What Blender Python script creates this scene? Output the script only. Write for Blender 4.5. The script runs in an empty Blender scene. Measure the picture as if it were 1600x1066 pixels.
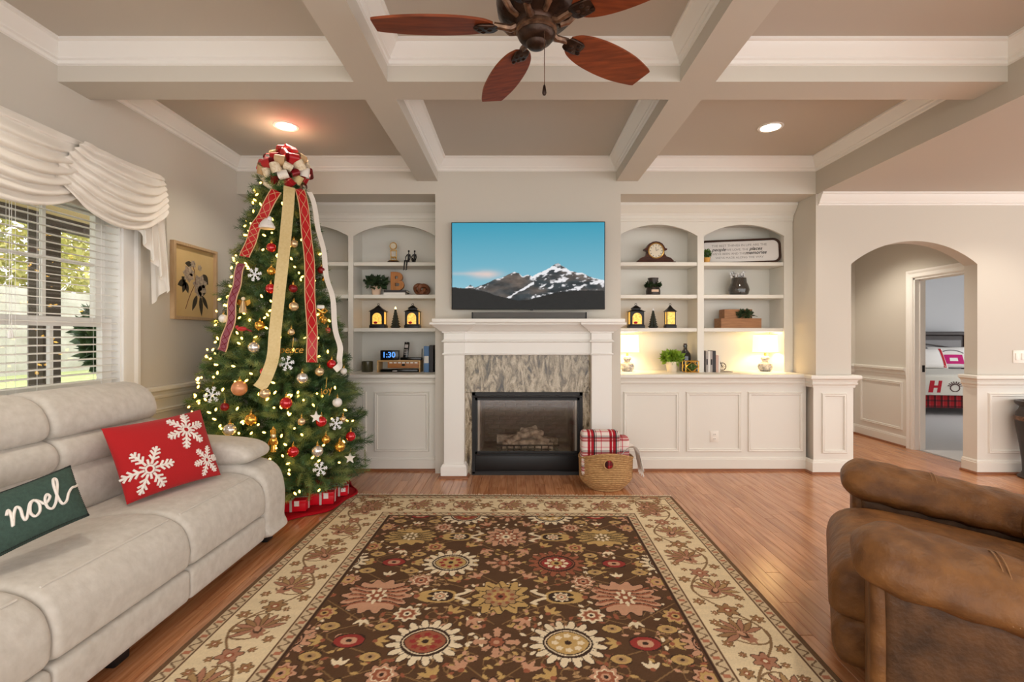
import bpy, bmesh, math, random
import numpy as np
from mathutils import Vector, Matrix

# ------------------------------------------------------------------ camera, world, exposure
F, H, CX, CY = 760.0, 1.34, 807.0, 526.0        # focal length in pixels, eye height, vanishing point
S = bpy.context.scene
COL = S.collection
cam_d = bpy.data.cameras.new('camera')
cam_d.sensor_width = 36.0
cam_d.lens = 36.0 * F / 1600.0
cam_d.shift_x = (800 - CX) / 1600.0
cam_d.shift_y = (CY - 533) / 1600.0
cam_d.clip_start = 0.05
cam_o = bpy.data.objects.new('camera', cam_d)
cam_o.location = (0, 0, H)
cam_o.rotation_euler = (math.pi / 2, 0, 0)
COL.objects.link(cam_o)
S.camera = cam_o

w = bpy.data.worlds.new('overcast_sky')
S.world = w
w.use_nodes = True
w.node_tree.nodes['Background'].inputs[0].default_value = (1.0, 0.985, 0.96, 1)
w.node_tree.nodes['Background'].inputs[1].default_value = 1.15

S.view_settings.view_transform = 'Standard'
S.view_settings.look = 'None'
S.view_settings.exposure = 1.40
S.view_settings.gamma = 1.0
S.view_settings.use_curve_mapping = False

S.cycles.max_bounces = 6
S.cycles.diffuse_bounces = 4
S.cycles.glossy_bounces = 3
S.cycles.transmission_bounces = 4
S.cycles.transparent_max_bounces = 8
S.cycles.caustics_reflective = False
S.cycles.caustics_refractive = False
S.cycles.use_adaptive_sampling = True
S.cycles.adaptive_threshold = 0.03

R = math.radians
PI = math.pi
rng = random.Random(7)
nrng = np.random.default_rng(7)


def at(px, py, Y):
    return Vector(((px - CX) * Y / F, Y, H - (py - CY) * Y / F))


# ------------------------------------------------------------------ materials
def srgb(r, g, b):
    def c(u):
        u /= 255.0
        return u / 12.92 if u <= 0.04045 else ((u + 0.055) / 1.055) ** 2.4
    return (c(r), c(g), c(b), 1.0)


M = {}


def mat(name, rgb, rough=0.5, metal=0.0, noise=None, bump=None, emit=None, trans=0.0, sheen=0.0, spec=0.5, coat=0.0):
    """noise=(scale, other_rgb, contrast, stretch xyz) ; bump=(scale, strength)"""
    m = bpy.data.materials.new(name)
    m.use_nodes = True
    nt = m.node_tree
    b = nt.nodes['Principled BSDF']
    b.inputs['Base Color'].default_value = srgb(*rgb)
    b.inputs['Roughness'].default_value = rough
    b.inputs['Metallic'].default_value = metal
    b.inputs['Specular IOR Level'].default_value = spec
    b.inputs['Transmission Weight'].default_value = trans
    b.inputs['Sheen Weight'].default_value = sheen
    b.inputs['Coat Weight'].default_value = coat
    if noise or bump:
        tc = nt.nodes.new('ShaderNodeTexCoord')
        mp = nt.nodes.new('ShaderNodeMapping')
        nt.links.new(tc.outputs['Object'], mp.inputs[0])
        if noise:
            if len(noise) > 3:
                mp.inputs['Scale'].default_value = noise[3]
            n = nt.nodes.new('ShaderNodeTexNoise')
            n.inputs['Scale'].default_value = noise[0]
            n.inputs['Detail'].default_value = 5
            nt.links.new(mp.outputs[0], n.inputs[0])
            cr = nt.nodes.new('ShaderNodeValToRGB')
            k = noise[2]
            cr.color_ramp.elements[0].position = 0.5 - k
            cr.color_ramp.elements[1].position = 0.5 + k
            cr.color_ramp.elements[0].color = srgb(*noise[1])
            cr.color_ramp.elements[1].color = srgb(*rgb)
            nt.links.new(n.outputs[0], cr.inputs[0])
            nt.links.new(cr.outputs[0], b.inputs['Base Color'])
        if bump:
            n2 = nt.nodes.new('ShaderNodeTexNoise')
            n2.inputs['Scale'].default_value = bump[0]
            n2.inputs['Detail'].default_value = 6
            nt.links.new(tc.outputs['Object'], n2.inputs[0])
            bp = nt.nodes.new('ShaderNodeBump')
            bp.inputs['Strength'].default_value = bump[1]
            bp.inputs['Distance'].default_value = 0.01
            nt.links.new(n2.outputs[0], bp.inputs['Height'])
            nt.links.new(bp.outputs[0], b.inputs['Normal'])
    if emit:
        b.inputs['Emission Color'].default_value = srgb(*emit[0])
        b.inputs['Emission Strength'].default_value = emit[1]
    M[name] = m
    return m


def attr_mat(name, rough=0.9, emit=0.0, bump=None, spec=0.3):
    """colour comes from the mesh's own 'Col' attribute (woven or printed pattern)"""
    m = bpy.data.materials.new(name)
    m.use_nodes = True
    nt = m.node_tree
    b = nt.nodes['Principled BSDF']
    a = nt.nodes.new('ShaderNodeVertexColor')
    a.layer_name = 'Col'
    b.inputs['Roughness'].default_value = rough
    b.inputs['Specular IOR Level'].default_value = spec
    if emit:
        b.inputs['Base Color'].default_value = (0.01, 0.01, 0.01, 1)
        nt.links.new(a.outputs[0], b.inputs['Emission Color'])
        b.inputs['Emission Strength'].default_value = emit
    else:
        nt.links.new(a.outputs[0], b.inputs['Base Color'])
    if bump:
        tc = nt.nodes.new('ShaderNodeTexCoord')
        n2 = nt.nodes.new('ShaderNodeTexNoise')
        n2.inputs['Scale'].default_value = bump[0]
        nt.links.new(tc.outputs['Object'], n2.inputs[0])
        bp = nt.nodes.new('ShaderNodeBump')
        bp.inputs['Strength'].default_value = bump[1]
        bp.inputs['Distance'].default_value = 0.005
        nt.links.new(n2.outputs[0], bp.inputs['Height'])
        nt.links.new(bp.outputs[0], b.inputs['Normal'])
    M[name] = m
    return m


mat('wall_paint', (207, 201, 191), 0.75, bump=(180, 0.03))
mat('ceiling_paint', (196, 188, 177), 0.85, bump=(180, 0.03))
mat('trim_white', (240, 238, 234), 0.42)
mat('cabinet_white', (228, 225, 217), 0.45)
mat('casing_white', (240, 238, 234), 0.42)
mat('black_metal', (26, 25, 26), 0.42, 0.3)
mat('black_gloss', (12, 12, 13), 0.18)
mat('dark_wood', (92, 48, 32), 0.35, noise=(9, (52, 26, 18), 0.25, (1, 8, 8)), spec=0.2)
mat('walnut', (70, 42, 30), 0.3, noise=(6, (40, 22, 16), 0.25, (1, 9, 9)))
mat('blade_wood', (146, 72, 38), 0.5, noise=(4, (98, 44, 24), 0.25, (1.5, 14, 10)), spec=0.25)
mat('bronze', (72, 52, 42), 0.35, 0.75, noise=(22, (36, 26, 22), 0.2), bump=(60, 0.2))
mat('bronze_light', (142, 110, 88), 0.35, 0.7, noise=(40, (82, 58, 46), 0.2))
mat('brass', (214, 172, 98), 0.25, 0.9)
mat('gold', (222, 170, 78), 0.22, 0.85)
mat('champagne', (216, 190, 150), 0.25, 0.7)
mat('silver', (226, 222, 216), 0.22, 0.75)
mat('peach_ball', (226, 164, 118), 0.3, 0.2, noise=(18, (196, 120, 80), 0.2))
mat('red_ball', (190, 14, 28), 0.12, 0.25, coat=0.6)
mat('red_dark_ball', (128, 10, 22), 0.3, 0.2)
mat('glitter_white', (240, 242, 246), 0.4, bump=(220, 0.4))
mat('white_ceramic', (236, 233, 228), 0.25)
mat('grey_ceramic', (196, 194, 194), 0.3, noise=(30, (120, 122, 128), 0.12))
mat('sofa_fabric', (212, 206, 197), 0.85, noise=(26, (196, 189, 179), 0.22), bump=(30, 0.3), sheen=0.15)
mat('sofa_seam', (214, 208, 199), 0.85)
mat('red_fabric', (176, 8, 16), 0.85, bump=(240, 0.25), sheen=0.1)
mat('white_yarn', (240, 232, 224), 0.9, bump=(200, 0.3))
mat('green_fabric', (62, 86, 76), 0.9, noise=(80, (52, 72, 64), 0.2), bump=(260, 0.25))
mat('black_yarn', (30, 32, 32), 0.9)
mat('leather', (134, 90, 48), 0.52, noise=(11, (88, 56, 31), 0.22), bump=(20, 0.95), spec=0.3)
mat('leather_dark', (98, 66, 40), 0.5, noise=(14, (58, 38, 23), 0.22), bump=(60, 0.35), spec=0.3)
mat('leather_seam', (140, 100, 62), 0.6)
mat('curtain_white', (236, 230, 221), 0.85, sheen=0.1)
mat('blind_white', (242, 241, 238), 0.5)
mat('needle_green', (84, 116, 62), 0.55, noise=(9, (42, 76, 46), 0.2))
mat('needle_light', (150, 158, 88), 0.55, noise=(9, (92, 118, 62), 0.2))
mat('bark', (70, 52, 38), 0.9)
mat('wire_green', (22, 40, 24), 0.6)
mat('bulb_glow', (255, 214, 120), 0.4, emit=((255, 196, 84), 4.2))
mat('red_satin', (186, 12, 24), 0.35, sheen=0.2)
mat('cream_ribbon', (240, 226, 200), 0.6, noise=(70, (222, 200, 166), 0.1))
mat('gold_ribbon', (222, 200, 148), 0.6, noise=(60, (208, 182, 126), 0.3), bump=(300, 0.1))
mat('white_ribbon', (238, 230, 220), 0.55)
mat('print_black', (34, 32, 34), 0.6)
mat('tan_ribbon', (206, 172, 128), 0.7)
mat('mauve_ribbon', (142, 74, 88), 0.5)
mat('skirt_red', (164, 6, 22), 0.85, bump=(120, 0.2), spec=0.2)
mat('gift_red', (206, 12, 32), 0.4, spec=0.3)
mat('gift_silver', (206, 200, 192), 0.35, 0.2)
mat('gift_white', (238, 230, 226), 0.5)
mat('granite_edge', (120, 108, 90), 0.3)
mat('firebrick', (128, 112, 102), 0.9, noise=(14, (84, 74, 68), 0.25))
mat('log_char', (206, 186, 164), 0.9, noise=(18, (120, 104, 90), 0.18), bump=(30, 0.9))
mat('basket_weave', (200, 160, 108), 0.8, noise=(40, (150, 110, 68), 0.2, (1, 1, 3)))
mat('blanket_white', (236, 230, 224), 0.9, bump=(160, 0.3))
mat('fringe', (226, 206, 178), 0.9)
mat('plant_green', (84, 124, 36), 0.55, noise=(14, (44, 84, 22), 0.2))
mat('plant_lime', (146, 176, 48), 0.55, noise=(14, (98, 136, 30), 0.2))
mat('plant_dark', (50, 74, 36), 0.6, noise=(14, (30, 50, 24), 0.2))
mat('pine_small', (42, 48, 40), 0.7)
mat('blush_pot', (226, 196, 172), 0.7)
mat('white_pot', (236, 222, 200), 0.5)
mat('yellow_pot', (214, 160, 78), 0.6)
mat('wood_tan', (178, 120, 66), 0.5, noise=(8, (150, 94, 48), 0.25, (1, 8, 8)))
mat('wood_pale', (214, 176, 122), 0.5, noise=(8, (190, 148, 94), 0.25, (1, 8, 8)))
mat('wood_box', (176, 126, 82), 0.6, noise=(5, (134, 92, 60), 0.25, (1.5, 6, 12)))
mat('letter_wood', (190, 124, 58), 0.5, noise=(6, (158, 98, 44), 0.3, (8, 1, 1)))
mat('knot_wood', (142, 88, 56), 0.45, noise=(10, (96, 54, 34), 0.2, (1, 6, 1)))
mat('paper', (236, 228, 212), 0.8)
mat('book_black', (38, 32, 34), 0.5)
mat('book_grey', (172, 164, 160), 0.6)
mat('book_blue', (76, 118, 168), 0.45)
mat('book_pink', (206, 172, 156), 0.6)
mat('book_white', (226, 222, 216), 0.6)
mat('glass_smoke', (96, 90, 84), 0.06, trans=0.55, coat=0.4)
mat('glass_dark', (28, 34, 38), 0.08, trans=0.3, coat=0.5)
mat('candle_glass', (86, 80, 58), 0.15, trans=0.3)
mat('lantern_glow', (255, 206, 110), 0.4, noise=(60, (206, 130, 40), 0.15), emit=((255, 190, 84), 0.34))
mat('tip_glow', (255, 226, 170), 0.4, emit=((255, 220, 150), 1.5))
mat('shade_glow', (250, 238, 214), 0.7, emit=((255, 218, 150), 0.8))
mat('can_glow', (255, 244, 226), 0.5, emit=((255, 236, 206), 6.0))
mat('digit_blue', (110, 170, 230), 0.4, emit=((60, 130, 230), 0.5))
mat('clock_face', (228, 218, 196), 0.5)
mat('frame_wood', (206, 176, 138), 0.5, noise=(10, (182, 150, 112), 0.3, (8, 8, 1)))
mat('art_paper', (228, 198, 142), 0.8, noise=(4, (214, 182, 124), 0.3))
mat('ink_dark', (62, 54, 40), 0.8)
mat('ink_flower', (150, 132, 122), 0.8, noise=(60, (206, 186, 158), 0.15))
mat('ink_red', (110, 62, 44), 0.8)
mat('sign_white', (232, 228, 226), 0.6)
mat('sign_grey', (150, 144, 142), 0.7)
mat('switch_plate', (236, 231, 222), 0.4)
mat('switch_gap', (196, 188, 176), 0.5)
mat('carpet', (206, 204, 204), 0.95, bump=(150, 0.5))
mat('bedroom_wall', (204, 205, 208), 0.8)
mat('espresso', (44, 28, 26), 0.35, noise=(10, (30, 18, 17), 0.2))
mat('headboard_panel', (120, 118, 120), 0.4)
mat('quilt_white', (226, 222, 212), 0.9, bump=(40, 0.3))
mat('pillow_white', (236, 233, 230), 0.9, bump=(20, 0.15))
mat('print_red', (178, 22, 40), 0.85)
mat('print_magenta', (196, 26, 116), 0.85)
mat('print_brown', (98, 74, 70), 0.85)
mat('urn_dark', (58, 46, 40), 0.4, noise=(12, (36, 28, 25), 0.25))
mat('lawn', (184, 192, 138), 0.95, noise=(2, (160, 174, 112), 0.2))
mat('drive', (214, 210, 200), 0.9)
mat('porch_tan', (206, 190, 140), 0.8)
mat('porch_post', (62, 50, 38), 0.8)
mat('tree_gold', (216, 206, 130), 0.8, noise=(3, (160, 164, 96), 0.2))
mat('tree_grey', (170, 174, 142), 0.8, noise=(3, (120, 128, 100), 0.2))
mat('house_white', (190, 188, 180), 0.8, noise=(1.5, (160, 158, 146), 0.2))
mat('tv_edge', (14, 14, 16), 0.3)
mat('soundbar_cloth', (92, 90, 88), 0.7, bump=(300, 0.3))
attr_mat('rug_pile', 0.95, bump=(420, 0.5))
attr_mat('screen_picture', 0.5, emit=0.4, spec=0.08)
attr_mat('printed_cloth', 0.85, bump=(220, 0.2))

for k_ in ('screen_picture', 'digit_blue', 'lantern_glow', 'tip_glow'):
    M[k_].cycles.emission_sampling = 'NONE'      # dim, broad glows: found by bounced rays

# clear window glass that lets light pass
m = mat('window_glass', (250, 252, 252), 0.0, trans=1.0)
nt = m.node_tree
for n_ in list(nt.nodes):
    if n_.type == 'BSDF_PRINCIPLED':
        nt.nodes.remove(n_)
tb = nt.nodes.new('ShaderNodeBsdfTransparent')
gb = nt.nodes.new('ShaderNodeBsdfGlossy')
gb.inputs['Roughness'].default_value = 0.02
mx = nt.nodes.new('ShaderNodeMixShader')
mx.inputs[0].default_value = 0.06
nt.links.new(tb.outputs[0], mx.inputs[1])
nt.links.new(gb.outputs[0], mx.inputs[2])
nt.links.new(mx.outputs[0], nt.nodes['Material Output'].inputs[0])

# dark fire glass
m = mat('fire_glass', (30, 30, 32), 0.05)
nt = m.node_tree
for n_ in list(nt.nodes):
    if n_.type == 'BSDF_PRINCIPLED':
        nt.nodes.remove(n_)
tb = nt.nodes.new('ShaderNodeBsdfTransparent')
tb.inputs[0].default_value = (0.93, 0.92, 0.91, 1)
gb = nt.nodes.new('ShaderNodeBsdfGlossy')
gb.inputs['Roughness'].default_value = 0.08
mx = nt.nodes.new('ShaderNodeMixShader')
mx.inputs[0].default_value = 0.07
nt.links.new(tb.outputs[0], mx.inputs[1])
nt.links.new(gb.outputs[0], mx.inputs[2])
nt.links.new(mx.outputs[0], nt.nodes['Material Output'].inputs[0])
# clear dome glass
M['dome_glass'] = M['window_glass']


def floor_material():
    m = bpy.data.materials.new('oak_board')
    m.use_nodes = True
    nt = m.node_tree
    L = nt.links.new
    b = nt.nodes['Principled BSDF']
    g = nt.nodes.new('ShaderNodeNewGeometry')
    oi = nt.nodes.new('ShaderNodeObjectInfo')
    add = nt.nodes.new('ShaderNodeMath'); add.operation = 'ADD'
    L(g.outputs['Random Per Island'], add.inputs[0]); L(oi.outputs['Random'], add.inputs[1])
    fr = nt.nodes.new('ShaderNodeMath'); fr.operation = 'FRACT'
    L(add.outputs[0], fr.inputs[0])
    # shift the grain from board to board
    mul = nt.nodes.new('ShaderNodeMath'); mul.operation = 'MULTIPLY'; mul.inputs[1].default_value = 37.0
    L(fr.outputs[0], mul.inputs[0])
    cmb = nt.nodes.new('ShaderNodeCombineXYZ'); L(mul.outputs[0], cmb.inputs[1]); L(mul.outputs[0], cmb.inputs[2])
    va = nt.nodes.new('ShaderNodeVectorMath'); va.operation = 'ADD'
    L(g.outputs['Position'], va.inputs[0]); L(cmb.outputs[0], va.inputs[1])
    mp = nt.nodes.new('ShaderNodeMapping'); mp.inputs['Scale'].default_value = (34, 2.2, 1)
    L(va.outputs[0], mp.inputs[0])
    n = nt.nodes.new('ShaderNodeTexNoise'); n.inputs['Scale'].default_value = 1.0
    n.inputs['Detail'].default_value = 6; n.inputs['Distortion'].default_value = 1.2
    L(mp.outputs[0], n.inputs[0])
    cr = nt.nodes.new('ShaderNodeValToRGB')
    e = cr.color_ramp.elements
    e[0].position = 0.3; e[0].color = srgb(166, 106, 67)
    e[1].position = 0.62; e[1].color = srgb(206, 148, 104)
    L(n.outputs[0], cr.inputs[0])
    cr2 = nt.nodes.new('ShaderNodeValToRGB')
    e = cr2.color_ramp.elements
    e[0].position = 0.0; e[0].color = (0.80, 0.76, 0.72, 1)
    e[1].position = 1.0; e[1].color = (1.06, 1.05, 1.04, 1)
    L(fr.outputs[0], cr2.inputs[0])
    mx = nt.nodes.new('ShaderNodeMix'); mx.data_type = 'RGBA'; mx.blend_type = 'MULTIPLY'
    mx.inputs[0].default_value = 1.0
    L(cr.outputs[0], mx.inputs[6]); L(cr2.outputs[0], mx.inputs[7])
    L(mx.outputs[2], b.inputs['Base Color'])
    b.inputs['Roughness'].default_value = 0.2
    b.inputs['Specular IOR Level'].default_value = 0.95
    M['oak_board'] = m


floor_material()
mat('oak_trim', (150, 92, 56), 0.35, noise=(5, (124, 74, 44), 0.25, (2, 10, 10)))


def granite_material():
    m = bpy.data.materials.new('granite')
    m.use_nodes = True
    nt = m.node_tree
    L = nt.links.new
    b = nt.nodes['Principled BSDF']
    tc = nt.nodes.new('ShaderNodeTexCoord')
    mp = nt.nodes.new('ShaderNodeMapping')
    mp.inputs['Rotation'].default_value = (0, R(-22), 0)
    mp.inputs['Scale'].default_value = (9, 9, 2.6)
    L(tc.outputs['Object'], mp.inputs[0])
    n = nt.nodes.new('ShaderNodeTexNoise'); n.inputs['Scale'].default_value = 1.7
    n.inputs['Detail'].default_value = 9; n.inputs['Roughness'].default_value = 0.7; n.inputs['Distortion'].default_value = 1.6
    L(mp.outputs[0], n.inputs[0])
    cr = nt.nodes.new('ShaderNodeValToRGB')
    cr.color_ramp.elements[0].position = 0.36; cr.color_ramp.elements[0].color = srgb(58, 50, 42)
    cr.color_ramp.elements[1].position = 0.68; cr.color_ramp.elements[1].color = srgb(208, 196, 176)
    e = cr.color_ramp.elements.new(0.45); e.color = srgb(120, 106, 84)
    e = cr.color_ramp.elements.new(0.54); e.color = srgb(176, 162, 138)
    L(n.outputs[0], cr.inputs[0])
    n2 = nt.nodes.new('ShaderNodeTexNoise'); n2.inputs['Scale'].default_value = 85; n2.inputs['Detail'].default_value = 3
    L(tc.outputs['Object'], n2.inputs[0])
    mx = nt.nodes.new('ShaderNodeMix'); mx.data_type = 'RGBA'; mx.blend_type = 'OVERLAY'; mx.inputs[0].default_value = 0.5
    L(cr.outputs[0], mx.inputs[6]); L(n2.outputs[0], mx.inputs[7])
    L(mx.outputs[2], b.inputs['Base Color'])
    b.inputs['Roughness'].default_value = 0.15
    M['granite'] = m


granite_material()


def plaid_material(name, base, bands, scale_axis):
    """woven plaid: stripes along two object axes, multiplied"""
    m = bpy.data.materials.new(name)
    m.use_nodes = True
    nt = m.node_tree
    L = nt.links.new
    b = nt.nodes['Principled BSDF']
    b.inputs['Roughness'].default_value = 0.9
    tc = nt.nodes.new('ShaderNodeTexCoord')
    sp = nt.nodes.new('ShaderNodeSeparateXYZ')
    L(tc.outputs['Object'], sp.inputs[0])
    outs = []
    for ax, per in scale_axis:
        mu = nt.nodes.new('ShaderNodeMath'); mu.operation = 'MULTIPLY'; mu.inputs[1].default_value = 1.0 / per
        L(sp.outputs[ax], mu.inputs[0])
        fr = nt.nodes.new('ShaderNodeMath'); fr.operation = 'FRACT'; L(mu.outputs[0], fr.inputs[0])
        cr = nt.nodes.new('ShaderNodeValToRGB'); cr.color_ramp.interpolation = 'CONSTANT'
        el = cr.color_ramp.elements
        el[0].position = 0.0; el[0].color = srgb(*bands[0][1])
        el[1].position = bands[1][0]; el[1].color = srgb(*bands[1][1])
        for p, c in bands[2:]:
            e = el.new(p); e.color = srgb(*c)
        L(fr.outputs[0], cr.inputs[0])
        outs.append(cr)
    mx = nt.nodes.new('ShaderNodeMix'); mx.data_type = 'RGBA'; mx.blend_type = 'MULTIPLY'; mx.inputs[0].default_value = 0.85
    L(outs[0].outputs[0], mx.inputs[6]); L(outs[1].outputs[0], mx.inputs[7])
    L(mx.outputs[2], b.inputs['Base Color'])
    M[name] = m


plaid_material('plaid_blanket', None, [(0, (240, 232, 228)), (0.26, (176, 20, 40)), (0.38, (240, 220, 220)), (0.42, (176, 20, 40)),
                                       (0.54, (40, 42, 52)), (0.60, (240, 232, 228)), (0.64, (60, 62, 70)), (0.67, (240, 232, 228)), (0.86, (222, 130, 140)), (0.91, (240, 232, 228))],
               (('X', 0.19), ('Z', 0.13)))
plaid_material('plaid_skirt', None, [(0, (190, 32, 50)), (0.45, (96, 14, 28)), (0.75, (190, 32, 50)), (0.85, (226, 170, 176)), (0.9, (190, 32, 50))],
               (('X', 0.10), ('Z', 0.10)))
plaid_material('plaid_ribbon', None, [(0, (190, 14, 30)), (0.78, (236, 206, 180)), (0.86, (190, 14, 30))], (('X', 0.05), ('Z', 0.05)))


# ------------------------------------------------------------------ mesh builder
class MB:
    def __init__(self, mtx=None):
        self.v = []
        self.f = []
        self.M = mtx

    def add(self, vs, fs):
        o = len(self.v)
        if self.M is not None:
            vs = [self.M @ Vector(p) for p in vs]
        self.v.extend([tuple(p) for p in vs])
        self.f.extend([tuple(i + o for i in f) for f in fs])
        return self

    def box(self, x0, x1, y0, y1, z0, z1):
        return self.add([(x0, y0, z0), (x1, y0, z0), (x1, y1, z0), (x0, y1, z0), (x0, y0, z1), (x1, y0, z1), (x1, y1, z1), (x0, y1, z1)],
                        [(0, 3, 2, 1), (4, 5, 6, 7), (0, 1, 5, 4), (1, 2, 6, 5), (2, 3, 7, 6), (3, 0, 4, 7)])

    def rbox(self, x0, x1, y0, y1, z0, z1, r=0.005, seg=2):
        bm = bmesh.new()
        bmesh.ops.create_cube(bm, size=1.0)
        for v in bm.verts:
            v.co = Vector(((x0 + x1) / 2 + v.co.x * (x1 - x0), (y0 + y1) / 2 + v.co.y * (y1 - y0), (z0 + z1) / 2 + v.co.z * (z1 - z0)))
        r = min(r, 0.49 * min(x1 - x0, y1 - y0, z1 - z0))
        bmesh.ops.bevel(bm, geom=bm.edges[:], offset=r, segments=seg, affect='EDGES', profile=0.5)
        bm.verts.index_update()
        self.add([v.co.copy() for v in bm.verts], [[v.index for v in f.verts] for f in bm.faces])
        bm.free()
        return self

    def grid(self, P, closeu=False, closev=False):
        """P: array nu x nv x 3"""
        P = np.asarray(P, float)
        nu, nv = P.shape[:2]
        vs = P.reshape(-1, 3).tolist()
        fs = []
        for i in range(nu if closeu else nu - 1):
            i2 = (i + 1) % nu
            for j in range(nv if closev else nv - 1):
                j2 = (j + 1) % nv
                fs.append((i * nv + j, i2 * nv + j, i2 * nv + j2, i * nv + j2))
        return self.add(vs, fs)

    def prism(self, poly, axis, a, b):
        """poly: list of 2D points in the plane across axis; extruded from a to b"""
        n = len(poly)

        def p3(p, t):
            if axis == 'y':
                return (p[0], t, p[1])
            if axis == 'x':
                return (t, p[0], p[1])
            return (p[0], p[1], t)
        vs = [p3(p, a) for p in poly] + [p3(p, b) for p in poly]
        fs = [tuple(range(n)), tuple(range(2 * n - 1, n - 1, -1))]
        fs += [(i, i + n, (i + 1) % n + n, (i + 1) % n) for i in range(n)]
        return self.add(vs, fs)

    def tube(self, pts, r, n=8, closed=False, flat=None):
        pts = [Vector(p) for p in pts]
        m_ = len(pts)
        rr = [r] * m_ if not hasattr(r, '__len__') else list(r)
        rings = []
        prev = None
        for i in range(m_):
            if closed:
                t = (pts[(i + 1) % m_] - pts[i - 1])
            else:
                t = pts[min(i + 1, m_ - 1)] - pts[max(i - 1, 0)]
            t = t.normalized() if t.length > 1e-9 else Vector((0, 0, 1))
            if prev is None:
                up = Vector((0, 0, 1)) if abs(t.z) < 0.9 else Vector((1, 0, 0))
                nrm = (up - t * up.dot(t)).normalized()
            else:
                nrm = prev - t * prev.dot(t)
                nrm = nrm.normalized() if nrm.length > 1e-6 else prev
            prev = nrm
            bn = t.cross(nrm)
            rings.append([pts[i] + (nrm * math.cos(2 * PI * k / n) + bn * math.sin(2 * PI * k / n)) * rr[i] for k in range(n)])
        vs = [p for rg in rings for p in rg]
        fs = []
        for i in range(m_ if closed else m_ - 1):
            i2 = (i + 1) % m_
            for k in range(n):
                fs.append((i * n + k, i * n + (k + 1) % n, i2 * n + (k + 1) % n, i2 * n + k))
        if not closed:
            fs.append(tuple(range(n - 1, -1, -1)))
            fs.append(tuple((m_ - 1) * n + k for k in range(n)))
        return self.add(vs, fs)

    def lathe(self, prof, c=(0, 0, 0), n=24):
        vs, fs = [], []
        for (r, z) in prof:
            for k in range(n):
                a = 2 * PI * k / n
                vs.append((c[0] + r * math.cos(a), c[1] + r * math.sin(a), c[2] + z))
        for i in range(len(prof) - 1):
            for k in range(n):
                fs.append((i * n + k, i * n + (k + 1) % n, (i + 1) * n + (k + 1) % n, (i + 1) * n + k))
        fs.append(tuple(range(n - 1, -1, -1)))
        fs.append(tuple((len(prof) - 1) * n + k for k in range(n)))
        return self.add(vs, fs)

    def ball(self, c, r, n=14, m=8):
        rx, ry, rz = (r, r, r) if not hasattr(r, '__len__') else r
        P = []
        for i in range(m + 1):
            ph = PI * (i / m) - PI / 2
            ph = max(-PI / 2 + 0.02, min(PI / 2 - 0.02, ph))
            P.append([(c[0] + rx * math.cos(ph) * math.cos(2 * PI * k / n), c[1] + ry * math.cos(ph) * math.sin(2 * PI * k / n), c[2] + rz * math.sin(ph)) for k in range(n)])
        self.grid(P, closev=True)
        b = len(self.v) - (m + 1) * n
        self.f.append(tuple(b + k for k in range(n - 1, -1, -1)))
        self.f.append(tuple(b + m * n + k for k in range(n)))
        return self

    def sweep(self, path, prof, closed=False):
        """mitred moulding: path of (x, y), profile of (offset to the left of the path, z)"""
        n = len(path)
        path = [Vector((p[0], p[1])) for p in path]
        P = []
        for i in range(n):
            def d(a, b):
                t = (path[b] - path[a]).normalized()
                return Vector((-t.y, t.x))
            if closed:
                n1, n2 = d(i - 1, i), d(i, (i + 1) % n)
            elif i == 0:
                n1 = n2 = d(0, 1)
            elif i == n - 1:
                n1 = n2 = d(n - 2, n - 1)
            else:
                n1, n2 = d(i - 1, i), d(i, i + 1)
            mt = (n1 + n2)
            mt = mt / max(0.2, mt.dot(n1))
            P.append([(path[i].x + mt.x * o, path[i].y + mt.y * o, z) for o, z in prof])
        self.grid(P, closeu=closed, closev=True)
        if not closed:
            k = len(prof)
            b = len(self.v) - n * k
            self.f.append(tuple(b + j for j in range(k - 1, -1, -1)))
            self.f.append(tuple(b + (n - 1) * k + j for j in range(k)))
        return self

    def loft(self, prof, axis, a0, a1, rl=0.05, ri=0.05, nsec=6, deform=None, mid=6):
        """soft cushion: closed 2D profile carried along an axis, rounded in at both ends"""
        prof = np.asarray(prof, float)
        c = prof.mean(0)
        size = np.abs(prof - c).max(0)
        ts, ks = [], []
        for i in range(nsec):
            u = i / nsec
            a = u * PI / 2
            ts.append(a0 + rl * (1 - math.cos(a))); ks.append(1 - math.sin(a))
        for i in range(mid + 1):
            ts.append(a0 + rl + (a1 - a0 - 2 * rl) * i / mid); ks.append(0.0)
        for i in range(nsec - 1, -1, -1):
            u = i / nsec
            a = u * PI / 2
            ts.append(a1 - rl * (1 - math.cos(a))); ks.append(1 - math.sin(a))
        P = np.zeros((len(ts), len(prof), 3))
        for i, (t, k) in enumerate(zip(ts, ks)):
            q = c + (prof - c) * (1 - np.minimum(0.9, k * ri / size))
            if axis == 'y':
                P[i, :, 0] = q[:, 0]; P[i, :, 1] = t; P[i, :, 2] = q[:, 1]
            elif axis == 'x':
                P[i, :, 0] = t; P[i, :, 1] = q[:, 0]; P[i, :, 2] = q[:, 1]
            else:
                P[i, :, 0] = q[:, 0]; P[i, :, 1] = q[:, 1]; P[i, :, 2] = t
        if deform is not None:
            P = deform(P)
        self.grid(P, closev=True)
        k = len(prof)
        b = len(self.v) - len(ts) * k
        self.f.append(tuple(b + j for j in range(k - 1, -1, -1)))
        self.f.append(tuple(b + (len(ts) - 1) * k + j for j in range(k)))
        return self

    def mesh(self, name, smooth=True, angle=38):
        me = bpy.data.meshes.new(name)
        me.from_pydata(self.v, [], self.f)
        me.update()
        bm = bmesh.new()
        bm.from_mesh(me)
        bmesh.ops.recalc_face_normals(bm, faces=bm.faces[:])
        bm.to_mesh(me)
        bm.free()
        if smooth:
            me.polygons.foreach_set('use_smooth', [True] * len(me.polygons))
            me.set_sharp_from_angle(angle=R(angle))
        return me

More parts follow.
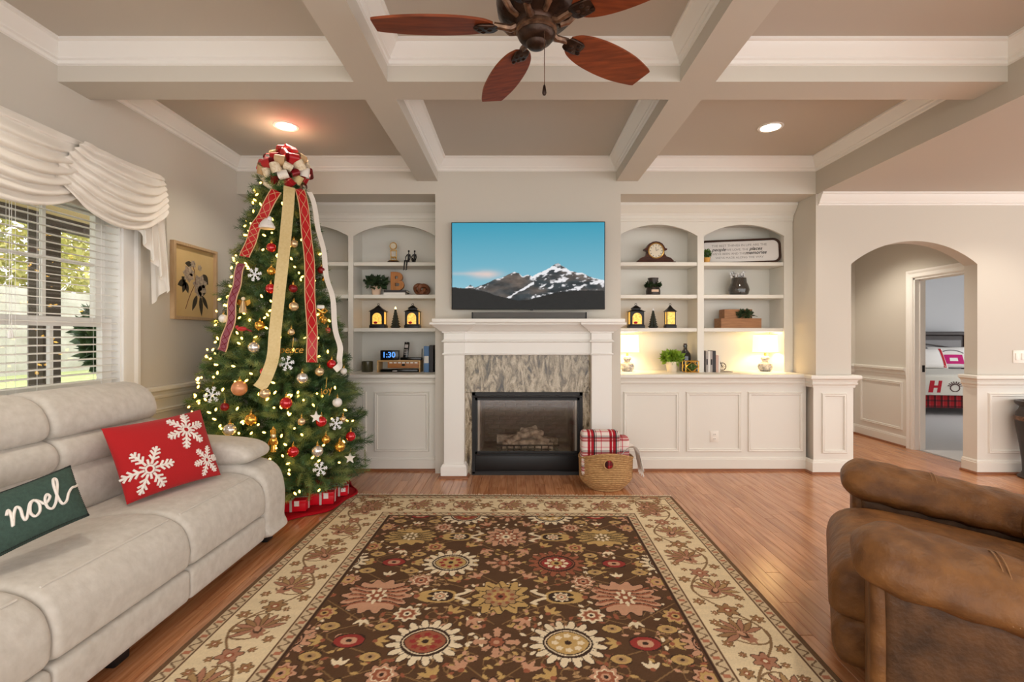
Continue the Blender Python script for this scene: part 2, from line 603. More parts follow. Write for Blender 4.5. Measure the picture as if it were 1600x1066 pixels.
    def build(self, name, m, parent=None, smooth=True, angle=38):
        return obj(name, self.mesh(name, smooth, angle), m, parent)


def obj(name, me, m, parent=None):
    """link mesh data built in world coordinates, under an optional parent"""
    o = bpy.data.objects.new(name, me)
    COL.objects.link(o)
    if m:
        if not me.materials:
            me.materials.append(M[m])
    if parent is not None:
        o.parent = parent
        o.matrix_parent_inverse = wmat(parent).inverted()
    return o


def wmat(o):
    return Matrix.LocRotScale(o.location, o.rotation_euler, o.scale) if o.parent is None else \
        wmat(o.parent) @ o.matrix_parent_inverse @ Matrix.LocRotScale(o.location, o.rotation_euler, o.scale)


def thing(name, label, cat, loc=(0, 0, 0), group=None):
    o = bpy.data.objects.new(name, None)
    o.empty_display_size = 0.05
    o.location = loc
    COL.objects.link(o)
    return tag(o, label, cat, group)


def tag(o, label, cat, group=None, kind=None):
    o['label'] = label
    if cat:
        o['category'] = cat
    if group:
        o['group'] = group
    if kind:
        o['kind'] = kind
    return o


def struct(o, label=None):
    o['kind'] = 'structure'
    if label:
        o['label'] = label
    return o


def root(name, label=None, loc=(0, 0, 0)):
    o = bpy.data.objects.new(name, None)
    o.location = loc
    o.empty_display_size = 0.1
    COL.objects.link(o)
    return struct(o, label)


def piece(name, me, loc, parent, rot=(0, 0, 0), scale=(1, 1, 1), m=None):
    """an object sharing mesh data, placed in world coordinates under its parent"""
    o = bpy.data.objects.new(name, me)
    COL.objects.link(o)
    o.location = loc
    o.rotation_euler = rot
    o.scale = scale
    if m and not me.materials:
        me.materials.append(M[m])
    if parent is not None:
        o.parent = parent
        o.matrix_parent_inverse = wmat(parent).inverted()
    return o


def smooth_closed(pts, n=6):
    """Catmull-Rom through a closed 2D polygon"""
    P = np.asarray(pts, float)
    out = []
    k = len(P)
    for i in range(k):
        p0, p1, p2, p3 = P[i - 1], P[i], P[(i + 1) % k], P[(i + 2) % k]
        for j in range(n):
            t = j / n
            out.append(0.5 * ((2 * p1) + (-p0 + p2) * t + (2 * p0 - 5 * p1 + 4 * p2 - p3) * t * t + (-p0 + 3 * p1 - 3 * p2 + p3) * t ** 3))
    return np.array(out)


def smooth_open(pts, n=6):
    P = np.asarray(pts, float)
    k = len(P)
    out = []
    for i in range(k - 1):
        p0, p1, p2, p3 = P[max(i - 1, 0)], P[i], P[i + 1], P[min(i + 2, k - 1)]
        for j in range(n):
            t = j / n
            out.append(0.5 * ((2 * p1) + (-p0 + p2) * t + (2 * p0 - 5 * p1 + 4 * p2 - p3) * t * t + (-p0 + 3 * p1 - 3 * p2 + p3) * t ** 3))
    out.append(P[-1])
    return np.array(out)


def rounded_rect(cx, cz, wx, wz, r, n=5):
    out = []
    for qx, qz, a0 in ((1, 1, 0), (-1, 1, 90), (-1, -1, 180), (1, -1, 270)):
        for i in range(n + 1):
            a = R(a0 + 90 * i / n)
            out.append((cx + qx * (wx / 2 - r) + r * math.cos(a), cz + qz * (wz / 2 - r) + r * math.sin(a)))
    return np.array(out)


def leaf_cloud(n, pos_fn, size, aspect=0.45, up=0.3):
    """numpy leaves: n folded diamonds; pos_fn(n) gives centres and outward directions"""
    c, d = pos_fn(n)
    d = d + nrng.normal(0, 0.55, d.shape) + np.array([0, 0, up])
    d /= np.linalg.norm(d, axis=1)[:, None]
    s = np.cross(d, nrng.normal(0, 1, d.shape))
    s /= np.linalg.norm(s, axis=1)[:, None] + 1e-9
    nm = np.cross(d, s)
    L = size * nrng.uniform(0.7, 1.3, (n, 1))
    a = c
    t = c + d * L
    l = c + d * L * 0.5 + s * L * aspect * 0.5 + nm * L * 0.08
    r = c + d * L * 0.5 - s * L * aspect * 0.5 + nm * L * 0.08
    V = np.stack([a, l, t, r], 1).reshape(-1, 3)
    idx = np.arange(n) * 4
    Fc = np.concatenate([np.stack([idx, idx + 1, idx + 2], 1), np.stack([idx, idx + 2, idx + 3], 1)])
    return V, Fc


def raw_mesh(name, V, Fc, m=None, smooth=False):
    me = bpy.data.meshes.new(name)
    me.vertices.add(len(V))
    me.vertices.foreach_set('co', np.asarray(V, np.float32).ravel())
    k = Fc.shape[1]
    me.loops.add(len(Fc) * k)
    me.loops.foreach_set('vertex_index', np.asarray(Fc, np.int32).ravel())
    me.polygons.add(len(Fc))
    me.polygons.foreach_set('loop_start', np.arange(0, len(Fc) * k, k, dtype=np.int32))
    me.update(calc_edges=True)
    if smooth:
        me.polygons.foreach_set('use_smooth', [True] * len(Fc))
    if m:
        me.materials.append(M[m])
    return me


def color_attr(me, cols):
    a = me.color_attributes.new('Col', 'FLOAT_COLOR', 'POINT')
    c = np.ones((len(cols), 4), np.float32)
    c[:, :3] = cols
    a.data.foreach_set('color', c.ravel())


def ball_dirs(center, radii):
    def fn(n):
        d = nrng.normal(0, 1, (n, 3))
        d /= np.linalg.norm(d, axis=1)[:, None]
        return np.array(center) + d * np.array(radii) * nrng.uniform(0.45, 1.0, (n, 1)), d
    return fn
# ------------------------------------------------------------------ room dimensions (metres)
XL, XR = -2.736, 2.93          # left wall, right edge of the coffered ceiling
YB = 4.76                      # chimney breast / arch wall plane
YN = 5.15                      # face of the upper bookcases
YC = 4.87                      # face of the lower cabinets
YBACK = 5.46
ZC, ZB, ZH = 3.08, 2.86, 2.736  # coffer ceiling, beam underside, hall ceiling and header underside
ZR = 0.963                     # chair rail and counter height
BX0, BX1 = -0.795, 1.02        # chimney breast
JX0, JX1 = 3.275, 4.51         # arch jambs
YF = -1.6                      # open side behind the camera
XE = 8.2

RAIL = [(0, ZR), (0.045, ZR), (0.052, ZR - 0.008), (0.052, ZR - 0.03), (0.042, ZR - 0.04), (0.03, ZR - 0.046), (0.022, ZR - 0.068),
        (0.028, ZR - 0.076), (0.026, ZR - 0.09), (0.014, ZR - 0.1), (0.012, ZR - 0.12), (0, ZR - 0.122)]
BASE = [(0, 0.135), (0.008, 0.134), (0.014, 0.122), (0.014, 0.112), (0.02, 0.108), (0.02, 0.0), (0, 0.0)]
SHOE = [(0.019, 0), (0.038, 0), (0.037, 0.009), (0.031, 0.018), (0.019, 0.022)]


def crown_prof(z, h=0.125, d=0.085):
    return [(0, z), (d, z), (d, z - 0.014 * h / 0.125), (d * 0.82, z - 0.02), (d * 0.68, z - 0.045), (d * 0.42, z - 0.072), (d * 0.3, z - 0.084),
            (d * 0.3, z - 0.093), (d * 0.16, z - 0.1), (d * 0.14, z - h + 0.006), (0, z - h)]


# ---- floor: boards run towards the fireplace
floor = root('floor', 'oak strip floor with boards running towards the fireplace')
MB().box(XL, XE, YF, 8.0, -0.12, -0.021).build('subfloor', 'oak_trim', floor, smooth=False)
BW = 0.083
cols = []
x = XL
while x < XE:
    cols.append(x)
    x += BW
cands = []
for i, x in enumerate(cols):
    y = YF - rng.uniform(0, 1.2)
    while y < 7.4:
        L = rng.choice((0.9, 1.2, 1.5, 1.8)) + rng.uniform(-0.1, 0.1)
        y1 = min(y + L, 7.4)
        y0 = max(y, YF)
        if y1 - y0 > 0.02 and x + BW < (4.74 if y0 > 4.9 else XE):
            cands.append((x, y0, y1))
        y += L


def seen_area(c):
    x, y0, y1 = c
    ym = (y0 + y1) / 2
    if y1 < 1.2:
        return 0
    px0 = CX + x / max(ym, 1.0) * F
    if px0 < 150 or px0 > 1620:
        return 0
    if -1.45 < x < 1.24 and y1 < 4.05:
        return 0
    if x < -1.55 and ym < 4.8:
        return 0
    if ym > 4.85 and x < 3.2:
        return 0
    if x > 1.45 and ym < 2.2:
        return 0
    return BW * (y1 - y0) * F * F * H / max(ym, 1.0) ** 3


order = sorted(cands, key=seen_area, reverse=True)
near = [c for c in order[:290] if seen_area(c) > 0]
near_set = set(near)
board_me = {}
for (x, y0, y1) in near:
    k = round(y1 - y0, 2)
    if k not in board_me:
        mb = MB().rbox(-BW / 2 + 0.0006, BW / 2 - 0.0006, -k / 2 + 0.0006, k / 2 - 0.0006, -0.02, 0.0, 0.0012, 1)
        board_me[k] = mb.mesh('board', smooth=False)
        board_me[k].materials.append(M['oak_board'])
    piece('board', board_me[k], (x + BW / 2, (y0 + y1) / 2, 0), floor)
mb = MB()
for c in cands:
    if c not in near_set:
        mb.box(c[0] + 0.0006, c[0] + BW - 0.0006, c[1] + 0.0006, c[2] - 0.0006, -0.02, 0.0)
o = mb.build('boards_beyond', 'oak_board', floor, smooth=False)
o['kind'] = 'stuff'

# ---- ceiling with coffers
ceiling = root('ceiling', 'coffered ceiling with taupe panels, beams and white crown moulding')
MB().box(XL - 0.15, XR + 0.02, YF, 5.6, ZC, ZC + 0.12).build('panel', 'ceiling_paint', ceiling, smooth=False)
MB().box(XR, XE, YF, 7.4, ZH, ZC + 0.12).build('lower_ceiling', 'ceiling_paint', ceiling, smooth=False)
BXS = [(-0.97, -0.77), (0.977, 1.187)]
BYS = [(-0.61, -0.4), (1.04, 1.25), (2.90, 3.12)]
MB().box(XL - 0.1, XR, YB, 5.6, ZH, ZC).build('header', 'wall_paint', ceiling, smooth=False)
for a, b in BXS:
    MB().box(a, b, YF, YB, ZB, ZC).build('beam', 'wall_paint', ceiling, smooth=False)
for a, b in BYS:
    for c, d in ((XL, BXS[0][0]), (BXS[0][1], BXS[1][0]), (BXS[1][1], XR)):
        MB().box(c, d, a, b, ZB, ZC).build('cross_beam', 'wall_paint', ceiling, smooth=False)
xs = [XL, BXS[0][0], BXS[0][1], BXS[1][0], BXS[1][1], XR]
ys = [YF, BYS[0][0], BYS[0][1], BYS[1][0], BYS[1][1], BYS[2][0], BYS[2][1], YB]
for i in range(0, 6, 2):
    for j in range(2, 8, 2):
        x0, x1, y0, y1 = xs[i], xs[i + 1], ys[j], ys[j + 1]
        MB().sweep([(x0, y0), (x1, y0), (x1, y1), (x0, y1)], crown_prof(ZC), True).build('crown_moulding', 'trim_white', ceiling, angle=25)
MB().sweep([(XE, YB), (XR + 0.02, YB)], crown_prof(ZH, 0.115, 0.08)).build('crown_moulding', 'trim_white', ceiling, angle=25)

# ---- left wall with the window opening
WY0, WY1, WZ0, WZ1 = 2.15, 3.37, 0.62, 2.22
wall_left = root('wall_left', 'taupe left wall with white wainscot')
t = 0.16
mb = MB()
mb.box(XL - t, XL, YF, WY0, 0, ZC).box(XL - t, XL, WY1, 5.6, 0, ZC).box(XL - t, XL, WY0, WY1, 0, WZ0).box(XL - t, XL, WY0, WY1, WZ1, ZC)
mb.build('wall_surface', 'wall_paint', wall_left, smooth=False)
MB().box(XL, XL + 0.006, WY1 + 0.14, YB, 0, ZR - 0.05).build('wainscot', 'cabinet_white', wall_left, smooth=False)


def yrun(prof, x, ya, yb, side):
    """moulding along Y on a wall; side=+1 faces +X"""
    return MB().sweep([(x, yb), (x, ya)] if side > 0 else [(x, ya), (x, yb)], prof)


def panel_frame(plane, a0, a1, z0, z1, w=0.035, d=0.016, at_=0.0, face=-1):
    """raised picture-frame moulding; plane 'x' means along X at y=at_, facing face*Y ; 'y' means along Y at x=at_"""
    ring = []
    prof = [(0, 0), (0.004, d * 0.7), (w * 0.25, d), (w * 0.5, d * 0.75), (w * 0.8, d * 0.9), (w, d * 0.3), (w, 0)]
    P = []
    for (ca, cz, sa, sz) in ((a0, z0, 1, 1), (a1, z0, -1, 1), (a1, z1, -1, -1), (a0, z1, 1, -1)):
        row = []
        for o_, h in prof:
            a = ca + sa * o_
            z = cz + sz * o_
            row.append((a, at_ + face * h, z) if plane == 'x' else (at_ + face * h, a, z))
        P.append(row)
    return MB().grid(P, closeu=True)


yrun(RAIL, XL, WY1 + 0.14, YC, 1).build('chair_rail', 'cabinet_white', wall_left, angle=25)
yrun(BASE, XL, YF, YC, 1).build('baseboard', 'cabinet_white', wall_left, angle=25)
panel_frame('y', WY1 + 0.22, 4.2, 0.2, 0.79, at_=XL + 0.006, face=1).build('wainscot_panel', 'cabinet_white', wall_left, angle=25)
panel_frame('y', 4.28, 4.8, 0.2, 0.79, at_=XL + 0.006, face=1).build('wainscot_panel', 'cabinet_white', wall_left, angle=25)

# ---- back wall: chimney breast with firebox hole, niche backs
wall_back = root('wall_back', 'taupe chimney breast and bookcase alcoves')
FX0, FX1, FZ1 = -0.36, 0.57, 0.72
mb = MB()
mb.box(BX0, FX0, YB, 5.6, 0, ZH).box(FX1, BX1, YB, 5.6, 0, ZH).box(FX0, FX1, YB, 5.6, FZ1, ZH).box(FX0, FX1, 5.3, 5.6, 0, FZ1)
mb.build('chimney_breast', 'wall_paint', wall_back, smooth=False)
MB().box(XL - 0.1, BX0, YBACK + 0.02, 5.6, 0, ZH).build('alcove_wall', 'wall_paint', wall_back, smooth=False)
MB().box(BX1, XR, YBACK + 0.02, 5.6, 0, ZH).build('alcove_wall', 'wall_paint', wall_back, smooth=False)

# ---- arch wall on the right
wall_right = root('wall_right', 'taupe wall with arched opening and white wainscot')
AZ0, AZ1 = 2.05, 2.275
mb = MB()
mb.box(XR, JX0, YB, 5.6, 0, ZH)
mb.box(JX1, XE, YB, YB + 0.14, 0, ZH)
n = 28
cxa, hw, rise = (JX0 + JX1) / 2, (JX1 - JX0) / 2, AZ1 - AZ0
rad = (hw * hw + rise * rise) / (2 * rise)
arc = []
for i in range(n + 1):
    x = JX0 + (JX1 - JX0) * i / n
    arc.append((x, AZ1 - rad + math.sqrt(max(0, rad * rad - (x - cxa) ** 2))))
mb.prism([(JX1, ZH), (JX0, ZH)] + arc, 'y', YB, YB + 0.14)
mb.build('arch_wall', 'wall_paint', wall_right, angle=20)
# wainscot: pier between cabinets and arch, wraps into the jamb
MB().box(XR - 0.03, JX0 + 0.012, YB - 0.012, YB, 0, ZR - 0.05).build('wainscot', 'cabinet_white', wall_right, smooth=False)
MB().sweep([(JX0 + 0.012, YB + 0.14), (JX0 + 0.012, YB - 0.012), (XR - 0.03, YB - 0.012), (XR - 0.03, YC)], RAIL).build('chair_rail', 'cabinet_white', wall_right, angle=25)
MB().sweep([(JX0 + 0.012, YB + 0.14), (JX0 + 0.012, YB - 0.012), (XR - 0.03, YB - 0.012), (XR - 0.03, YC)], BASE).build('baseboard', 'cabinet_white', wall_right, angle=25)
MB().sweep([(JX0 + 0.012, YB + 0.14), (JX0 + 0.012, YB - 0.012), (XR - 0.03, YB - 0.012), (XR - 0.03, YC)], SHOE).build('shoe_moulding', 'oak_trim', wall_right, angle=25)
panel_frame('x', XR + 0.045, JX0 - 0.05, 0.2, 0.79, at_=YB - 0.012).build('wainscot_panel', 'cabinet_white', wall_right, angle=25)
# right of the arch
MB().box(JX1 - 0.012, XE, YB - 0.012, YB, 0, ZR - 0.05).box(JX1 - 0.012, JX1, YB, YB + 0.14, 0, ZR - 0.05).build('wainscot', 'cabinet_white', wall_right, smooth=False)
pth = [(XE, YB - 0.012), (JX1 - 0.012, YB - 0.012), (JX1 - 0.012, YB + 0.14)]
MB().sweep(pth, RAIL).build('chair_rail', 'cabinet_white', wall_right, angle=25)
MB().sweep(pth, BASE).build('baseboard', 'cabinet_white', wall_right, angle=25)
MB().sweep(pth, SHOE).build('shoe_moulding', 'oak_trim', wall_right, angle=25)
for k in range(4):
    panel_frame('x', JX1 + 0.09 + k * 0.86, JX1 + 0.09 + k * 0.86 + 0.76, 0.2, 0.79, at_=YB - 0.012).build('wainscot_panel', 'cabinet_white', wall_right, angle=25)

# ---- hall behind the arch with the bedroom door
HX, HYB = 4.70, 6.75
DY0, DY1, DZ = 4.96, 5.757, 2.03
wall_hall = root('wall_hall', 'taupe hall wall behind the arch')
mb = MB()
mb.box(HX, HX + 0.12, YB + 0.14, DY0, 0, ZH).box(HX, HX + 0.12, DY1, HYB, 0, ZH).box(HX, HX + 0.12, DY0, DY1, DZ, ZH)
mb.build('wall_surface', 'wall_paint', wall_hall, smooth=False)
MB().box(3.0, HX + 0.12, HYB, HYB + 0.12, 0, ZH).build('wall_end', 'wall_paint', wall_hall, smooth=False)
MB().box(3.0, 3.12, 5.6, HYB, 0, ZH).build('wall_end', 'wall_paint', wall_hall, smooth=False)
MB().box(HX - 0.008, HX, DY1 + 0.09, HYB, 0, ZR - 0.05).build('wainscot', 'cabinet_white', wall_hall, smooth=False)
MB().sweep([(HX, DY1 + 0.09), (HX, HYB), (3.12, HYB)], RAIL).build('chair_rail', 'cabinet_white', wall_hall, angle=25)
MB().sweep([(HX, DY1 + 0.09), (HX, HYB), (3.12, HYB)], BASE).build('baseboard', 'cabinet_white', wall_hall, angle=25)
MB().sweep([(HX, DY1 + 0.09), (HX, HYB), (3.12, HYB)], SHOE).build('shoe_moulding', 'oak_trim', wall_hall, angle=25)
panel_frame('y', DY1 + 0.15, HYB - 0.12, 0.2, 0.79, at_=HX - 0.008).build('wainscot_panel', 'cabinet_white', wall_hall, angle=25)

door_1 = root('door_1', 'white cased doorway to the bedroom')
cas = [(0.0, 0), (0.0, 0.012), (0.012, 0.02), (0.05, 0.014), (0.07, 0.022), (0.09, 0.02), (0.09, 0)]
P = []
for (y, z, sy, sz) in ((DY1, 0, 1, 0), (DY1, DZ, 1, 1), (DY0, DZ, -1, 1), (DY0, 0, -1, 0)):
    P.append([(HX - h, y + sy * o_, z + sz * o_) for o_, h in cas])
MB().grid(P).build('door_casing', 'casing_white', door_1, angle=25)
MB().box(HX - 0.002, HX + 0.125, DY1 - 0.02, DY1, 0, DZ).box(HX - 0.002, HX + 0.125, DY0, DY0 + 0.02, 0, DZ).box(HX - 0.002, HX + 0.125, DY0, DY1, DZ - 0.02, DZ).build('door_jamb', 'casing_white', door_1, smooth=False)
MB().box(HX + 0.05, HX + 0.062, DY1 - 0.034, DY1 - 0.02, 0, DZ - 0.02).box(HX + 0.05, HX + 0.062, DY0 + 0.02, DY1 - 0.02, DZ - 0.034, DZ - 0.02).build('door_stop', 'casing_white', door_1, smooth=False)
MB().box(HX + 0.085, HX + 0.115, DY1 - 0.0225, DY1 - 0.0195, 0.92, 1.0).build('strike_plate', 'black_metal', door_1, smooth=False)

# ---- bedroom shell
wall_bedroom = root('wall_bedroom', 'pale grey bedroom wall')
MB().box(HX + 0.12, 10.8, 10.3, 10.42, 0, ZH).build('wall_surface', 'bedroom_wall', wall_bedroom, smooth=False)
MB().box(HX + 0.0, HX + 0.12, HYB + 0.12, 10.42, 0, ZH).build('wall_side', 'bedroom_wall', wall_bedroom, smooth=False)
MB().box(10.8, 10.92, YB, 6.6, 0, ZH).box(10.8, 10.92, 8.8, 10.42, 0, ZH).box(10.8, 10.92, 6.6, 8.8, 0, 0.8).box(10.8, 10.92, 6.6, 8.8, 2.2, ZH).build('wall_window_side', 'bedroom_wall', wall_bedroom, smooth=False)
MB().box(HX, 10.8, 7.4, 10.42, ZH, ZH + 0.1).build('bedroom_ceiling', 'bedroom_wall', wall_bedroom, smooth=False)
o = MB().box(HX + 0.06, 10.8, YB + 0.14, 10.3, -0.02, 0.006).build('floor_carpet', 'carpet', None, smooth=False)
struct(o, 'pale grey bedroom carpet')

# ---- window
window_1 = root('window_1', 'white double-hung window behind the blind')
mb = MB()
xo = XL - 0.1
P = []
cas = [(0.0, 0), (0.0, 0.014), (0.02, 0.02), (0.09, 0.016), (0.115, 0.026), (0.14, 0.024), (0.14, 0)]
for (y, z, sy, sz) in ((WY0, WZ0, -1, -1), (WY1, WZ0, 1, -1), (WY1, WZ1, 1, 1), (WY0, WZ1, -1, 1)):
    P.append([(XL + h, y + sy * o_, z + sz * o_) for o_, h in cas])
MB().grid(P, closeu=True).build('window_casing', 'trim_white', window_1, angle=25)
mb = MB()
mb.box(XL - 0.16, XL, WY0, WY0 + 0.012, WZ0, WZ1).box(XL - 0.16, XL, WY1 - 0.012, WY1, WZ0, WZ1)
mb.box(XL - 0.16, XL, WY0, WY1, WZ1 - 0.012, WZ1).box(XL - 0.16, XL, WY0, WY1, WZ0, WZ0 + 0.02)
mb.build('window_jamb', 'trim_white', window_1, smooth=False)
ZM = 1.41


def sash(z0, z1, xc, muntin_z):
    y0, y1 = WY0 + 0.012, WY1 - 0.012
    mb = MB()
    f = 0.075
    mb.box(xc - 0.02, xc + 0.02, y0, y0 + f, z0, z1).box(xc - 0.02, xc + 0.02, y1 - f, y1, z0, z1)
    mb.box(xc - 0.02, xc + 0.02, y0 + f, y1 - f, z0, z0 + 0.055).box(xc - 0.02, xc + 0.02, y0 + f, y1 - f, z1 - 0.055, z1)
    s = mb.build('sash', 'trim_white', window_1, smooth=False)
    cols_ = [y0 + f + (y1 - y0 - 2 * f) * k / 3 for k in range(4)]
    for c in cols_[1:3]:
        MB().box(xc - 0.011, xc + 0.011, c - 0.011, c + 0.011, z0 + 0.05, z1 - 0.05).build('muntin', 'trim_white', s, smooth=False)
    MB().box(xc - 0.0105, xc + 0.0105, y0 + f, y1 - f, muntin_z - 0.011, muntin_z + 0.011).build('muntin', 'trim_white', s, smooth=False)
    rows = [z0 + 0.055, muntin_z, z1 - 0.055]
    for i in range(3):
        for j in range(2):
            MB().box(xc - 0.002, xc + 0.002, cols_[i] + 0.011, cols_[i + 1] - 0.011, rows[j] + 0.011, rows[j + 1] - 0.011).build('pane', 'window_glass', s, smooth=False)


sash(ZM, WZ1 - 0.012, XL - 0.125, 1.82)
sash(WZ0 + 0.02, ZM + 0.05, XL - 0.08, 1.03)

# blind
blind = thing('window_blind', 'open white slatted blind hanging in the window behind the sofa', 'blind', (XL - 0.03, (WY0 + WY1) / 2, WZ0))
bx = XL - 0.03
MB().rbox(bx - 0.03, bx + 0.028, WY0 + 0.02, WY1 - 0.02, WZ1 - 0.06, WZ1 - 0.014, 0.004).build('head_rail', 'blind_white', blind)
me = None
z = WZ1 - 0.085
k = 0
sl = []
while z > WZ0 + 0.06:
    if me is None:
        mbs = MB()
        L = (WY1 - WY0) / 2 - 0.022
        Pp = []
        for yy in (-L, L):
            row = []
            for i in range(5):
                a = -1 + i / 2
                row.append((0.024 * a, yy, 0.0035 * (1 - a * a)))
            for i in range(4, -1, -1):
                a = -1 + i / 2
                row.append((0.024 * a, yy, 0.0035 * (1 - a * a) - 0.0028))
            Pp.append(row)
        mbs.grid(Pp, closev=True)
        me = mbs.mesh('slat')
        me.materials.append(M['blind_white'])
    piece('slat', me, (bx, (WY0 + WY1) / 2, z), blind, rot=(0, R(5), 0))
    z -= 0.047
MB().rbox(bx - 0.025, bx + 0.025, WY0 + 0.022, WY1 - 0.022, WZ0 + 0.025, WZ0 + 0.045, 0.004).build('bottom_rail', 'blind_white', blind)
for yy in (WY0 + 0.2, 2.66, 2.78, WY1 - 0.16):
    mbc = MB()
    mbc.tube([(bx + 0.026, yy, WZ1 - 0.06), (bx + 0.026, yy, WZ0 + 0.04)], 0.0011, 5)
    mbc.tube([(bx - 0.026, yy, WZ1 - 0.06), (bx - 0.026, yy, WZ0 + 0.04)], 0.0011, 5)
    mbc.build('ladder_cord', 'blind_white', blind)
cd = MB()
for dy in (0, 0.012):
    cd.tube([(bx + 0.034, 2.62 + dy, WZ1 - 0.06), (bx + 0.034, 2.62 + dy, 1.36)], 0.0013, 5)
    cd.lathe([(0.002, 0.03), (0.006, 0.02), (0.009, 0.004), (0.008, -0.012), (0.003, -0.016)], (bx + 0.034, 2.62 + dy, 1.345), 8)
cd.build('pull_cord', 'blind_white', blind)

# ---- swag valance
val = thing('swag_valance', 'white gathered swag valance with pleated tails over the window', 'valance', (XL, 2.8, 2.06))
VX = XL + 0.12
VT = 2.51
MB().box(XL, VX, 1.25, 3.60, VT - 0.02, VT).box(VX - 0.012, VX + 0.004, 1.25, 3.60, VT - 0.2, VT).box(XL + 0.001, VX - 0.002, 3.585, 3.60, VT - 0.4, VT).build('valance_board', 'curtain_white', val, smooth=False)


def swag(y0, y1, drop, off, il=0.2, ir=0.2):
    nu, nv = 61, 70
    P = np.zeros((nu, nv, 3))
    for i in range(nu):
        u = i / (nu - 1)
        for j in range(nv):
            v = j / (nv - 1)
            cat = 1 - (2 * u - 1) ** 2
            # top edge gathered at the two ends, hem a deep curve
            q_ = (1 - v) ** 1.3 * (y1 - y0)
            yy = y0 + il * q_ + (y1 - y0 - (il + ir) * q_) * u
            zz = VT - 0.012 - v ** 1.15 * (0.25 + (drop - 0.25) * cat ** 0.9) - 0.05 * cat * math.sin(PI * v)
            fold = (abs(math.sin(v * PI * 6.5 + 0.9 * u + 0.5 * math.sin(5 * u))) - 0.5) * (0.016 + 0.034 * cat)
            side = 0.018 * math.sin(u * 30 + v * 4) * (1 - cat) * 1.0
            bulge = 0.05 * math.sin(PI * v) * cat + 0.02
            P[i, j] = (VX + off + bulge + fold * (0.15 + 0.85 * min(1, 4 * v)) + side * 0.5, yy, zz - 0.5 * fold)
    return MB().grid(P)


swag(1.94, 2.98, 0.46, 0.0, 0.2, 0.06).build('swag', 'curtain_white', val, angle=180)
swag(1.10, 2.12, 0.46, 0.0).build('swag', 'curtain_white', val, angle=180)
swag(2.70, 3.575, 0.45, 0.03, 0.22, 0.02).build('swag', 'curtain_white', val, angle=180)


def jabot(ya, yb):
    nu, nv = 49, 20
    P = np.zeros((nu, nv, 3))
    for i in range(nu):
        u = i / (nu - 1)
        L = 0.34 + 0.47 * u
        ph = u * 4.5 * 2 * PI
        for j in range(nv):
            v = j / (nv - 1)
            sp = 0.55 + 0.45 * v
            P[i, j] = (VX + 0.012 + 0.02 * math.sin(ph) * (0.5 + 0.7 * v), ya + (yb - ya) * (0.15 + 0.85 * u) * (0.85 + 0.2 * v) + 0.016 * math.cos(ph) * sp, VT - 0.01 - v * L - 0.03 * (math.sin(ph * 1.0) > 0) * v)
    return MB().grid(P)


jabot(3.24, 3.62).build('tail', 'curtain_white', val, angle=180)
# return of the tail on the wall side
P = np.zeros((13, 16, 3))
for i in range(13):
    u = i / 12
    for j in range(16):
        v = j / 15
        P[i, j] = (XL + 0.01 + (VX - XL) * u, 3.605 + 0.03 * v + 0.014 * math.sin(u * 9), VT - 0.01 - v * (0.92 - 0.12 * u))
MB().grid(P).build('tail', 'curtain_white', val, angle=180)

# ---- outside the window: porch, drive, lawn, trees
ground = MB().box(-60, XL - 0.17, -40, 60, -0.55, -0.45).build('ground_lawn', 'lawn', None, smooth=False)
struct(ground, 'pale green lawn outside the window')
drv = MB().box(-16, -8.5, -40, 60, -0.46, -0.44).build('ground_drive', 'drive', None, smooth=False)
struct(drv, 'pale concrete drive outside the window')
porch = root('porch', 'covered porch outside the window')
MB().box(-5.6, XL - 0.16, -6, 14, 2.95, 3.05).build('porch_ceiling', 'porch_tan', porch, smooth=False)
MB().box(-5.75, -5.5, -6, 14, 2.66, 2.78).build('porch_beam', 'porch_post', porch, smooth=False)
MB().box(-5.75, XL - 0.16, -6, 14, -0.25, -0.15).build('porch_floor', 'porch_post', porch, smooth=False)
MB().box(-5.74, -5.52, -6, 14, 2.78, 2.95).build('porch_fascia', 'porch_tan', porch, smooth=False)
for yy in (0.6, 3.05, 5.79, 8.4):
    MB().rbox(-5.72, -5.52, yy - 0.11, yy + 0.11, -0.15, 2.66, 0.01).build('porch_post', 'porch_post', porch, smooth=False)
MB().box(-5.64, -5.58, -6, 14, 0.62, 0.70).box(-5.63, -5.59, -6, 14, 0.0, 0.05).build('porch_rail', 'porch_post', porch, smooth=False)
me = MB().box(-0.015, 0.015, -0.015, 0.015, 0, 0.6).mesh('baluster', False)
me.materials.append(M['porch_post'])
for k in range(24):
    piece('baluster', me, (-5.61, 4.4 + k * 0.14, 0.03), porch)


def garden_tree(x, y, h, r, mt, label, n=2600):
    t_ = thing('garden_tree', label, 'tree', (x, y, -0.45), 'trees beyond the porch')
    MB().tube([(x, y, -0.45), (x + 0.1, y, h * 0.4), (x - 0.1, y + 0.1, h * 0.7)], [0.22, 0.17, 0.08], 8).build('trunk', 'bark', t_)
    V, Fc = leaf_cloud(n, ball_dirs((x, y, h * 0.62), (r, r, h * 0.42)), 0.42, 0.6)
    o = obj('foliage', raw_mesh('foliage', V, Fc, mt), None, t_)
    o['kind'] = 'stuff'


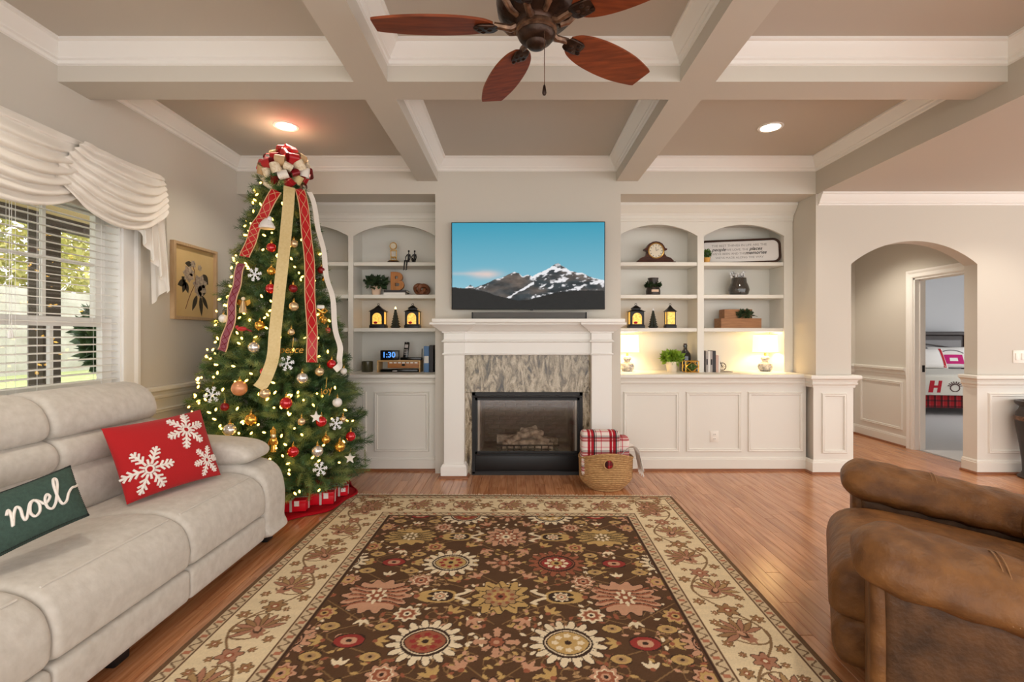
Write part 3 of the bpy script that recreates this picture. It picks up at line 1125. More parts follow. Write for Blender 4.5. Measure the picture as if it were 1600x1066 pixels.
house = root('neighbour_house', 'long pale building across the drive')
MB().box(-24, -23, 4, 44, -0.45, 3.6).build('wall_surface', 'house_white', house, smooth=False)
garden_tree(-27, 18.0, 12.5, 4.2, 'tree_grey', 'grey green tree seen through the window left of the porch post', 3000)
garden_tree(-26.5, 26.5, 12.5, 4.4, 'tree_gold', 'golden leaved tree seen through the window right of the porch post', 4200)
garden_tree(-31, 23.0, 14.0, 4.6, 'tree_grey', 'taller grey green tree behind the golden one across the drive', 3000)
garden_tree(-29, 34.0, 12.0, 4.8, 'tree_gold', 'golden tree furthest to the right beyond the drive', 3000)
garden_tree(-27, 10.0, 12.0, 4.6, 'tree_grey', 'grey green tree furthest to the left beyond the drive', 2500)
garden_tree(-12.2, 14.6, 2.1, 0.5, 'plant_dark', 'slim dark evergreen shrub on the lawn beside the porch post', 1800)
# ------------------------------------------------------------------ built-in bookcases and cabinets
SH = [2.13, 1.784, 1.43]        # upper faces of the shelves
SHT = 0.04


def bookcase(name, label, x0, x1, bays):
    t_ = thing(name, label, 'bookcase', ((x0 + x1) / 2, YN, ZR))
    mbk = MB().box(x0, x1, YBACK - 0.01, YBACK + 0.02, ZR, ZH)
    mbk.build('back_panel', 'cabinet_white', t_, smooth=False)
    edges = [x0] + [e for b in bays for e in b] + [x1]
    for i in range(0, len(edges), 2):
        MB().box(edges[i], edges[i + 1], YN, YBACK - 0.01, ZR, 2.56).build('stile', 'cabinet_white', t_, smooth=False)
    for (a, b) in bays:
        for z in SH:
            MB().rbox(a, b, YN + 0.012, YBACK - 0.01, z - SHT, z, 0.003, 1).build('shelf', 'cabinet_white', t_)
        # arched head
        n_ = 20
        z0, z1 = 2.405, 2.525
        hw_, rs = (b - a) / 2, z1 - z0
        rd = (hw_ ** 2 + rs ** 2) / (2 * rs)
        arc_ = []
        for i in range(n_ + 1):
            x = a + (b - a) * i / n_
            arc_.append((x, z1 - rd + math.sqrt(max(0, rd * rd - (x - (a + b) / 2) ** 2))))
        MB().prism([(b, 2.56), (a, 2.56)] + arc_, 'y', YN, YN + 0.03).build('arched_rail', 'cabinet_white', t_, angle=20)
    cp = [(0, ZH - 0.002), (0.10, ZH - 0.002), (0.10, ZH - 0.03), (0.085, ZH - 0.04), (0.06, ZH - 0.075), (0.03, ZH - 0.1), (0.026, ZH - 0.112), (0.016, ZH - 0.116),
          (0.014, ZH - 0.15), (0.008, ZH - 0.156), (0.008, ZH - 0.176), (0, ZH - 0.18)]
    MB().sweep([(x1, YN), (x0, YN)], cp).build('crown', 'cabinet_white', t_, angle=25)
    MB().box(x0, x1, YN, YBACK, 2.56, ZH - 0.1).build('top_box', 'cabinet_white', t_, smooth=False)
    return t_


bookcase('bookcase', 'white arched bookcase with three shelves per bay left of the television', XL + 0.004, BX0 - 0.004, [(-2.66, -1.782), (-1.728, -0.86)])
bookcase('bookcase', 'white arched bookcase with three shelves per bay right of the television', BX1 + 0.004, XR - 0.004, [(1.07, 1.917), (1.985, 2.834)])


def base_cabinet(label, x0, x1, panels):
    t_ = thing('base_cabinet', label, 'cabinet', ((x0 + x1) / 2, YC, 0))
    MB().box(x0, x1, YC, YBACK + 0.015, 0, ZR - 0.03).build('body', 'cabinet_white', t_, smooth=False)
    MB().box(x0, x1, YC - 0.004, YBACK - 0.011, ZR - 0.03, ZR).build('countertop', 'cabinet_white', t_, smooth=False)
    MB().sweep([(x1, YC), (x0, YC)], RAIL).build('counter_moulding', 'cabinet_white', t_, angle=25)
    MB().sweep([(x1, YC), (x0, YC)], BASE).build('plinth', 'cabinet_white', t_, angle=25)
    MB().sweep([(x1, YC), (x0, YC)], SHOE).build('shoe_moulding', 'oak_trim', t_, angle=25)
    for a, b in panels:
        d_ = MB().box(a + 0.034, b - 0.034, YC - 0.003, YC + 0.001, 0.186 + 0.034, 0.789 - 0.034).build('door_panel', 'cabinet_white', t_, smooth=False)
        panel_frame('x', a, b, 0.186, 0.789, w=0.036, d=0.018, at_=YC).build('panel_moulding', 'cabinet_white', d_, angle=25)
    return t_


base_cabinet('long white panelled base cabinet behind the Christmas tree', XL + 0.004, BX0 - 0.004, [(-2.67, -2.12), (-2.05, -1.50), (-1.423, -0.872)])
base_cabinet('long white panelled base cabinet with outlet under the lamps', BX1 + 0.004, XR - 0.032, [(1.07, 1.63), (1.695, 2.253), (2.313, 2.866)])

ot = thing('wall_outlet', 'small white outlet plate on the middle cabinet panel', 'outlet', (1.97, YC - 0.004, 0.34))
px = (1115.5 - CX) / 156.0
pz = H - (682 - CY) / 156.0
MB().rbox(px - 0.043, px + 0.043, YC - 0.010, YC - 0.0025, pz - 0.058, pz + 0.058, 0.003).build('plate', 'switch_plate', ot)
for dz in (-0.022, 0.022):
    o = MB().rbox(px - 0.017, px + 0.017, YC - 0.012, YC - 0.009, pz + dz - 0.014, pz + dz + 0.014, 0.002).build('socket', 'switch_plate', ot)
    MB().box(px - 0.008, px - 0.005, YC - 0.0125, YC - 0.0115, pz + dz - 0.004, pz + dz + 0.006).box(px + 0.005, px + 0.008, YC - 0.0125, YC - 0.0115, pz + dz - 0.004, pz + dz + 0.006).build('slot', 'black_metal', o, smooth=False)

sw = thing('light_switch', 'double white light switch on the wall right of the arch', 'light switch', (4.95, YB, 1.15))
MB().rbox(4.855, 4.985, YB - 0.007, YB, 1.08, 1.205, 0.003).build('plate', 'switch_plate', sw)
for dx in (4.89, 4.95):
    MB().rbox(dx - 0.017, dx + 0.017, YB - 0.012, YB - 0.006, 1.11, 1.175, 0.002).build('rocker', 'switch_plate', sw)

# ------------------------------------------------------------------ fireplace
fp = thing('fireplace_mantel', 'white mantel with stepped shelf and two pilasters below the television', 'mantel', (0.11, YB, 0))
PL = [(-0.69, -0.497), (0.713, 0.905)]
YP = 4.62
for a, b in PL:
    MB().rbox(a, b, YP, YB, 0.1, 1.164, 0.003, 1).build('pilaster', 'trim_white', fp)
    MB().sweep([(b, YB), (b, YP), (a, YP), (a, YB)], [(0, 0.13), (0.012, 0.128), (0.02, 0.108), (0.026, 0.104), (0.026, 0), (0, 0)]).build('pilaster_base', 'trim_white', fp, angle=25)
    MB().sweep([(b, YB), (b, YP), (a, YP), (a, YB)], [(o_ + 0.007, z) for o_, z in SHOE]).build('shoe_moulding', 'oak_trim', fp, angle=25)
YFZ = 4.665
path = [(0.905, YB), (0.905, YP), (0.713, YP), (0.713, YFZ), (-0.497, YFZ), (-0.497, YP), (-0.69, YP), (-0.69, YB)]
MB().box(-0.69, 0.905, YFZ, YB, 1.165, 1.47).box(-0.69, -0.497, YP, YB, 1.165, 1.47).box(0.713, 0.905, YP, YB, 1.165, 1.47).build('frieze', 'trim_white', fp, smooth=False)
MB().sweep(path, [(0, 1.182), (0.012, 1.18), (0.016, 1.172), (0.012, 1.164), (0, 1.162)]).build('frieze_bead', 'trim_white', fp, angle=25)
MB().sweep(path, [(0, 1.312), (0.006, 1.31), (0.02, 1.296), (0.02, 1.29), (0.008, 1.284), (0, 1.282)]).build('frieze_bead', 'trim_white', fp, angle=25)
MB().sweep(path, [(0, 1.472), (0.115, 1.472), (0.115, 1.452), (0.1, 1.444), (0.075, 1.428), (0.045, 1.404), (0.034, 1.392), (0.018, 1.388), (0.016, 1.376), (0, 1.372)]).build('bed_moulding', 'trim_white', fp, angle=25)
MB().rbox(-0.78, 1.0, 4.47, YB, 1.47, 1.505, 0.006).build('mantel_shelf', 'trim_white', fp)

sur = thing('granite_surround', 'veined grey and cream granite slabs around the firebox', 'fireplace surround', (0.11, YB, 0))
IX0, IX1, IZ1 = -0.43, 0.64, 0.80
MB().rbox(-0.497, 0.713, 4.715, YB, IZ1, 1.165, 0.002, 1).build('granite_slab', 'granite', sur)
MB().rbox(-0.497, IX0, 4.715, YB, 0.0, IZ1 - 0.001, 0.002, 1).build('granite_slab', 'granite', sur)
MB().rbox(IX1, 0.713, 4.715, YB, 0.0, IZ1 - 0.001, 0.002, 1).build('granite_slab', 'granite', sur)

ins = thing('gas_fireplace', 'black gas fireplace insert with glass front and ceramic logs', 'fireplace', (0.105, YB, 0))
mb = MB()
mb.box(IX0, IX0 + 0.03, 4.70, YB, 0.015, IZ1).box(IX1 - 0.03, IX1, 4.70, YB, 0.015, IZ1).box(IX0, IX1, 4.70, YB, IZ1 - 0.03, IZ1).box(IX0, IX1, 4.70, YB, 0.0, 0.03)
mb.build('surround_frame', 'black_metal', ins, smooth=False)
MB().rbox(IX0 + 0.01, IX1 - 0.01, 4.685, 4.71, IZ1 - 0.05, IZ1 - 0.035, 0.003).build('hood', 'black_metal', ins)
mb = MB()
gx0, gx1, gz0, gz1 = IX0 + 0.03, IX1 - 0.03, 0.205, IZ1 - 0.055
mb.box(gx0, gx0 + 0.022, 4.705, 4.735, gz0, gz1).box(gx1 - 0.022, gx1, 4.705, 4.735, gz0, gz1).box(gx0, gx1, 4.705, 4.735, gz1 - 0.022, gz1).box(gx0, gx1, 4.705, 4.735, gz0, gz0 + 0.022)
mb.build('door_frame', 'black_metal', ins, smooth=False)
MB().box(gx0 + 0.02, gx1 - 0.02, 4.717, 4.721, gz0 + 0.02, gz1 - 0.02).build('glass', 'fire_glass', ins, smooth=False)
MB().rbox(gx0, gx1, 4.71, 4.74, 0.04, 0.185, 0.004).build('lower_panel', 'black_metal', ins)
MB().rbox(gx0, gx1, 4.70, 4.73, 0.185, 0.2, 0.003).build('louver', 'black_metal', ins)
MB().rbox(gx0, gx1, 4.70, 4.73, 0.03, 0.04, 0.003).build('louver', 'black_metal', ins)
mb = MB()
mb.box(FX0 - 0.02, FX1 + 0.02, 5.27, 5.3, 0.19, 0.78).box(FX0, FX0 + 0.015, 4.76, 5.28, 0.19, 0.72).box(FX1 - 0.015, FX1, 4.76, 5.28, 0.19, 0.72).box(FX0, FX1, 4.74, 5.28, 0.17, 0.2).box(FX0, FX1, 4.76, 5.28, 0.705, 0.72)
mb.build('firebox_lining', 'firebrick', ins, smooth=False)
bme = MB().rbox(-0.058, 0.058, -0.006, 0.006, -0.02, 0.02, 0.004, 1).mesh('fire_brick', False)
bme.materials.append(M['firebrick'])
for r_ in range(10):
    for c_ in range(8):
        bx_ = FX0 + 0.07 + c_ * 0.122 + (0.061 if r_ % 2 else 0) - 0.02
        if bx_ < FX1 - 0.03:
            piece('brick', bme, (bx_, 5.265, 0.225 + r_ * 0.047), ins)


def log(p0, p1, r0, r1, name='log'):
    pts = []
    rr = []
    for i in range(9):
        t_ = i / 8
        p = Vector(p0).lerp(Vector(p1), t_)
        p.z += 0.012 * math.sin(t_ * 7 + r0 * 90)
        pts.append(p)
        rr.append((r0 + (r1 - r0) * t_) * (1 + 0.1 * math.sin(t_ * 17 + p0[0] * 30)))
    return MB().tube(pts, rr, 10).build(name, 'log_char', ins)


log((-0.14, 4.86, 0.255), (0.36, 4.86, 0.25), 0.045, 0.05)
log((-0.2, 4.98, 0.30), (0.42, 5.0, 0.27), 0.05, 0.042)
log((-0.1, 4.85, 0.285), (0.2, 5.02, 0.40), 0.04, 0.035)
log((0.33, 4.85, 0.28), (0.05, 5.0, 0.385), 0.038, 0.032)
log((0.0, 4.9, 0.35), (0.27, 4.93, 0.36), 0.032, 0.03)
gr = MB()
for k in range(9):
    x = -0.16 + k * 0.068
    gr.tube([(x, 4.80, 0.2), (x, 4.80, 0.27)], 0.007, 6)
gr.tube([(-0.2, 4.80, 0.265), (0.42, 4.80, 0.265)], 0.007, 6)
gr.tube([(-0.2, 4.82, 0.225), (0.42, 4.82, 0.225)], 0.008, 6)
gr.build('grate', 'black_metal', ins)

# ------------------------------------------------------------------ television and soundbar
tv = thing('television', 'large flat television showing a snowy mountain under a blue sky', 'television', (0.11, YB, 1.6))
TX0, TX1, TZ0, TZ1 = -0.628, 0.85, 1.60, 2.442
cxv = (TX0 + TX1) / 2
Rt = Matrix.Translation((cxv, 4.69, (TZ0 + TZ1) / 2)) @ Matrix.Rotation(R(-1.2), 4, 'Z') @ Matrix.Rotation(R(1.0), 4, 'X')
hw, hh = (TX1 - TX0) / 2, (TZ1 - TZ0) / 2
MB(Rt).rbox(-hw, hw, -0.012, 0.02, -hh, hh, 0.004, 2).build('bezel', 'tv_edge', tv)
MB(Rt).rbox(-hw * 0.7, hw * 0.7, 0.018, 0.045, -hh * 0.75, hh * 0.6, 0.01, 2).build('back_housing', 'tv_edge', tv)
MB().box(cxv - 0.2, cxv + 0.2, 4.725, YB, 1.85, 2.2).build('wall_mount', 'black_metal', tv, smooth=False)
MB(Rt).rbox(0.02, 0.05, -0.013, 0.0, -hh - 0.008, -hh + 0.003, 0.002).build('sensor', 'tv_edge', tv)


def fbm(x, seed, octs=6, base=3.0):
    r_ = np.random.default_rng(seed)
    y = np.zeros_like(x)
    a = 1.0
    f = base
    for _ in range(octs):
        ph = r_.uniform(0, 100)
        xi = np.floor(x * f + ph)
        fr = x * f + ph - xi
        v0 = np.sin(xi * 127.1 + seed) * 43758.5
        v1 = np.sin((xi + 1) * 127.1 + seed) * 43758.5
        v0, v1 = v0 - np.floor(v0), v1 - np.floor(v1)
        s_ = fr * fr * (3 - 2 * fr)
        y += a * (v0 + (v1 - v0) * s_ - 0.5)
        a *= 0.55
        f *= 2.1
    return y


def vnoise(x, y, seed):
    xi, yi = np.floor(x), np.floor(y)
    fx, fy = x - xi, y - yi
    fx, fy = fx * fx * (3 - 2 * fx), fy * fy * (3 - 2 * fy)

    def h(a, b):
        v = np.sin(a * 127.1 + b * 311.7 + seed * 17.3) * 43758.5453
        return v - np.floor(v)
    return (h(xi, yi) * (1 - fx) + h(xi + 1, yi) * fx) * (1 - fy) + (h(xi, yi + 1) * (1 - fx) + h(xi + 1, yi + 1) * fx) * fy


def fbm2(x, y, seed, octs=5):
    out = np.zeros_like(x)
    a = 0.5
    for k in range(octs):
        out += a * vnoise(x, y, seed + k)
        x, y, a = x * 2.03, y * 2.03, a * 0.5
    return out


def lin(rgb):
    return np.array(srgb(*rgb)[:3])


def screen_mesh():
    nu, nv = 300, 170
    u, v = np.meshgrid(np.linspace(0, 1, nu), np.linspace(0, 1, nv), indexing='ij')   # v up
    c = np.zeros((nu, nv, 3))
    top, bot = lin((58, 152, 178)), lin((134, 186, 202))
    k = np.clip((v - 0.25) / 0.75, 0, 1)[..., None]
    c[:] = bot + (top - bot) * k ** 0.8
    # low cloud at left
    cl = np.exp(-((u - 0.22) / 0.09) ** 2 - ((v - 0.40) / 0.045) ** 2) + 0.5 * np.exp(-((u - 0.1) / 0.12) ** 2 - ((v - 0.41) / 0.02) ** 2)
    cl = np.clip(cl * (0.6 + 0.6 * fbm2(u * 12, v * 12, 3)), 0, 1)[..., None]
    c = c * (1 - cl) + lin((214, 196, 190)) * cl
    # ridge line
    xs_ = [0, 0.08, 0.12, 0.15, 0.24, 0.28, 0.33, 0.38, 0.41, 0.44, 0.465, 0.50, 0.53, 0.57, 0.63, 0.68, 0.70, 0.74, 0.78, 0.82, 0.86, 0.90, 0.94, 1.0]
    zs_ = [0.25, 0.24, 0.28, 0.25, 0.31, 0.35, 0.36, 0.40, 0.43, 0.42, 0.38, 0.40, 0.38, 0.42, 0.47, 0.525, 0.53, 0.48, 0.43, 0.41, 0.41, 0.38, 0.36, 0.33]
    ridge = np.interp(u, xs_, zs_) + 0.018 * fbm(u, 5, 6, 9)
    inm = v < ridge
    tex = fbm2(u * 22 + v * 6, v * 26 - u * 8, 11)
    rock = lin((62, 70, 74)) * (0.25 + 1.1 * tex[..., None])
    warm = lin((126, 112, 102)) * (0.3 + 1.0 * tex[..., None])
    wl = (np.clip(fbm2(u * 9 + 3, v * 14, 21) * 2 - 0.75, 0, 1))[..., None]
    rock = rock * (1 - wl) + warm * wl
    depth = ridge - v
    sn = fbm2(u * 30 - v * 22, v * 34 + u * 12, 31) * 0.9 + np.clip(0.09 - depth, 0, 0.09) * 3.2 + 0.10 * np.exp(-((u - 0.70) / 0.16) ** 2) - 0.16 * (u < 0.5)
    streak = np.exp(-(((v - 0.12) - (u - 0.36) * 1.0) / 0.018) ** 2) * (u > 0.36) * (u < 0.54)
    sn = np.clip((sn + 0.4 * streak - 0.575) * 9, 0, 1)[..., None]
    mt_ = rock * (1 - sn) + lin((232, 230, 232)) * sn
    c = np.where(inm[..., None], mt_, c)
    hill = np.interp(u, [0, 0.1, 0.2, 0.3, 0.42, 0.5, 0.6, 0.72, 0.85, 1.0], [0.245, 0.235, 0.21, 0.15, 0.10, 0.10, 0.15, 0.20, 0.215, 0.205]) + 0.008 * fbm(u, 8, 5, 30)
    hv = (v < hill)
    hc = lin((42, 42, 41)) * (0.75 + 0.4 * fbm2(u * 60, v * 60, 41)[..., None])
    c = np.where(hv[..., None], hc, c)
    V = np.stack([(u - 0.5) * 2 * (hw - 0.008), np.full_like(u, -0.0135), (v - 0.5) * 2 * (hh - 0.008)], -1).reshape(-1, 3)
    i, j = np.meshgrid(np.arange(nu - 1), np.arange(nv - 1), indexing='ij')
    a = (i * nv + j).ravel()
    Fc = np.stack([a, a + nv, a + nv + 1, a + 1], 1)
    V4 = np.concatenate([V, np.ones((len(V), 1))], 1) @ np.array(Rt).T
    me = raw_mesh('screen', V4[:, :3], Fc, 'screen_picture')
    color_attr(me, c.reshape(-1, 3))
    return me


obj('screen', screen_mesh(), None, tv)

sb = thing('soundbar', 'long slim grey soundbar lying on the mantel shelf', 'soundbar', (0.115, 4.6, 1.505))
MB().rbox(-0.415, 0.655, 4.56, 4.64, 1.507, 1.568, 0.008, 2).build('body', 'soundbar_cloth', sb)
MB().rbox(-0.421, -0.405, 4.557, 4.643, 1.506, 1.57, 0.006, 2).build('end_cap', 'black_metal', sb)
MB().rbox(0.645, 0.661, 4.557, 4.643, 1.506, 1.57, 0.006, 2).build('end_cap', 'black_metal', sb)
MB().box(-0.3, -0.26, 4.57, 4.63, 1.505, 1.508).box(0.5, 0.54, 4.57, 4.63, 1.505, 1.508).build('foot', 'black_metal', sb, smooth=False)

# ------------------------------------------------------------------ ceiling fan
FC = Vector((0.085, 2.075, 0))
fan = thing('ceiling_fan', 'bronze ceiling fan with five carved reddish wood blades', 'ceiling fan', (FC.x, FC.y, ZC))
MB().lathe([(0.075, ZC), (0.075, ZC - 0.02), (0.06, ZC - 0.05), (0.03, ZC - 0.07), (0.016, ZC - 0.075)], (FC.x, FC.y, 0), 24).build('canopy', 'bronze', fan)
MB().tube([(FC.x, FC.y, ZC - 0.07), (FC.x, FC.y, 2.86)], 0.014, 12).build('downrod', 'bronze', fan)
MB().lathe([(0.02, 2.88), (0.07, 2.87), (0.13, 2.845), (0.165, 2.80), (0.172, 2.76), (0.165, 2.715), (0.14, 2.69), (0.10, 2.675), (0.09, 2.665), (0.085, 2.655)], (FC.x, FC.y, 0), 36).build('motor_housing', 'bronze', fan)
MB().lathe([(0.085, 2.66), (0.088, 2.652), (0.088, 2.64), (0.082, 2.636), (0.082, 2.626)], (FC.x, FC.y, 0), 32).build('trim_ring', 'bronze_light', fan)
MB().lathe([(0.08, 2.63), (0.077, 2.615), (0.064, 2.60), (0.045, 2.592), (0.042, 2.586), (0.036, 2.575), (0.02, 2.568), (0.006, 2.566)], (FC.x, FC.y, 0), 32).build('switch_housing', 'bronze', fan)
for k in range(5):
    a = R(36 + 72 * k + 1.0)
    rot = Matrix.Translation((FC.x, FC.y, 2.665)) @ Matrix.Rotation(a, 4, 'Z')
    pitch = rot @ Matrix.Rotation(R(-11), 4, 'X')
    # blade outline
    up = [(0.185, 0.03), (0.22, 0.058), (0.28, 0.078), (0.36, 0.09), (0.46, 0.093), (0.56, 0.086), (0.66, 0.066), (0.69, 0.056)]
    ol = smooth_open(up, 5)
    poly = [(p[0], p[1]) for p in ol] + [(p[0], -p[1]) for p in ol[::-1]]
    b_ = MB(pitch).prism(poly, 'z', -0.006, 0.004).build('blade', 'blade_wood', fan, angle=30)
    # carved bracket
    mb = MB(pitch)
    mb.loft(rounded_rect(0, -0.012, 0.072, 0.016, 0.007, 3), 'x', 0.165, 0.265, 0.03, 0.02, 4)
    for q in range(5):
        mb.ball((0.20 + 0.014 * q, 0.022 * math.sin(q * 2.1), -0.018), (0.013, 0.010, 0.007), 8, 5)
    mb.build('blade_bracket', 'bronze', b_)
    MB(rot).tube([(0.085, 0, 0.0), (0.11, 0, -0.012), (0.14, 0, -0.006), (0.18, 0, 0.0)], [0.017, 0.016, 0.014, 0.014], 8).build('blade_arm', 'bronze_light', fan)
    MB(Matrix.Translation((FC.x, FC.y, 0)) @ Matrix.Rotation(a + R(36), 4, 'Z')).tube([(0.10, 0, 2.672), (0.135, 0, 2.684), (0.168, 0, 2.72), (0.176, 0, 2.76), (0.166, 0, 2.81), (0.13, 0, 2.85)], [0.012, 0.014, 0.016, 0.016, 0.013, 0.01], 8).build('housing_rib', 'bronze_light', fan)
cx_ = FC.x + 0.03
cy_ = FC.y - 0.055
MB().tube([(cx_, cy_, 2.618), (cx_, cy_ - 0.012, 2.60), (cx_, cy_ - 0.012, 2.37)], 0.0016, 6).build('pull_chain', 'bronze_light', fan)
MB().lathe([(0.002, 0.035), (0.005, 0.03), (0.008, 0.012), (0.009, 0), (0.006, -0.008), (0.002, -0.01)], (cx_, cy_ - 0.012, 2.345), 10).build('chain_pull', 'bronze', fan)

# ------------------------------------------------------------------ recessed lights
def can_light(x, y, z, label, power):
    t_ = thing('recessed_light', label, 'ceiling light', (x, y, z), 'recessed ceiling lights')
    MB().lathe([(0.075, -0.002), (0.078, -0.006), (0.098, -0.006), (0.1, 0.0), (0.098, 0.004)], (x, y, z), 28).build('trim_ring', 'trim_white', t_)
    MB().lathe([(0.001, -0.0055), (0.076, -0.0055), (0.076, -0.001), (0.001, -0.001)], (x, y, z), 28).build('lens', 'can_glow', t_)
    ld = bpy.data.lights.new('can_light', 'SPOT')
    ld.energy = power * 0.6
    ld.color = (1.0, 0.9, 0.76)
    ld.spot_size = R(125)
    ld.spot_blend = 0.6
    ld.shadow_soft_size = 0.07
    lo = bpy.data.objects.new('can_light', ld)
    lo.location = (x, y, z - 0.03)
    COL.objects.link(lo)
    lo.parent = t_
    lo.matrix_parent_inverse = wmat(t_).inverted()


can_light(-1.905, 4.02, ZC, 'recessed light glowing in the coffer above the Christmas tree', 26)
can_light(2.11, 4.04, ZC, 'recessed light glowing in the coffer before the right bookcase', 26)
can_light(-1.9, 1.75, ZC, 'unseen recessed light added in the coffer above the sofa', 26)  # out of view, added for extra light in the room
can_light(2.11, 1.75, ZC, 'unseen recessed light added in the coffer above the armchair', 48)  # added outside the frame to brighten the floor by the armchair
can_light(4.5, 4.0, ZH, 'recessed light in the lower ceiling before the arch wall', 24)
can_light(3.95, 5.8, ZH, 'recessed light in the hall behind the arch', 50)

# ------------------------------------------------------------------ picture on the left wall
pic = thing('framed_print', 'botanical flower print in a pale wood frame on the left wall', 'picture', (XL, 4.12, 1.48))
y0, y1, z0, z1 = 3.84, 4.40, 1.48, 2.105
xf = XL
P = []
prof = [(0, 0.0), (0, 0.034), (0.004, 0.036), (0.022, 0.036), (0.024, 0.030), (0.026, 0.010), (0.026, 0)]
for (y, z, sy, sz) in ((y0, z0, 1, 1), (y1, z0, -1, 1), (y1, z1, -1, -1), (y0, z1, 1, -1)):
    P.append([(xf + h, y + sy * o_, z + sz * o_) for o_, h in prof])
MB().grid(P, closeu=True).build('frame', 'frame_wood', pic, angle=25)
sheet = MB().box(xf + 0.002, xf + 0.008, y0 + 0.02, y1 - 0.02, z0 + 0.02, z1 - 0.02).build('print', 'art_paper', pic, smooth=False)
ax = xf + 0.0085


def flat_leaf(cy, cz, L, wd, ang, m_, lay=0):
    n_ = 7
    c_, s_ = math.cos(R(ang)), math.sin(R(ang))
    poly = []
    for i in range(n_ + 1):
        t_ = i / n_
        poly.append((t_ * L, wd / 2 * math.sin(PI * t_ ** 0.8)))
    for i in range(n_ - 1, 0, -1):
        t_ = i / n_
        poly.append((t_ * L, -wd / 2 * math.sin(PI * t_ ** 0.8)))
    poly = [(cy + p * c_ - q * s_, cz + p * s_ + q * c_) for p, q in poly]
    MB().prism(poly, 'x', ax + lay * 0.0004, ax + 0.0006 + lay * 0.0004).build('petal' if m_ == 'ink_flower' else 'leaf', m_, sheet, smooth=False)


def pp(u, v):    # position inside the sheet as fractions of the zoomed print
    return y0 + (y1 - y0) * u, z1 - (z1 - z0) * v


for (u, v, L, wd, an) in ((0.45, 0.26, .09, .05, 178), (0.7, 0.36, .11, .07, -50), (0.3, 0.5, .1, .06, 200), (0.3, 0.5, .1, .05, 250), (0.3, 0.5, .1, .05, 290), (0.3, 0.5, .06, .05, 140),
                          (0.56, 0.66, .15, .05, 245), (0.64, 0.66, .18, .05, 275), (0.68, 0.66, .14, .045, 305), (0.6, 0.67, .1, .03, 20)):
    y, z = pp(u, v)
    flat_leaf(y, z, L, wd, an, 'ink_dark')
for (u, v, r_) in ((0.37, 0.39, .075), (0.63, 0.52, .10), (0.47, 0.25, .035), (0.62, 0.28, .03), (0.62, 0.60, .06)):
    y, z = pp(u, v)
    for k in range(7):
        flat_leaf(y, z, r_, r_ * 0.75, k * 51 + 20, 'ink_flower', 1 + k % 2)
MB().tube([(ax + .0005, *pp(0.30, 0.86)), (ax + .0005, *pp(0.36, 0.74)), (ax + .0005, *pp(0.42, 0.64)), (ax + .0005, *pp(0.52, 0.5)), (ax + .0005, *pp(0.5, 0.34)), (ax + .0005, *pp(0.46, 0.27))], 0.0028, 5).build('stem', 'ink_red', sheet)
# ------------------------------------------------------------------ rug
RW, RY0, RY1 = 2.70, 0.42, 4.07
rug = thing('area_rug', 'brown and ivory floral rug with fringed end on the wood floor', 'rug', (-0.085, (RY0 + RY1) / 2, 0))


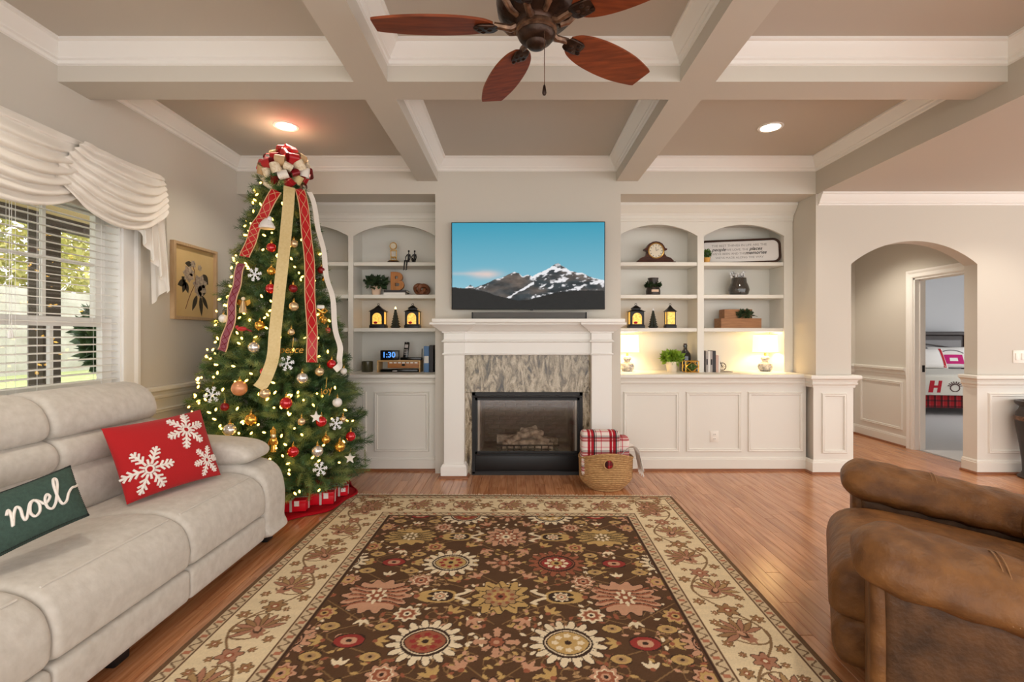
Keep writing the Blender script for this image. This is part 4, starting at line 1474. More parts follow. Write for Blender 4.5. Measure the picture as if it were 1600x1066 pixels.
def rug_mesh():
    L = RY1 - RY0
    xs_ = np.linspace(-RW / 2, RW / 2, 620)
    yf = np.linspace(1.75, RY1, 560)
    yc = np.linspace(RY0, 1.73, 90)
    Yw = np.concatenate([yc, yf])
    ymid = (RY0 + RY1) / 2
    ys_ = Yw - ymid
    X, Yg = np.meshgrid(xs_, ys_, indexing='ij')
    C = np.zeros(X.shape + (3,))
    BRN, IVO, GLD, RST, PNK, DRK, CRM, RED, OLV, TAN = [lin(c) for c in ((88, 61, 39), (228, 208, 171), (192, 158, 100), (152, 90, 64), (198, 150, 120), (58, 38, 28), (230, 212, 180), (150, 54, 48), (126, 104, 68), (172, 138, 98))]
    hw, hl = RW / 2, L / 2
    e = np.minimum(hw - np.abs(X), hl - np.abs(Yg))      # distance from the edge
    C[:] = BRN
    C[e < 0.47] = CRM * 0.80
    C[e < 0.46] = IVO
    # inner and outer guard bands with a small repeat
    along = np.where(hw - np.abs(X) < hl - np.abs(Yg), Yg, X)
    for (a, b) in ((0.405, 0.465), (0.025, 0.08)):
        m_ = (e > a) & (e < b)
        C[m_] = lin((206, 184, 150))
        ph = along / 0.055 * 2 * PI
        ee = (e - (a + b) / 2) / ((b - a) / 2)
        z_ = np.abs(ee - 0.55 * np.sin(ph)) < 0.22
        C[m_ & z_] = lin((122, 96, 72))
        d_ = ((np.cos(ph * 0.5) > 0.82) & (np.abs(ee) < 0.5))
        C[m_ & d_] = lin((178, 116, 88))
        C[((np.abs(e - a) < 0.004) | (np.abs(e - b) < 0.004))] = lin((104, 74, 52))
    C[e < 0.025] = lin((112, 84, 58))
    C[(e < 0.475) & (e > 0.465)] = DRK

    def win(cx, cy, rx, ry):
        i0, i1 = np.searchsorted(xs_, [cx - rx, cx + rx])
        j0, j1 = np.searchsorted(ys_, [cy - ry, cy + ry])
        return slice(i0, i1), slice(j0, j1)

    def shape(cx, cy, rx, ry, col, lobes=0, amp=0.0, rot=0.0, sq=2.0, clip=True, hook=0.0, r_in=0.0):
        si, sj = win(cx, cy, max(rx, ry) * 1.35, max(rx, ry) * 1.35)
        x, y = X[si, sj] - cx, Yg[si, sj] - cy
        if x.size == 0:
            return
        c_, s_ = math.cos(rot), math.sin(rot)
        x, y = x * c_ + y * s_, -x * s_ + y * c_
        th = np.arctan2(y / ry, x / rx)
        r = (np.abs(x / rx) ** sq + np.abs(y / ry) ** sq) ** (1.0 / sq)
        lim = 1 + amp * np.cos(lobes * th + hook * (r - 1) * 8) if lobes else 1.0
        m_ = (r < lim) & (r >= r_in)
        if clip:
            m_ &= (e[si, sj] > 0.48)
        C[si, sj][m_] = col

    def line(pts, wd, col, clip=True):
        for (ax_, ay), (bx_, by) in zip(pts[:-1], pts[1:]):
            cx, cy = (ax_ + bx_) / 2, (ay + by) / 2
            si, sj = win(cx, cy, abs(ax_ - bx_) / 2 + wd * 2, abs(ay - by) / 2 + wd * 2)
            x, y = X[si, sj], Yg[si, sj]
            if x.size == 0:
                continue
            dx, dy = bx_ - ax_, by - ay
            t = np.clip(((x - ax_) * dx + (y - ay) * dy) / (dx * dx + dy * dy + 1e-12), 0, 1)
            d = np.hypot(x - ax_ - t * dx, y - ay - t * dy)
            m_ = d < wd
            if clip:
                m_ &= e[si, sj] > 0.48
            C[si, sj][m_] = col

    def rosette(cx, cy, r, c1, c2, c3, lobes=8, ry=None):
        ry = ry or r
        shape(cx, cy, r, ry, DRK, lobes, 0.16)
        shape(cx, cy, r * 0.93, ry * 0.93, c1, lobes, 0.17)
        shape(cx, cy, r * 0.68, ry * 0.68, c3, lobes, 0.12)
        shape(cx, cy, r * 0.58, ry * 0.58, c2, lobes, 0.10)
        shape(cx, cy, r * 0.32, ry * 0.32, c1)
        shape(cx, cy, r * 0.16, ry * 0.16, DRK)

    def cart(cx, cy, r, c1, c2, rot=0.0):
        shape(cx, cy, r * 1.1, r * 0.8, DRK, 0, 0, rot, 3)
        shape(cx, cy, r, r * 0.7, c1, 4, 0.08, rot, 3)
        shape(cx, cy, r * 0.55, r * 0.4, c2, 0, 0, rot, 3)
        shape(cx, cy, r * 0.22, r * 0.18, DRK, 0, 0, rot)

    def medallion(cx, cy, r, c1, c2, c3):
        shape(cx, cy, r * 1.0, r * 1.08, DRK, 12, 0.13, 0, 3.2)
        shape(cx, cy, r * 0.95, r * 1.02, c1, 12, 0.14, 0, 3.2)
        for k in range(12):
            a = k * PI / 6
            line([(cx + 0.62 * r * math.cos(a), cy + 0.66 * r * math.sin(a)), (cx + 0.92 * r * math.cos(a + 0.12), cy + 0.98 * r * math.sin(a + 0.12))], 0.0035, DRK)
        shape(cx, cy, r * 0.66, r * 0.7, DRK, 10, 0.1)
        shape(cx, cy, r * 0.62, r * 0.66, c2, 10, 0.1)
        for k in range(10):
            a = k * PI / 5 + 0.3
            shape(cx + 0.46 * r * math.cos(a), cy + 0.5 * r * math.sin(a), 0.085 * r, 0.085 * r, c3)
        shape(cx, cy, r * 0.34, r * 0.38, c1, 8, 0.12)
        shape(cx, cy, r * 0.22, r * 0.25, c3, 6, 0.15)
        shape(cx, cy, r * 0.09, r * 0.1, DRK)

    def sunburst(cx, cy, r, ring, c2, c3):
        for k in range(16):
            a = 2 * PI * (k + 0.5) / 16
            px_, py_ = cx + 0.86 * r * math.cos(a), cy + 0.82 * r * math.sin(a)
            shape(px_, py_, 0.25 * r, 0.125 * r, DRK, 0, 0, a, 2.2)
            shape(px_, py_, 0.22 * r, 0.10 * r, ring, 0, 0, a, 2.2)
            shape(cx + 0.74 * r * math.cos(a + PI / 16), cy + 0.70 * r * math.sin(a + PI / 16), 0.10 * r, 0.05 * r, ring, 0, 0, a)
        shape(cx, cy, r * 0.70, r * 0.66, DRK, 0, 0, 0, 2)
        shape(cx, cy, r * 0.66, r * 0.58, ring, 0, 0, 0, 1.7)
        shape(cx, cy, r * 0.62, r * 0.54, DRK, 0, 0, 0, 1.7)
        shape(cx, cy, r * 0.58, r * 0.5, c2, 0, 0, 0, 1.7)
        for k in range(8):
            a = k * PI / 4
            shape(cx + 0.36 * r * math.cos(a), cy + 0.32 * r * math.sin(a), 0.10 * r, 0.09 * r, c3, 5, 0.15)
        shape(cx, cy, r * 0.22, r * 0.2, GLD, 8, 0.15)
        shape(cx, cy, r * 0.1, r * 0.09, DRK)

    def star(cx, cy, r, c1, c2):
        for k in range(8):
            a = k * PI / 4
            rr = r if k % 2 == 0 else r * 0.78
            shape(cx + 0.62 * rr * math.cos(a), cy + 0.62 * rr * math.sin(a), 0.40 * rr, 0.15 * rr, c1, 0, 0, a, 1.5)
            shape(cx + 0.85 * rr * math.cos(a), cy + 0.85 * rr * math.sin(a), 0.12 * rr, 0.2 * rr, c1, 0, 0, a, 1.5)
        shape(cx, cy, r * 0.36, r * 0.36, DRK, 8, 0.1)
        shape(cx, cy, r * 0.31, r * 0.31, c2, 8, 0.12)
        shape(cx, cy, r * 0.13, r * 0.13, c1)

    def lobed(cx, cy, rx, ry, c1, c2):
        shape(cx, cy, rx * 1.03, ry * 1.04, DRK, 14, 0.11)
        shape(cx, cy, rx * 0.98, ry * 0.98, c1, 14, 0.12)
        for k in (-2, -1, 0, 1, 2):
            pts = [(cx + rx * 0.85 * t, cy + ry * (0.16 * k + 0.18 * k * abs(t) * 0.8 + 0.05 * math.sin(6 * t + k))) for t in np.linspace(-1, 1, 13)]
            line(pts, 0.0065, c2)
            line([(p[0], p[1] + 0.011) for p in pts], 0.003, DRK)
        shape(cx, cy, rx * 0.26, ry * 0.42, CRM, 8, 0.25)
        shape(cx, cy, rx * 0.18, ry * 0.28, c2, 6, 0.2)
        shape(cx, cy, rx * 0.07, ry * 0.1, CRM)

    def bud(cx, cy, s_, d):
        shape(cx, cy, 0.085 * s_, 0.062 * s_, GLD, 0, 0, 0, 2.4)
        shape(cx - d * 0.055 * s_, cy, 0.055 * s_, 0.035 * s_, GLD, 0, 0, 0, 1.2)
        shape(cx, cy, 0.068 * s_, 0.048 * s_, DRK, 0, 0, 0, 2.4)
        rosette(cx, cy, 0.042 * s_, CRM, PNK, OLV, 8)
        for k in (-1, 1):
            line([(cx + d * 0.085 * s_, cy + k * 0.012), (cx + d * 0.12 * s_, cy + k * 0.03), (cx + d * 0.15 * s_, cy + k * 0.055 * s_), (cx + d * 0.13 * s_, cy + k * 0.065 * s_)], 0.010, CRM)

    def lily(cx, cy, ang, s_=1.0, c1=GLD):
        for k in (-1, 0, 1):
            a = ang + k * 0.7
            shape(cx + 0.03 * s_ * math.cos(a), cy + 0.03 * s_ * math.sin(a), 0.034 * s_, 0.011 * s_, c1, 0, 0, a, 1.4)
        shape(cx, cy, 0.012 * s_, 0.012 * s_, RST)

    VIN = lin((134, 102, 66))
    # vines through the field
    for k in range(-5, 6):
        yA = k * 0.37
        for sx in (-1, 1):
            for ph in (0, 1):
                pts = [(sx * (0.30 + 0.15 * math.sin(t * 2 * PI + ph * PI)) + sx * 0.31 * ph, yA + 0.37 * t) for t in np.linspace(0, 1, 14)]
                line(pts, 0.0035, VIN)
            line([(sx * 0.02, yA), (sx * 0.15, yA + 0.12), (sx * 0.3, yA + 0.2)], 0.0032, VIN)
            line([(sx * 0.62, yA), (sx * 0.75, yA + 0.1), (sx * 0.88, yA + 0.2)], 0.0032, VIN)
    # small fill between the large motifs: sprays of leaves and dots, mirrored left to right
    frng = random.Random(11)
    for k in range(210):
        fx, fy = frng.uniform(0.02, 0.86), frng.uniform(-hl + 0.5, hl - 0.5)
        a = frng.uniform(0, 2 * PI)
        c_ = frng.choice((PNK, GLD, TAN, CRM, RST))
        for sx in (-1, 1):
            aa = a if sx > 0 else PI - a
            pts = [(sx * fx + 0.05 * q * math.cos(aa + 0.9 * q), fy + 0.05 * q * math.sin(aa + 0.9 * q)) for q in np.linspace(-1.2, 1.2, 7)]
            line(pts, 0.0028, VIN)
            for q in (0, 3, 6):
                shape(pts[q][0], pts[q][1], 0.017, 0.009, c_, 0, 0, aa + q, 1.5)
    for k in range(-3, 4):
        yA = (2.484 - ymid) + k * 0.74
        yB = yA + 0.37
        even = (k % 2 == 0)
        # row A
        if even:
            medallion(0, yA, 0.135, GLD, TAN, RST)
        else:
            medallion(0, yA, 0.128, PNK, RST, CRM)
        for sx in (-1, 1):
            if even:
                lobed(sx * 0.635, yA, 0.165, 0.15, PNK, RST)
            else:
                lobed(sx * 0.635, yA, 0.16, 0.125, GLD, OLV)
            bud(sx * 0.31, yA, 1.0, -sx)
            lily(sx * 0.43, yA, PI if sx > 0 else 0, 1.4)
            lily(sx * 0.86, yA, 0 if sx > 0 else PI, 1.3)
            rosette(sx * 0.44, yA + 0.16, 0.062, PNK, RST, CRM)
            rosette(sx * 0.44, yA - 0.16, 0.062, CRM if even else GLD, RST, PNK)
            rosette(sx * 0.84, yA + 0.16, 0.06, PNK, GLD, RST)
            rosette(sx * 0.84, yA - 0.16, 0.06, GLD, RST, PNK)
            for dy in (-1, 1):
                lily(sx * 0.235, yA + dy * 0.15, PI / 2 + dy * 0.6, 1.1)
                lily(sx * 0.635, yA + dy * 0.205, dy * PI / 2, 0.9, CRM)
                lily(sx * 0.13, yA + dy * 0.19, dy * PI / 2 - 0.5 * sx, 1.1, PNK)
        # row B
        star(0, yB, 0.105, PNK, RST)
        ring_l, ring_r = (CRM, PNK) if even else (PNK, CRM)
        sunburst(-0.31, yB, 0.155, ring_r if not even else CRM, GLD if even else RST, RED)
        sunburst(0.31, yB, 0.155, RST if even else CRM, RED if even else GLD, CRM)
        for sx in (-1, 1):
            cart(sx * 0.645, yB, 0.062, RED, PNK)
            for dy in (-1, 1):
                cart(sx * 0.52, yB + dy * 0.105, 0.04, GLD, TAN)
                cart(sx * 0.77, yB + dy * 0.105, 0.042, GLD, TAN)
                cart(sx * 0.10, yB + dy * 0.11, 0.026, PNK, GLD)
            lily(sx * 0.53, yB, PI if sx > 0 else 0, 1.0)
            lily(sx * 0.76, yB, 0 if sx > 0 else PI, 1.0)
            sunburst(sx * 0.94, yB, 0.13, CRM if even else PNK, RST, GLD)

    # border: scrolling vines with palmettes on ivory
    BV = lin((138, 108, 76))
    DRK0 = DRK

    def palm(cx, cy, rot, r, c1, c2):
        for k in range(9):
            a = rot + (k - 4) * 0.42
            shape(cx + 0.55 * r * math.cos(a), cy + 0.55 * r * math.sin(a), 0.5 * r, 0.15 * r, DRK, 0, 0, a, 1.5, clip=False)
            shape(cx + 0.55 * r * math.cos(a), cy + 0.55 * r * math.sin(a), 0.45 * r, 0.115 * r, c1 if k % 2 else c2, 0, 0, a, 1.5, clip=False)
        shape(cx - 0.25 * r * math.cos(rot), cy - 0.25 * r * math.sin(rot), 0.4 * r, 0.26 * r, c2, 8, 0.14, rot, 2, clip=False)
        shape(cx - 0.1 * r * math.cos(rot), cy - 0.1 * r * math.sin(rot), 0.26 * r, 0.17 * r, DRK, 0, 0, rot, 1.6, clip=False)
        shape(cx, cy, 0.2 * r, 0.11 * r, PNK, 0, 0, rot, 1.6, clip=False)

    def flower(cx, cy, r, c1):
        shape(cx, cy, r * 1.08, r * 1.08, DRK, 6, 0.22, 0.3, 2, clip=False)
        shape(cx, cy, r * 0.95, r * 0.95, c1, 6, 0.24, 0.3, 2, clip=False)
        shape(cx, cy, r * 0.42, r * 0.42, RST, 6, 0.1, 0, 2, clip=False)
        shape(cx, cy, r * 0.2, r * 0.2, CRM, 0, 0, 0, 2, clip=False)

    BRD = lin((156, 120, 82)); PLM = lin((176, 142, 98)); PLK = lin((172, 122, 96)); DRK = lin((88, 62, 44))

    def border_run(tr, n_, step, t0):
        for k in range(n_):
            t = t0 + k * step
            s_ = 1 if k % 2 == 0 else -1
            arc_ = [tr(t + step * q, 0.10 * s_ * math.sin(PI * q)) for q in np.linspace(0, 1, 16)]
            line(arc_, 0.0055, BV, clip=False)
            curl = [tr(t + step * 0.5 + 0.12 * math.cos(a) * (1 - a / 9), s_ * (0.01 + 0.095 * math.sin(a))) for a in np.linspace(-0.4, 4.4, 20)]
            line(curl, 0.0045, BV, clip=False)
            p = tr(t + step * 0.5, -0.015 * s_)
            q = tr(t + step * 0.6, -0.015 * s_ )
            palm(p[0], p[1], math.atan2(q[1] - p[1], q[0] - p[0]) + (0.5 * s_), 0.116, PLM if k % 2 else BRD, PLK)
            p = tr(t, 0.0)
            flower(p[0], p[1], 0.046, BRD if k % 2 else PLK)
            for (dt, off, rr) in ((0.2, 0.11, 0.026), (0.8, 0.11, 0.028), (0.3, -0.105, 0.022), (0.72, -0.1, 0.022), (0.1, -0.075, 0.016), (0.93, -0.07, 0.016)):
                p = tr(t + dt * step, off * s_)
                flower(p[0], p[1], rr, PLM if rr > 0.03 else BRD)

    bc = 0.2425
    border_run(lambda t, o_: (hw - bc + o_, t), 10, 0.372, -hl + 0.1)
    border_run(lambda t, o_: (-hw + bc - o_, t), 10, 0.372, -hl + 0.1)
    border_run(lambda t, o_: (t, hl - bc + o_), 7, 0.36, -1.26)
    border_run(lambda t, o_: (t, -hl + bc - o_), 7, 0.36, -1.26)
    # yarn-to-yarn colour change (abrash)
    ab = 0.90 + 0.2 * fbm2(X * 3 + 9, Yg * 26, 77, 3)
    wv = 0.93 + 0.14 * nrng.random(X.shape)
    C *= (ab * wv)[..., None]
    nu, nv = X.shape
    V = np.stack([X, Yg, np.full_like(X, 0.011) + 0.0012 * nrng.random(X.shape)], -1)
    V[0, :, 2] = V[-1, :, 2] = 0.001
    V[:, 0, 2] = V[:, -1, 2] = 0.001
    i, j = np.meshgrid(np.arange(nu - 1), np.arange(nv - 1), indexing='ij')
    a = (i * nv + j).ravel()
    Fc = np.stack([a, a + nv, a + nv + 1, a + 1], 1)
    me = raw_mesh('pile', V.reshape(-1, 3), Fc, 'rug_pile')
    color_attr(me, C.reshape(-1, 3))
    return me


rug.rotation_euler = (0, 0, R(-0.9))
o = bpy.data.objects.new('pile', rug_mesh())
COL.objects.link(o)
o.parent = rug
mb = MB()
hl_ = (RY1 - RY0) / 2
for k in range(330):
    x = -RW / 2 + RW * (k + 0.5) / 330 + rng.uniform(-0.002, 0.002)
    mb.box(x - 0.0025, x + 0.0025, hl_ - 0.002, hl_ + 0.035 + rng.uniform(-0.01, 0.012), 0.0005, 0.006 + rng.uniform(0, 0.003))
o = bpy.data.objects.new('fringe', mb.mesh('fringe', False))
o.data.materials.append(M['fringe'])
COL.objects.link(o)
o.parent = rug
o['kind'] = 'stuff'

# ------------------------------------------------------------------ sofa
SEATS = [(2.335, 3.03), (1.64, 2.335), (0.945, 1.64)]
sofa = thing('sofa', 'pale grey reclining sofa with padded backs along the window wall', 'sofa', (-2.1, 2.0, 0))


def sag(P):
    return P


for (a, b) in SEATS:
    g = 0.004
    seat_prof = smooth_closed([(-2.30, 0.44), (-2.05, 0.475), (-1.82, 0.50), (-1.68, 0.485), (-1.595, 0.435), (-1.56, 0.36), (-1.555, 0.28), (-1.575, 0.235), (-1.68, 0.225), (-2.0, 0.225), (-2.28, 0.23)], 5)
    s_ = MB().loft(seat_prof, 'y', a + g, b - g, 0.035, 0.028, 5).build('seat_cushion', 'sofa_fabric', sofa, angle=60)
    # front seam
    pts = [(-1.645, y, 0.4735) for y in np.linspace(a + 0.04, b - 0.04, 12)]
    MB().tube(pts, 0.0045, 6).build('seam', 'sofa_seam', s_)
    MB().loft(smooth_closed([(-1.62, 0.225), (-1.565, 0.215), (-1.56, 0.15), (-1.565, 0.085), (-1.6, 0.07), (-1.7, 0.07), (-1.7, 0.225)], 4), 'y', a + g, b - g, 0.02, 0.014, 4).build('front_rail', 'sofa_fabric', sofa, angle=60)
    # back: three horizontal rolls
    low = smooth_closed([(-2.44, 0.43), (-2.25, 0.42), (-2.17, 0.5), (-2.17, 0.62), (-2.23, 0.70), (-2.4, 0.72), (-2.5, 0.6)], 5)
    mid = smooth_closed([(-2.46, 0.68), (-2.26, 0.675), (-2.185, 0.72), (-2.19, 0.80), (-2.26, 0.845), (-2.44, 0.86), (-2.52, 0.77)], 5)
    top = smooth_closed([(-2.50, 0.82), (-2.32, 0.825), (-2.225, 0.86), (-2.23, 0.95), (-2.29, 1.03), (-2.40, 1.065), (-2.53, 1.035), (-2.58, 0.93)], 5)
    MB().loft(low, 'y', a + g, b - g, 0.04, 0.024, 6).build('back_cushion', 'sofa_fabric', sofa, angle=70)
    MB().loft(mid, 'y', a + g, b - g, 0.04, 0.024, 6).build('lumbar_roll', 'sofa_fabric', sofa, angle=70)
    MB().loft(top, 'y', a + g, b - g, 0.05, 0.032, 7).build('headrest', 'sofa_fabric', sofa, angle=70)
MB().rbox(-2.62, -2.4, 0.9, 3.08, 0.08, 0.95, 0.04, 3).build('back_frame', 'sofa_fabric', sofa, angle=60)
MB().box(-2.5, -1.72, 0.9, 3.1, 0.08, 0.3).build('base_frame', 'sofa_fabric', sofa, smooth=False)
for (a, b) in ((3.03, 3.285), (0.69, 0.945)):
    side = smooth_closed([(-2.60, 0.07), (-2.60, 0.5), (-2.45, 0.60), (-2.1, 0.575), (-1.75, 0.54), (-1.61, 0.49), (-1.555, 0.36), (-1.555, 0.15), (-1.58, 0.07), (-2.1, 0.065)], 5)
    MB().loft(side, 'y', a + 0.003, b, 0.045, 0.035, 5).build('arm', 'sofa_fabric', sofa, angle=60)
    pad = smooth_closed([(-2.56, 0.53), (-2.56, 0.66), (-2.4, 0.70), (-2.0, 0.685), (-1.75, 0.66), (-1.66, 0.61), (-1.67, 0.555), (-1.8, 0.53), (-2.2, 0.52)], 5)
    MB().loft(pad, 'y', a - 0.025, b + 0.012, 0.07, 0.055, 6).build('arm_pad', 'sofa_fabric', sofa, angle=70)
for (x, y) in ((-1.66, 3.2), (-2.5, 3.2), (-1.66, 0.78), (-2.5, 0.78), (-1.66, 2.0)):
    MB().rbox(x - 0.04, x + 0.04, y - 0.04, y + 0.04, 0, 0.09, 0.006).build('foot', 'black_metal', sofa)


# ------------------------------------------------------------------ scatter cushions
class Pillow:
    def __init__(s, TL, TR, BR, BL, T):
        s.c = [Vector(p) for p in (TL, TR, BR, BL)]
        s.n = ((s.c[1] - s.c[3]).cross(s.c[0] - s.c[2])).normalized()
        s.T = T

    def pt(s, u, v, side=1, lift=0.0):
        """u left-right, v bottom-top in [-1, 1]"""
        pin = 0.045
        uu = u * (1 - pin * (1 - v * v) * 0.9 * abs(u))
        vv = v * (1 - pin * (1 - u * u) * 1.4 * abs(v))
        a, b = (uu + 1) / 2, (vv + 1) / 2
        p = (s.c[3] * (1 - a) + s.c[2] * a) * (1 - b) + (s.c[0] * (1 - a) + s.c[1] * a) * b
        h = s.T * (max(0.0, 1 - abs(u) ** 2.6) * max(0.0, 1 - abs(v) ** 2.6)) ** 0.55
        return p + s.n * side * (h + lift)

    def mesh(s, n=26):
        mb = MB()
        g = [math.sin(PI / 2 * (-1 + 2 * i / (n - 1))) for i in range(n)]
        for side in (1, -1):
            mb.grid([[tuple(s.pt(u, v, side)) for v in g] for u in g])
        me = mb.mesh('cover', True, 180)
        bm = bmesh.new(); bm.from_mesh(me)
        bmesh.ops.remove_doubles(bm, verts=bm.verts, dist=0.0004)
        bmesh.ops.recalc_face_normals(bm, faces=bm.faces)
        bm.to_mesh(me); bm.free()
        me.polygons.foreach_set('use_smooth', [True] * len(me.polygons))
        return me


TLc, TRc, BRc, BLc = at(158, 670, 2.50), at(313, 640, 3.0), at(345, 742, 2.88), at(198, 789, 2.42)
rp = Pillow(TLc, TRc, BRc, BLc, 0.075)
if rp.n.x < 0:
    rp.n = -rp.n
red_p = thing('throw_pillow', 'red throw pillow with three white snowflakes leaning on the sofa', 'pillow', (TLc + BRc) / 2)
obj('cover', rp.mesh(), 'red_fabric', red_p)
Wd, Hd = (TRc - TLc).length / 2, (TLc - BLc).length / 2


def snowflake(P_, cu, cv, r, rot):
    mb = MB()
    th = 0.0058 * r / 0.11

    def sp(x, y):
        return tuple(P_.pt(cu + x / Wd, cv + y / Hd, 1, 0.002))
    for k in range(6):
        a = R(rot + 60 * k)
        ca, sa = math.cos(a), math.sin(a)

        def q(l, w_):
            return sp(l * ca - w_ * sa, l * sa + w_ * ca)
        mb.tube([q(r * t, 0) for t in (0.22, 0.5, 0.75, 1.0)], th, 6)
        for l, br in ((0.42, 0.26), (0.62, 0.26), (0.80, 0.2)):
            for sg in (-1, 1):
                mb.tube([q(r * l, 0), q(r * (l + br * 0.6), sg * r * br * 0.75)], th * 0.9, 6)
        b = a + R(30)
        mb.tube([sp(r * t * math.cos(b), r * t * math.sin(b)) for t in (0.2, 0.42)], th * 0.9, 6)
    mb.tube([sp(r * 0.16 * math.cos(k * PI / 6), r * 0.16 * math.sin(k * PI / 6)) for k in range(12)], th * 0.8, 6, closed=True)
    mb.build('snowflake', 'white_yarn', red_p)


snowflake(rp, -0.56, -0.40, 0.125, 0)
snowflake(rp, 0.38, 0.40, 0.118, 12)
snowflake(rp, 0.66, -0.56, 0.088, 8)

TLg, TRg, BRg, BLg = at(-62, 790, 1.70), at(110, 727, 2.05), at(140, 806, 1.99), at(-42, 892, 1.65)
gp = Pillow(TLg, TRg, BRg, BLg, 0.055)
if gp.n.x < 0:
    gp.n = -gp.n
gr_p = thing('lumbar_pillow', 'small green lumbar pillow with the word noel on the sofa', 'pillow', (TLg + BRg) / 2)
obj('cover', gp.mesh(), 'green_fabric', gr_p)
# blanket stitching
mb = MB()
for k in range(64):
    t_ = -1 + 2 * (k + 0.5) / 64
    for vv in (1, -1):
        mb.tube([tuple(gp.pt(t_, vv, 1, 0.001)), tuple(gp.pt(t_, vv * 0.93, 1, 0.002))], 0.0016, 4)
for k in range(30):
    t_ = -1 + 2 * (k + 0.5) / 30
    mb.tube([tuple(gp.pt(1, t_, 1, 0.001)), tuple(gp.pt(0.96, t_, 1, 0.002))], 0.0016, 4)
mb.build('stitching', 'black_yarn', gr_p)
# the word: handwriting strokes in pillow coordinates; the last stroke runs off to the right
word = [
    [(-0.78, 0.06), (-0.73, 0.22), (-0.70, 0.0), (-0.71, -0.38), (-0.66, -0.05), (-0.58, 0.2), (-0.51, 0.1), (-0.50, -0.2), (-0.46, -0.36), (-0.40, -0.22)],
    [(-0.40, -0.22), (-0.30, 0.14), (-0.20, 0.2), (-0.29, 0.12), (-0.34, -0.18), (-0.26, -0.38), (-0.15, -0.26), (-0.13, 0.02), (-0.19, 0.18), (-0.10, 0.06), (-0.04, -0.08)],
    [(-0.04, -0.1), (0.05, -0.05), (0.13, 0.1), (0.08, 0.22), (0.01, 0.05), (0.02, -0.25), (0.12, -0.36), (0.22, -0.2)],
    [(0.22, -0.2), (0.33, 0.2), (0.42, 0.62), (0.37, 0.74), (0.30, 0.45), (0.30, -0.05), (0.36, -0.34), (0.47, -0.3), (0.58, -0.05), (0.72, 0.12), (0.86, 0.14), (0.985, 0.2)],
]
mb = MB()
for st in word:
    mb.tube([tuple(gp.pt(-0.50 + (p[0] + 0.78) * 1.485 / 1.765, p[1] * 0.9, 1, 0.002)) for p in smooth_open(st, 7)], 0.0048, 6)
mb.build('lettering', 'white_yarn', gr_p)

# ------------------------------------------------------------------ leather recliner
AM = Matrix.Translation((1.875, 1.885, 0)) @ Matrix.Rotation(R(148), 4, 'Z')
chair = thing('recliner', 'brown leather recliner armchair with puffy arms facing the fireplace', 'armchair', (1.875, 1.885, 0))


def wrinkle(P):
    return P


def tilt(P):
    Q = P.copy()
    Q[..., 2] -= 0.13 * np.clip((0.42 - P[..., 0]) / 0.9, 0, 1) * np.clip((P[..., 2] - 0.2) / 0.4, 0, 1)
    # soft puckers
    Q[..., 2] += 0.004 * np.sin(P[..., 0] * 46 + P[..., 1] * 20)
    return Q


for sg, (nm) in ((1, 'near'), (-1, 'far')):
    yc = sg * 0.525
    # padded arm top
    pad = smooth_closed([(yc - 0.165, 0.54), (yc - 0.175, 0.60), (yc - 0.12, 0.675), (yc, 0.70), (yc + 0.12, 0.675), (yc + 0.175, 0.60), (yc + 0.165, 0.54), (yc + 0.07, 0.505), (yc - 0.07, 0.505)], 5)
    p_ = MB(AM).loft(pad, 'x', -0.36, 0.50, 0.13, 0.09, 8, deform=tilt, mid=22).build('arm_pad', 'leather', chair, angle=80)
    # side body
    mbb = smooth_closed([(yc - 0.12, 0.08), (yc - 0.125, 0.4), (yc - 0.11, 0.56), (yc, 0.60), (yc + 0.11, 0.56), (yc + 0.125, 0.4), (yc + 0.12, 0.08), (yc, 0.06)], 5)
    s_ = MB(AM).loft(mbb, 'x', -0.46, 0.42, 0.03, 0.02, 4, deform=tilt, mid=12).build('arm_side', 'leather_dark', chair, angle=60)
    # front facing roll of the arm
    fr_ = smooth_closed([(yc - 0.115, 0.08), (yc - 0.12, 0.42), (yc - 0.1, 0.55), (yc, 0.58), (yc + 0.1, 0.55), (yc + 0.12, 0.42), (yc + 0.115, 0.08), (yc, 0.06)], 5)
    MB(AM).loft(fr_, 'x', 0.40, 0.455, 0.025, 0.025, 4).build('arm_front', 'leather', chair, angle=60)
    # stitched double seams
    ys_o = yc + sg * 0.127
    for dx in (-0.02, -0.035):
        MB(AM).tube([(dx, ys_o, 0.1), (dx + 0.03, ys_o + sg * 0.002, 0.3), (dx + 0.05, ys_o - sg * 0.003, 0.46)], 0.0022, 5).build('seam', 'leather_seam', s_)
    top = []
    for t_ in np.linspace(-1, 1, 15):
        a = t_ * 1.5
        top.append((0.12, yc + 0.178 * math.sin(a), 0.555 + 0.147 * math.cos(a) - 0.13 * 0.33 * 0.9))
    for dx in (0.0, 0.014):
        MB(AM).tube([(p[0] + dx, p[1], p[2]) for p in top], 0.0022, 5).build('seam', 'leather_seam', p_)
# seat and footrest
seat = smooth_closed([(-0.34, 0.30), (-0.34, 0.42), (-0.1, 0.46), (0.25, 0.50), (0.45, 0.50), (0.545, 0.44), (0.565, 0.33), (0.52, 0.26), (0.2, 0.24), (-0.2, 0.26)], 6)
Q = MB(AM)


def lofty(prof, y0_, y1_, rl, ri):
    return MB(AM).loft(prof, 'y', y0_, y1_, rl, ri, 6, mid=14)


lofty(seat, -0.37, 0.37, 0.07, 0.05).build('seat_cushion', 'leather', chair, angle=80)
foot = smooth_closed([(0.40, 0.10), (0.40, 0.26), (0.50, 0.275), (0.55, 0.22), (0.55, 0.13), (0.51, 0.08)], 6)
lofty(foot, -0.36, 0.36, 0.05, 0.04).build('footrest', 'leather', chair, angle=80)
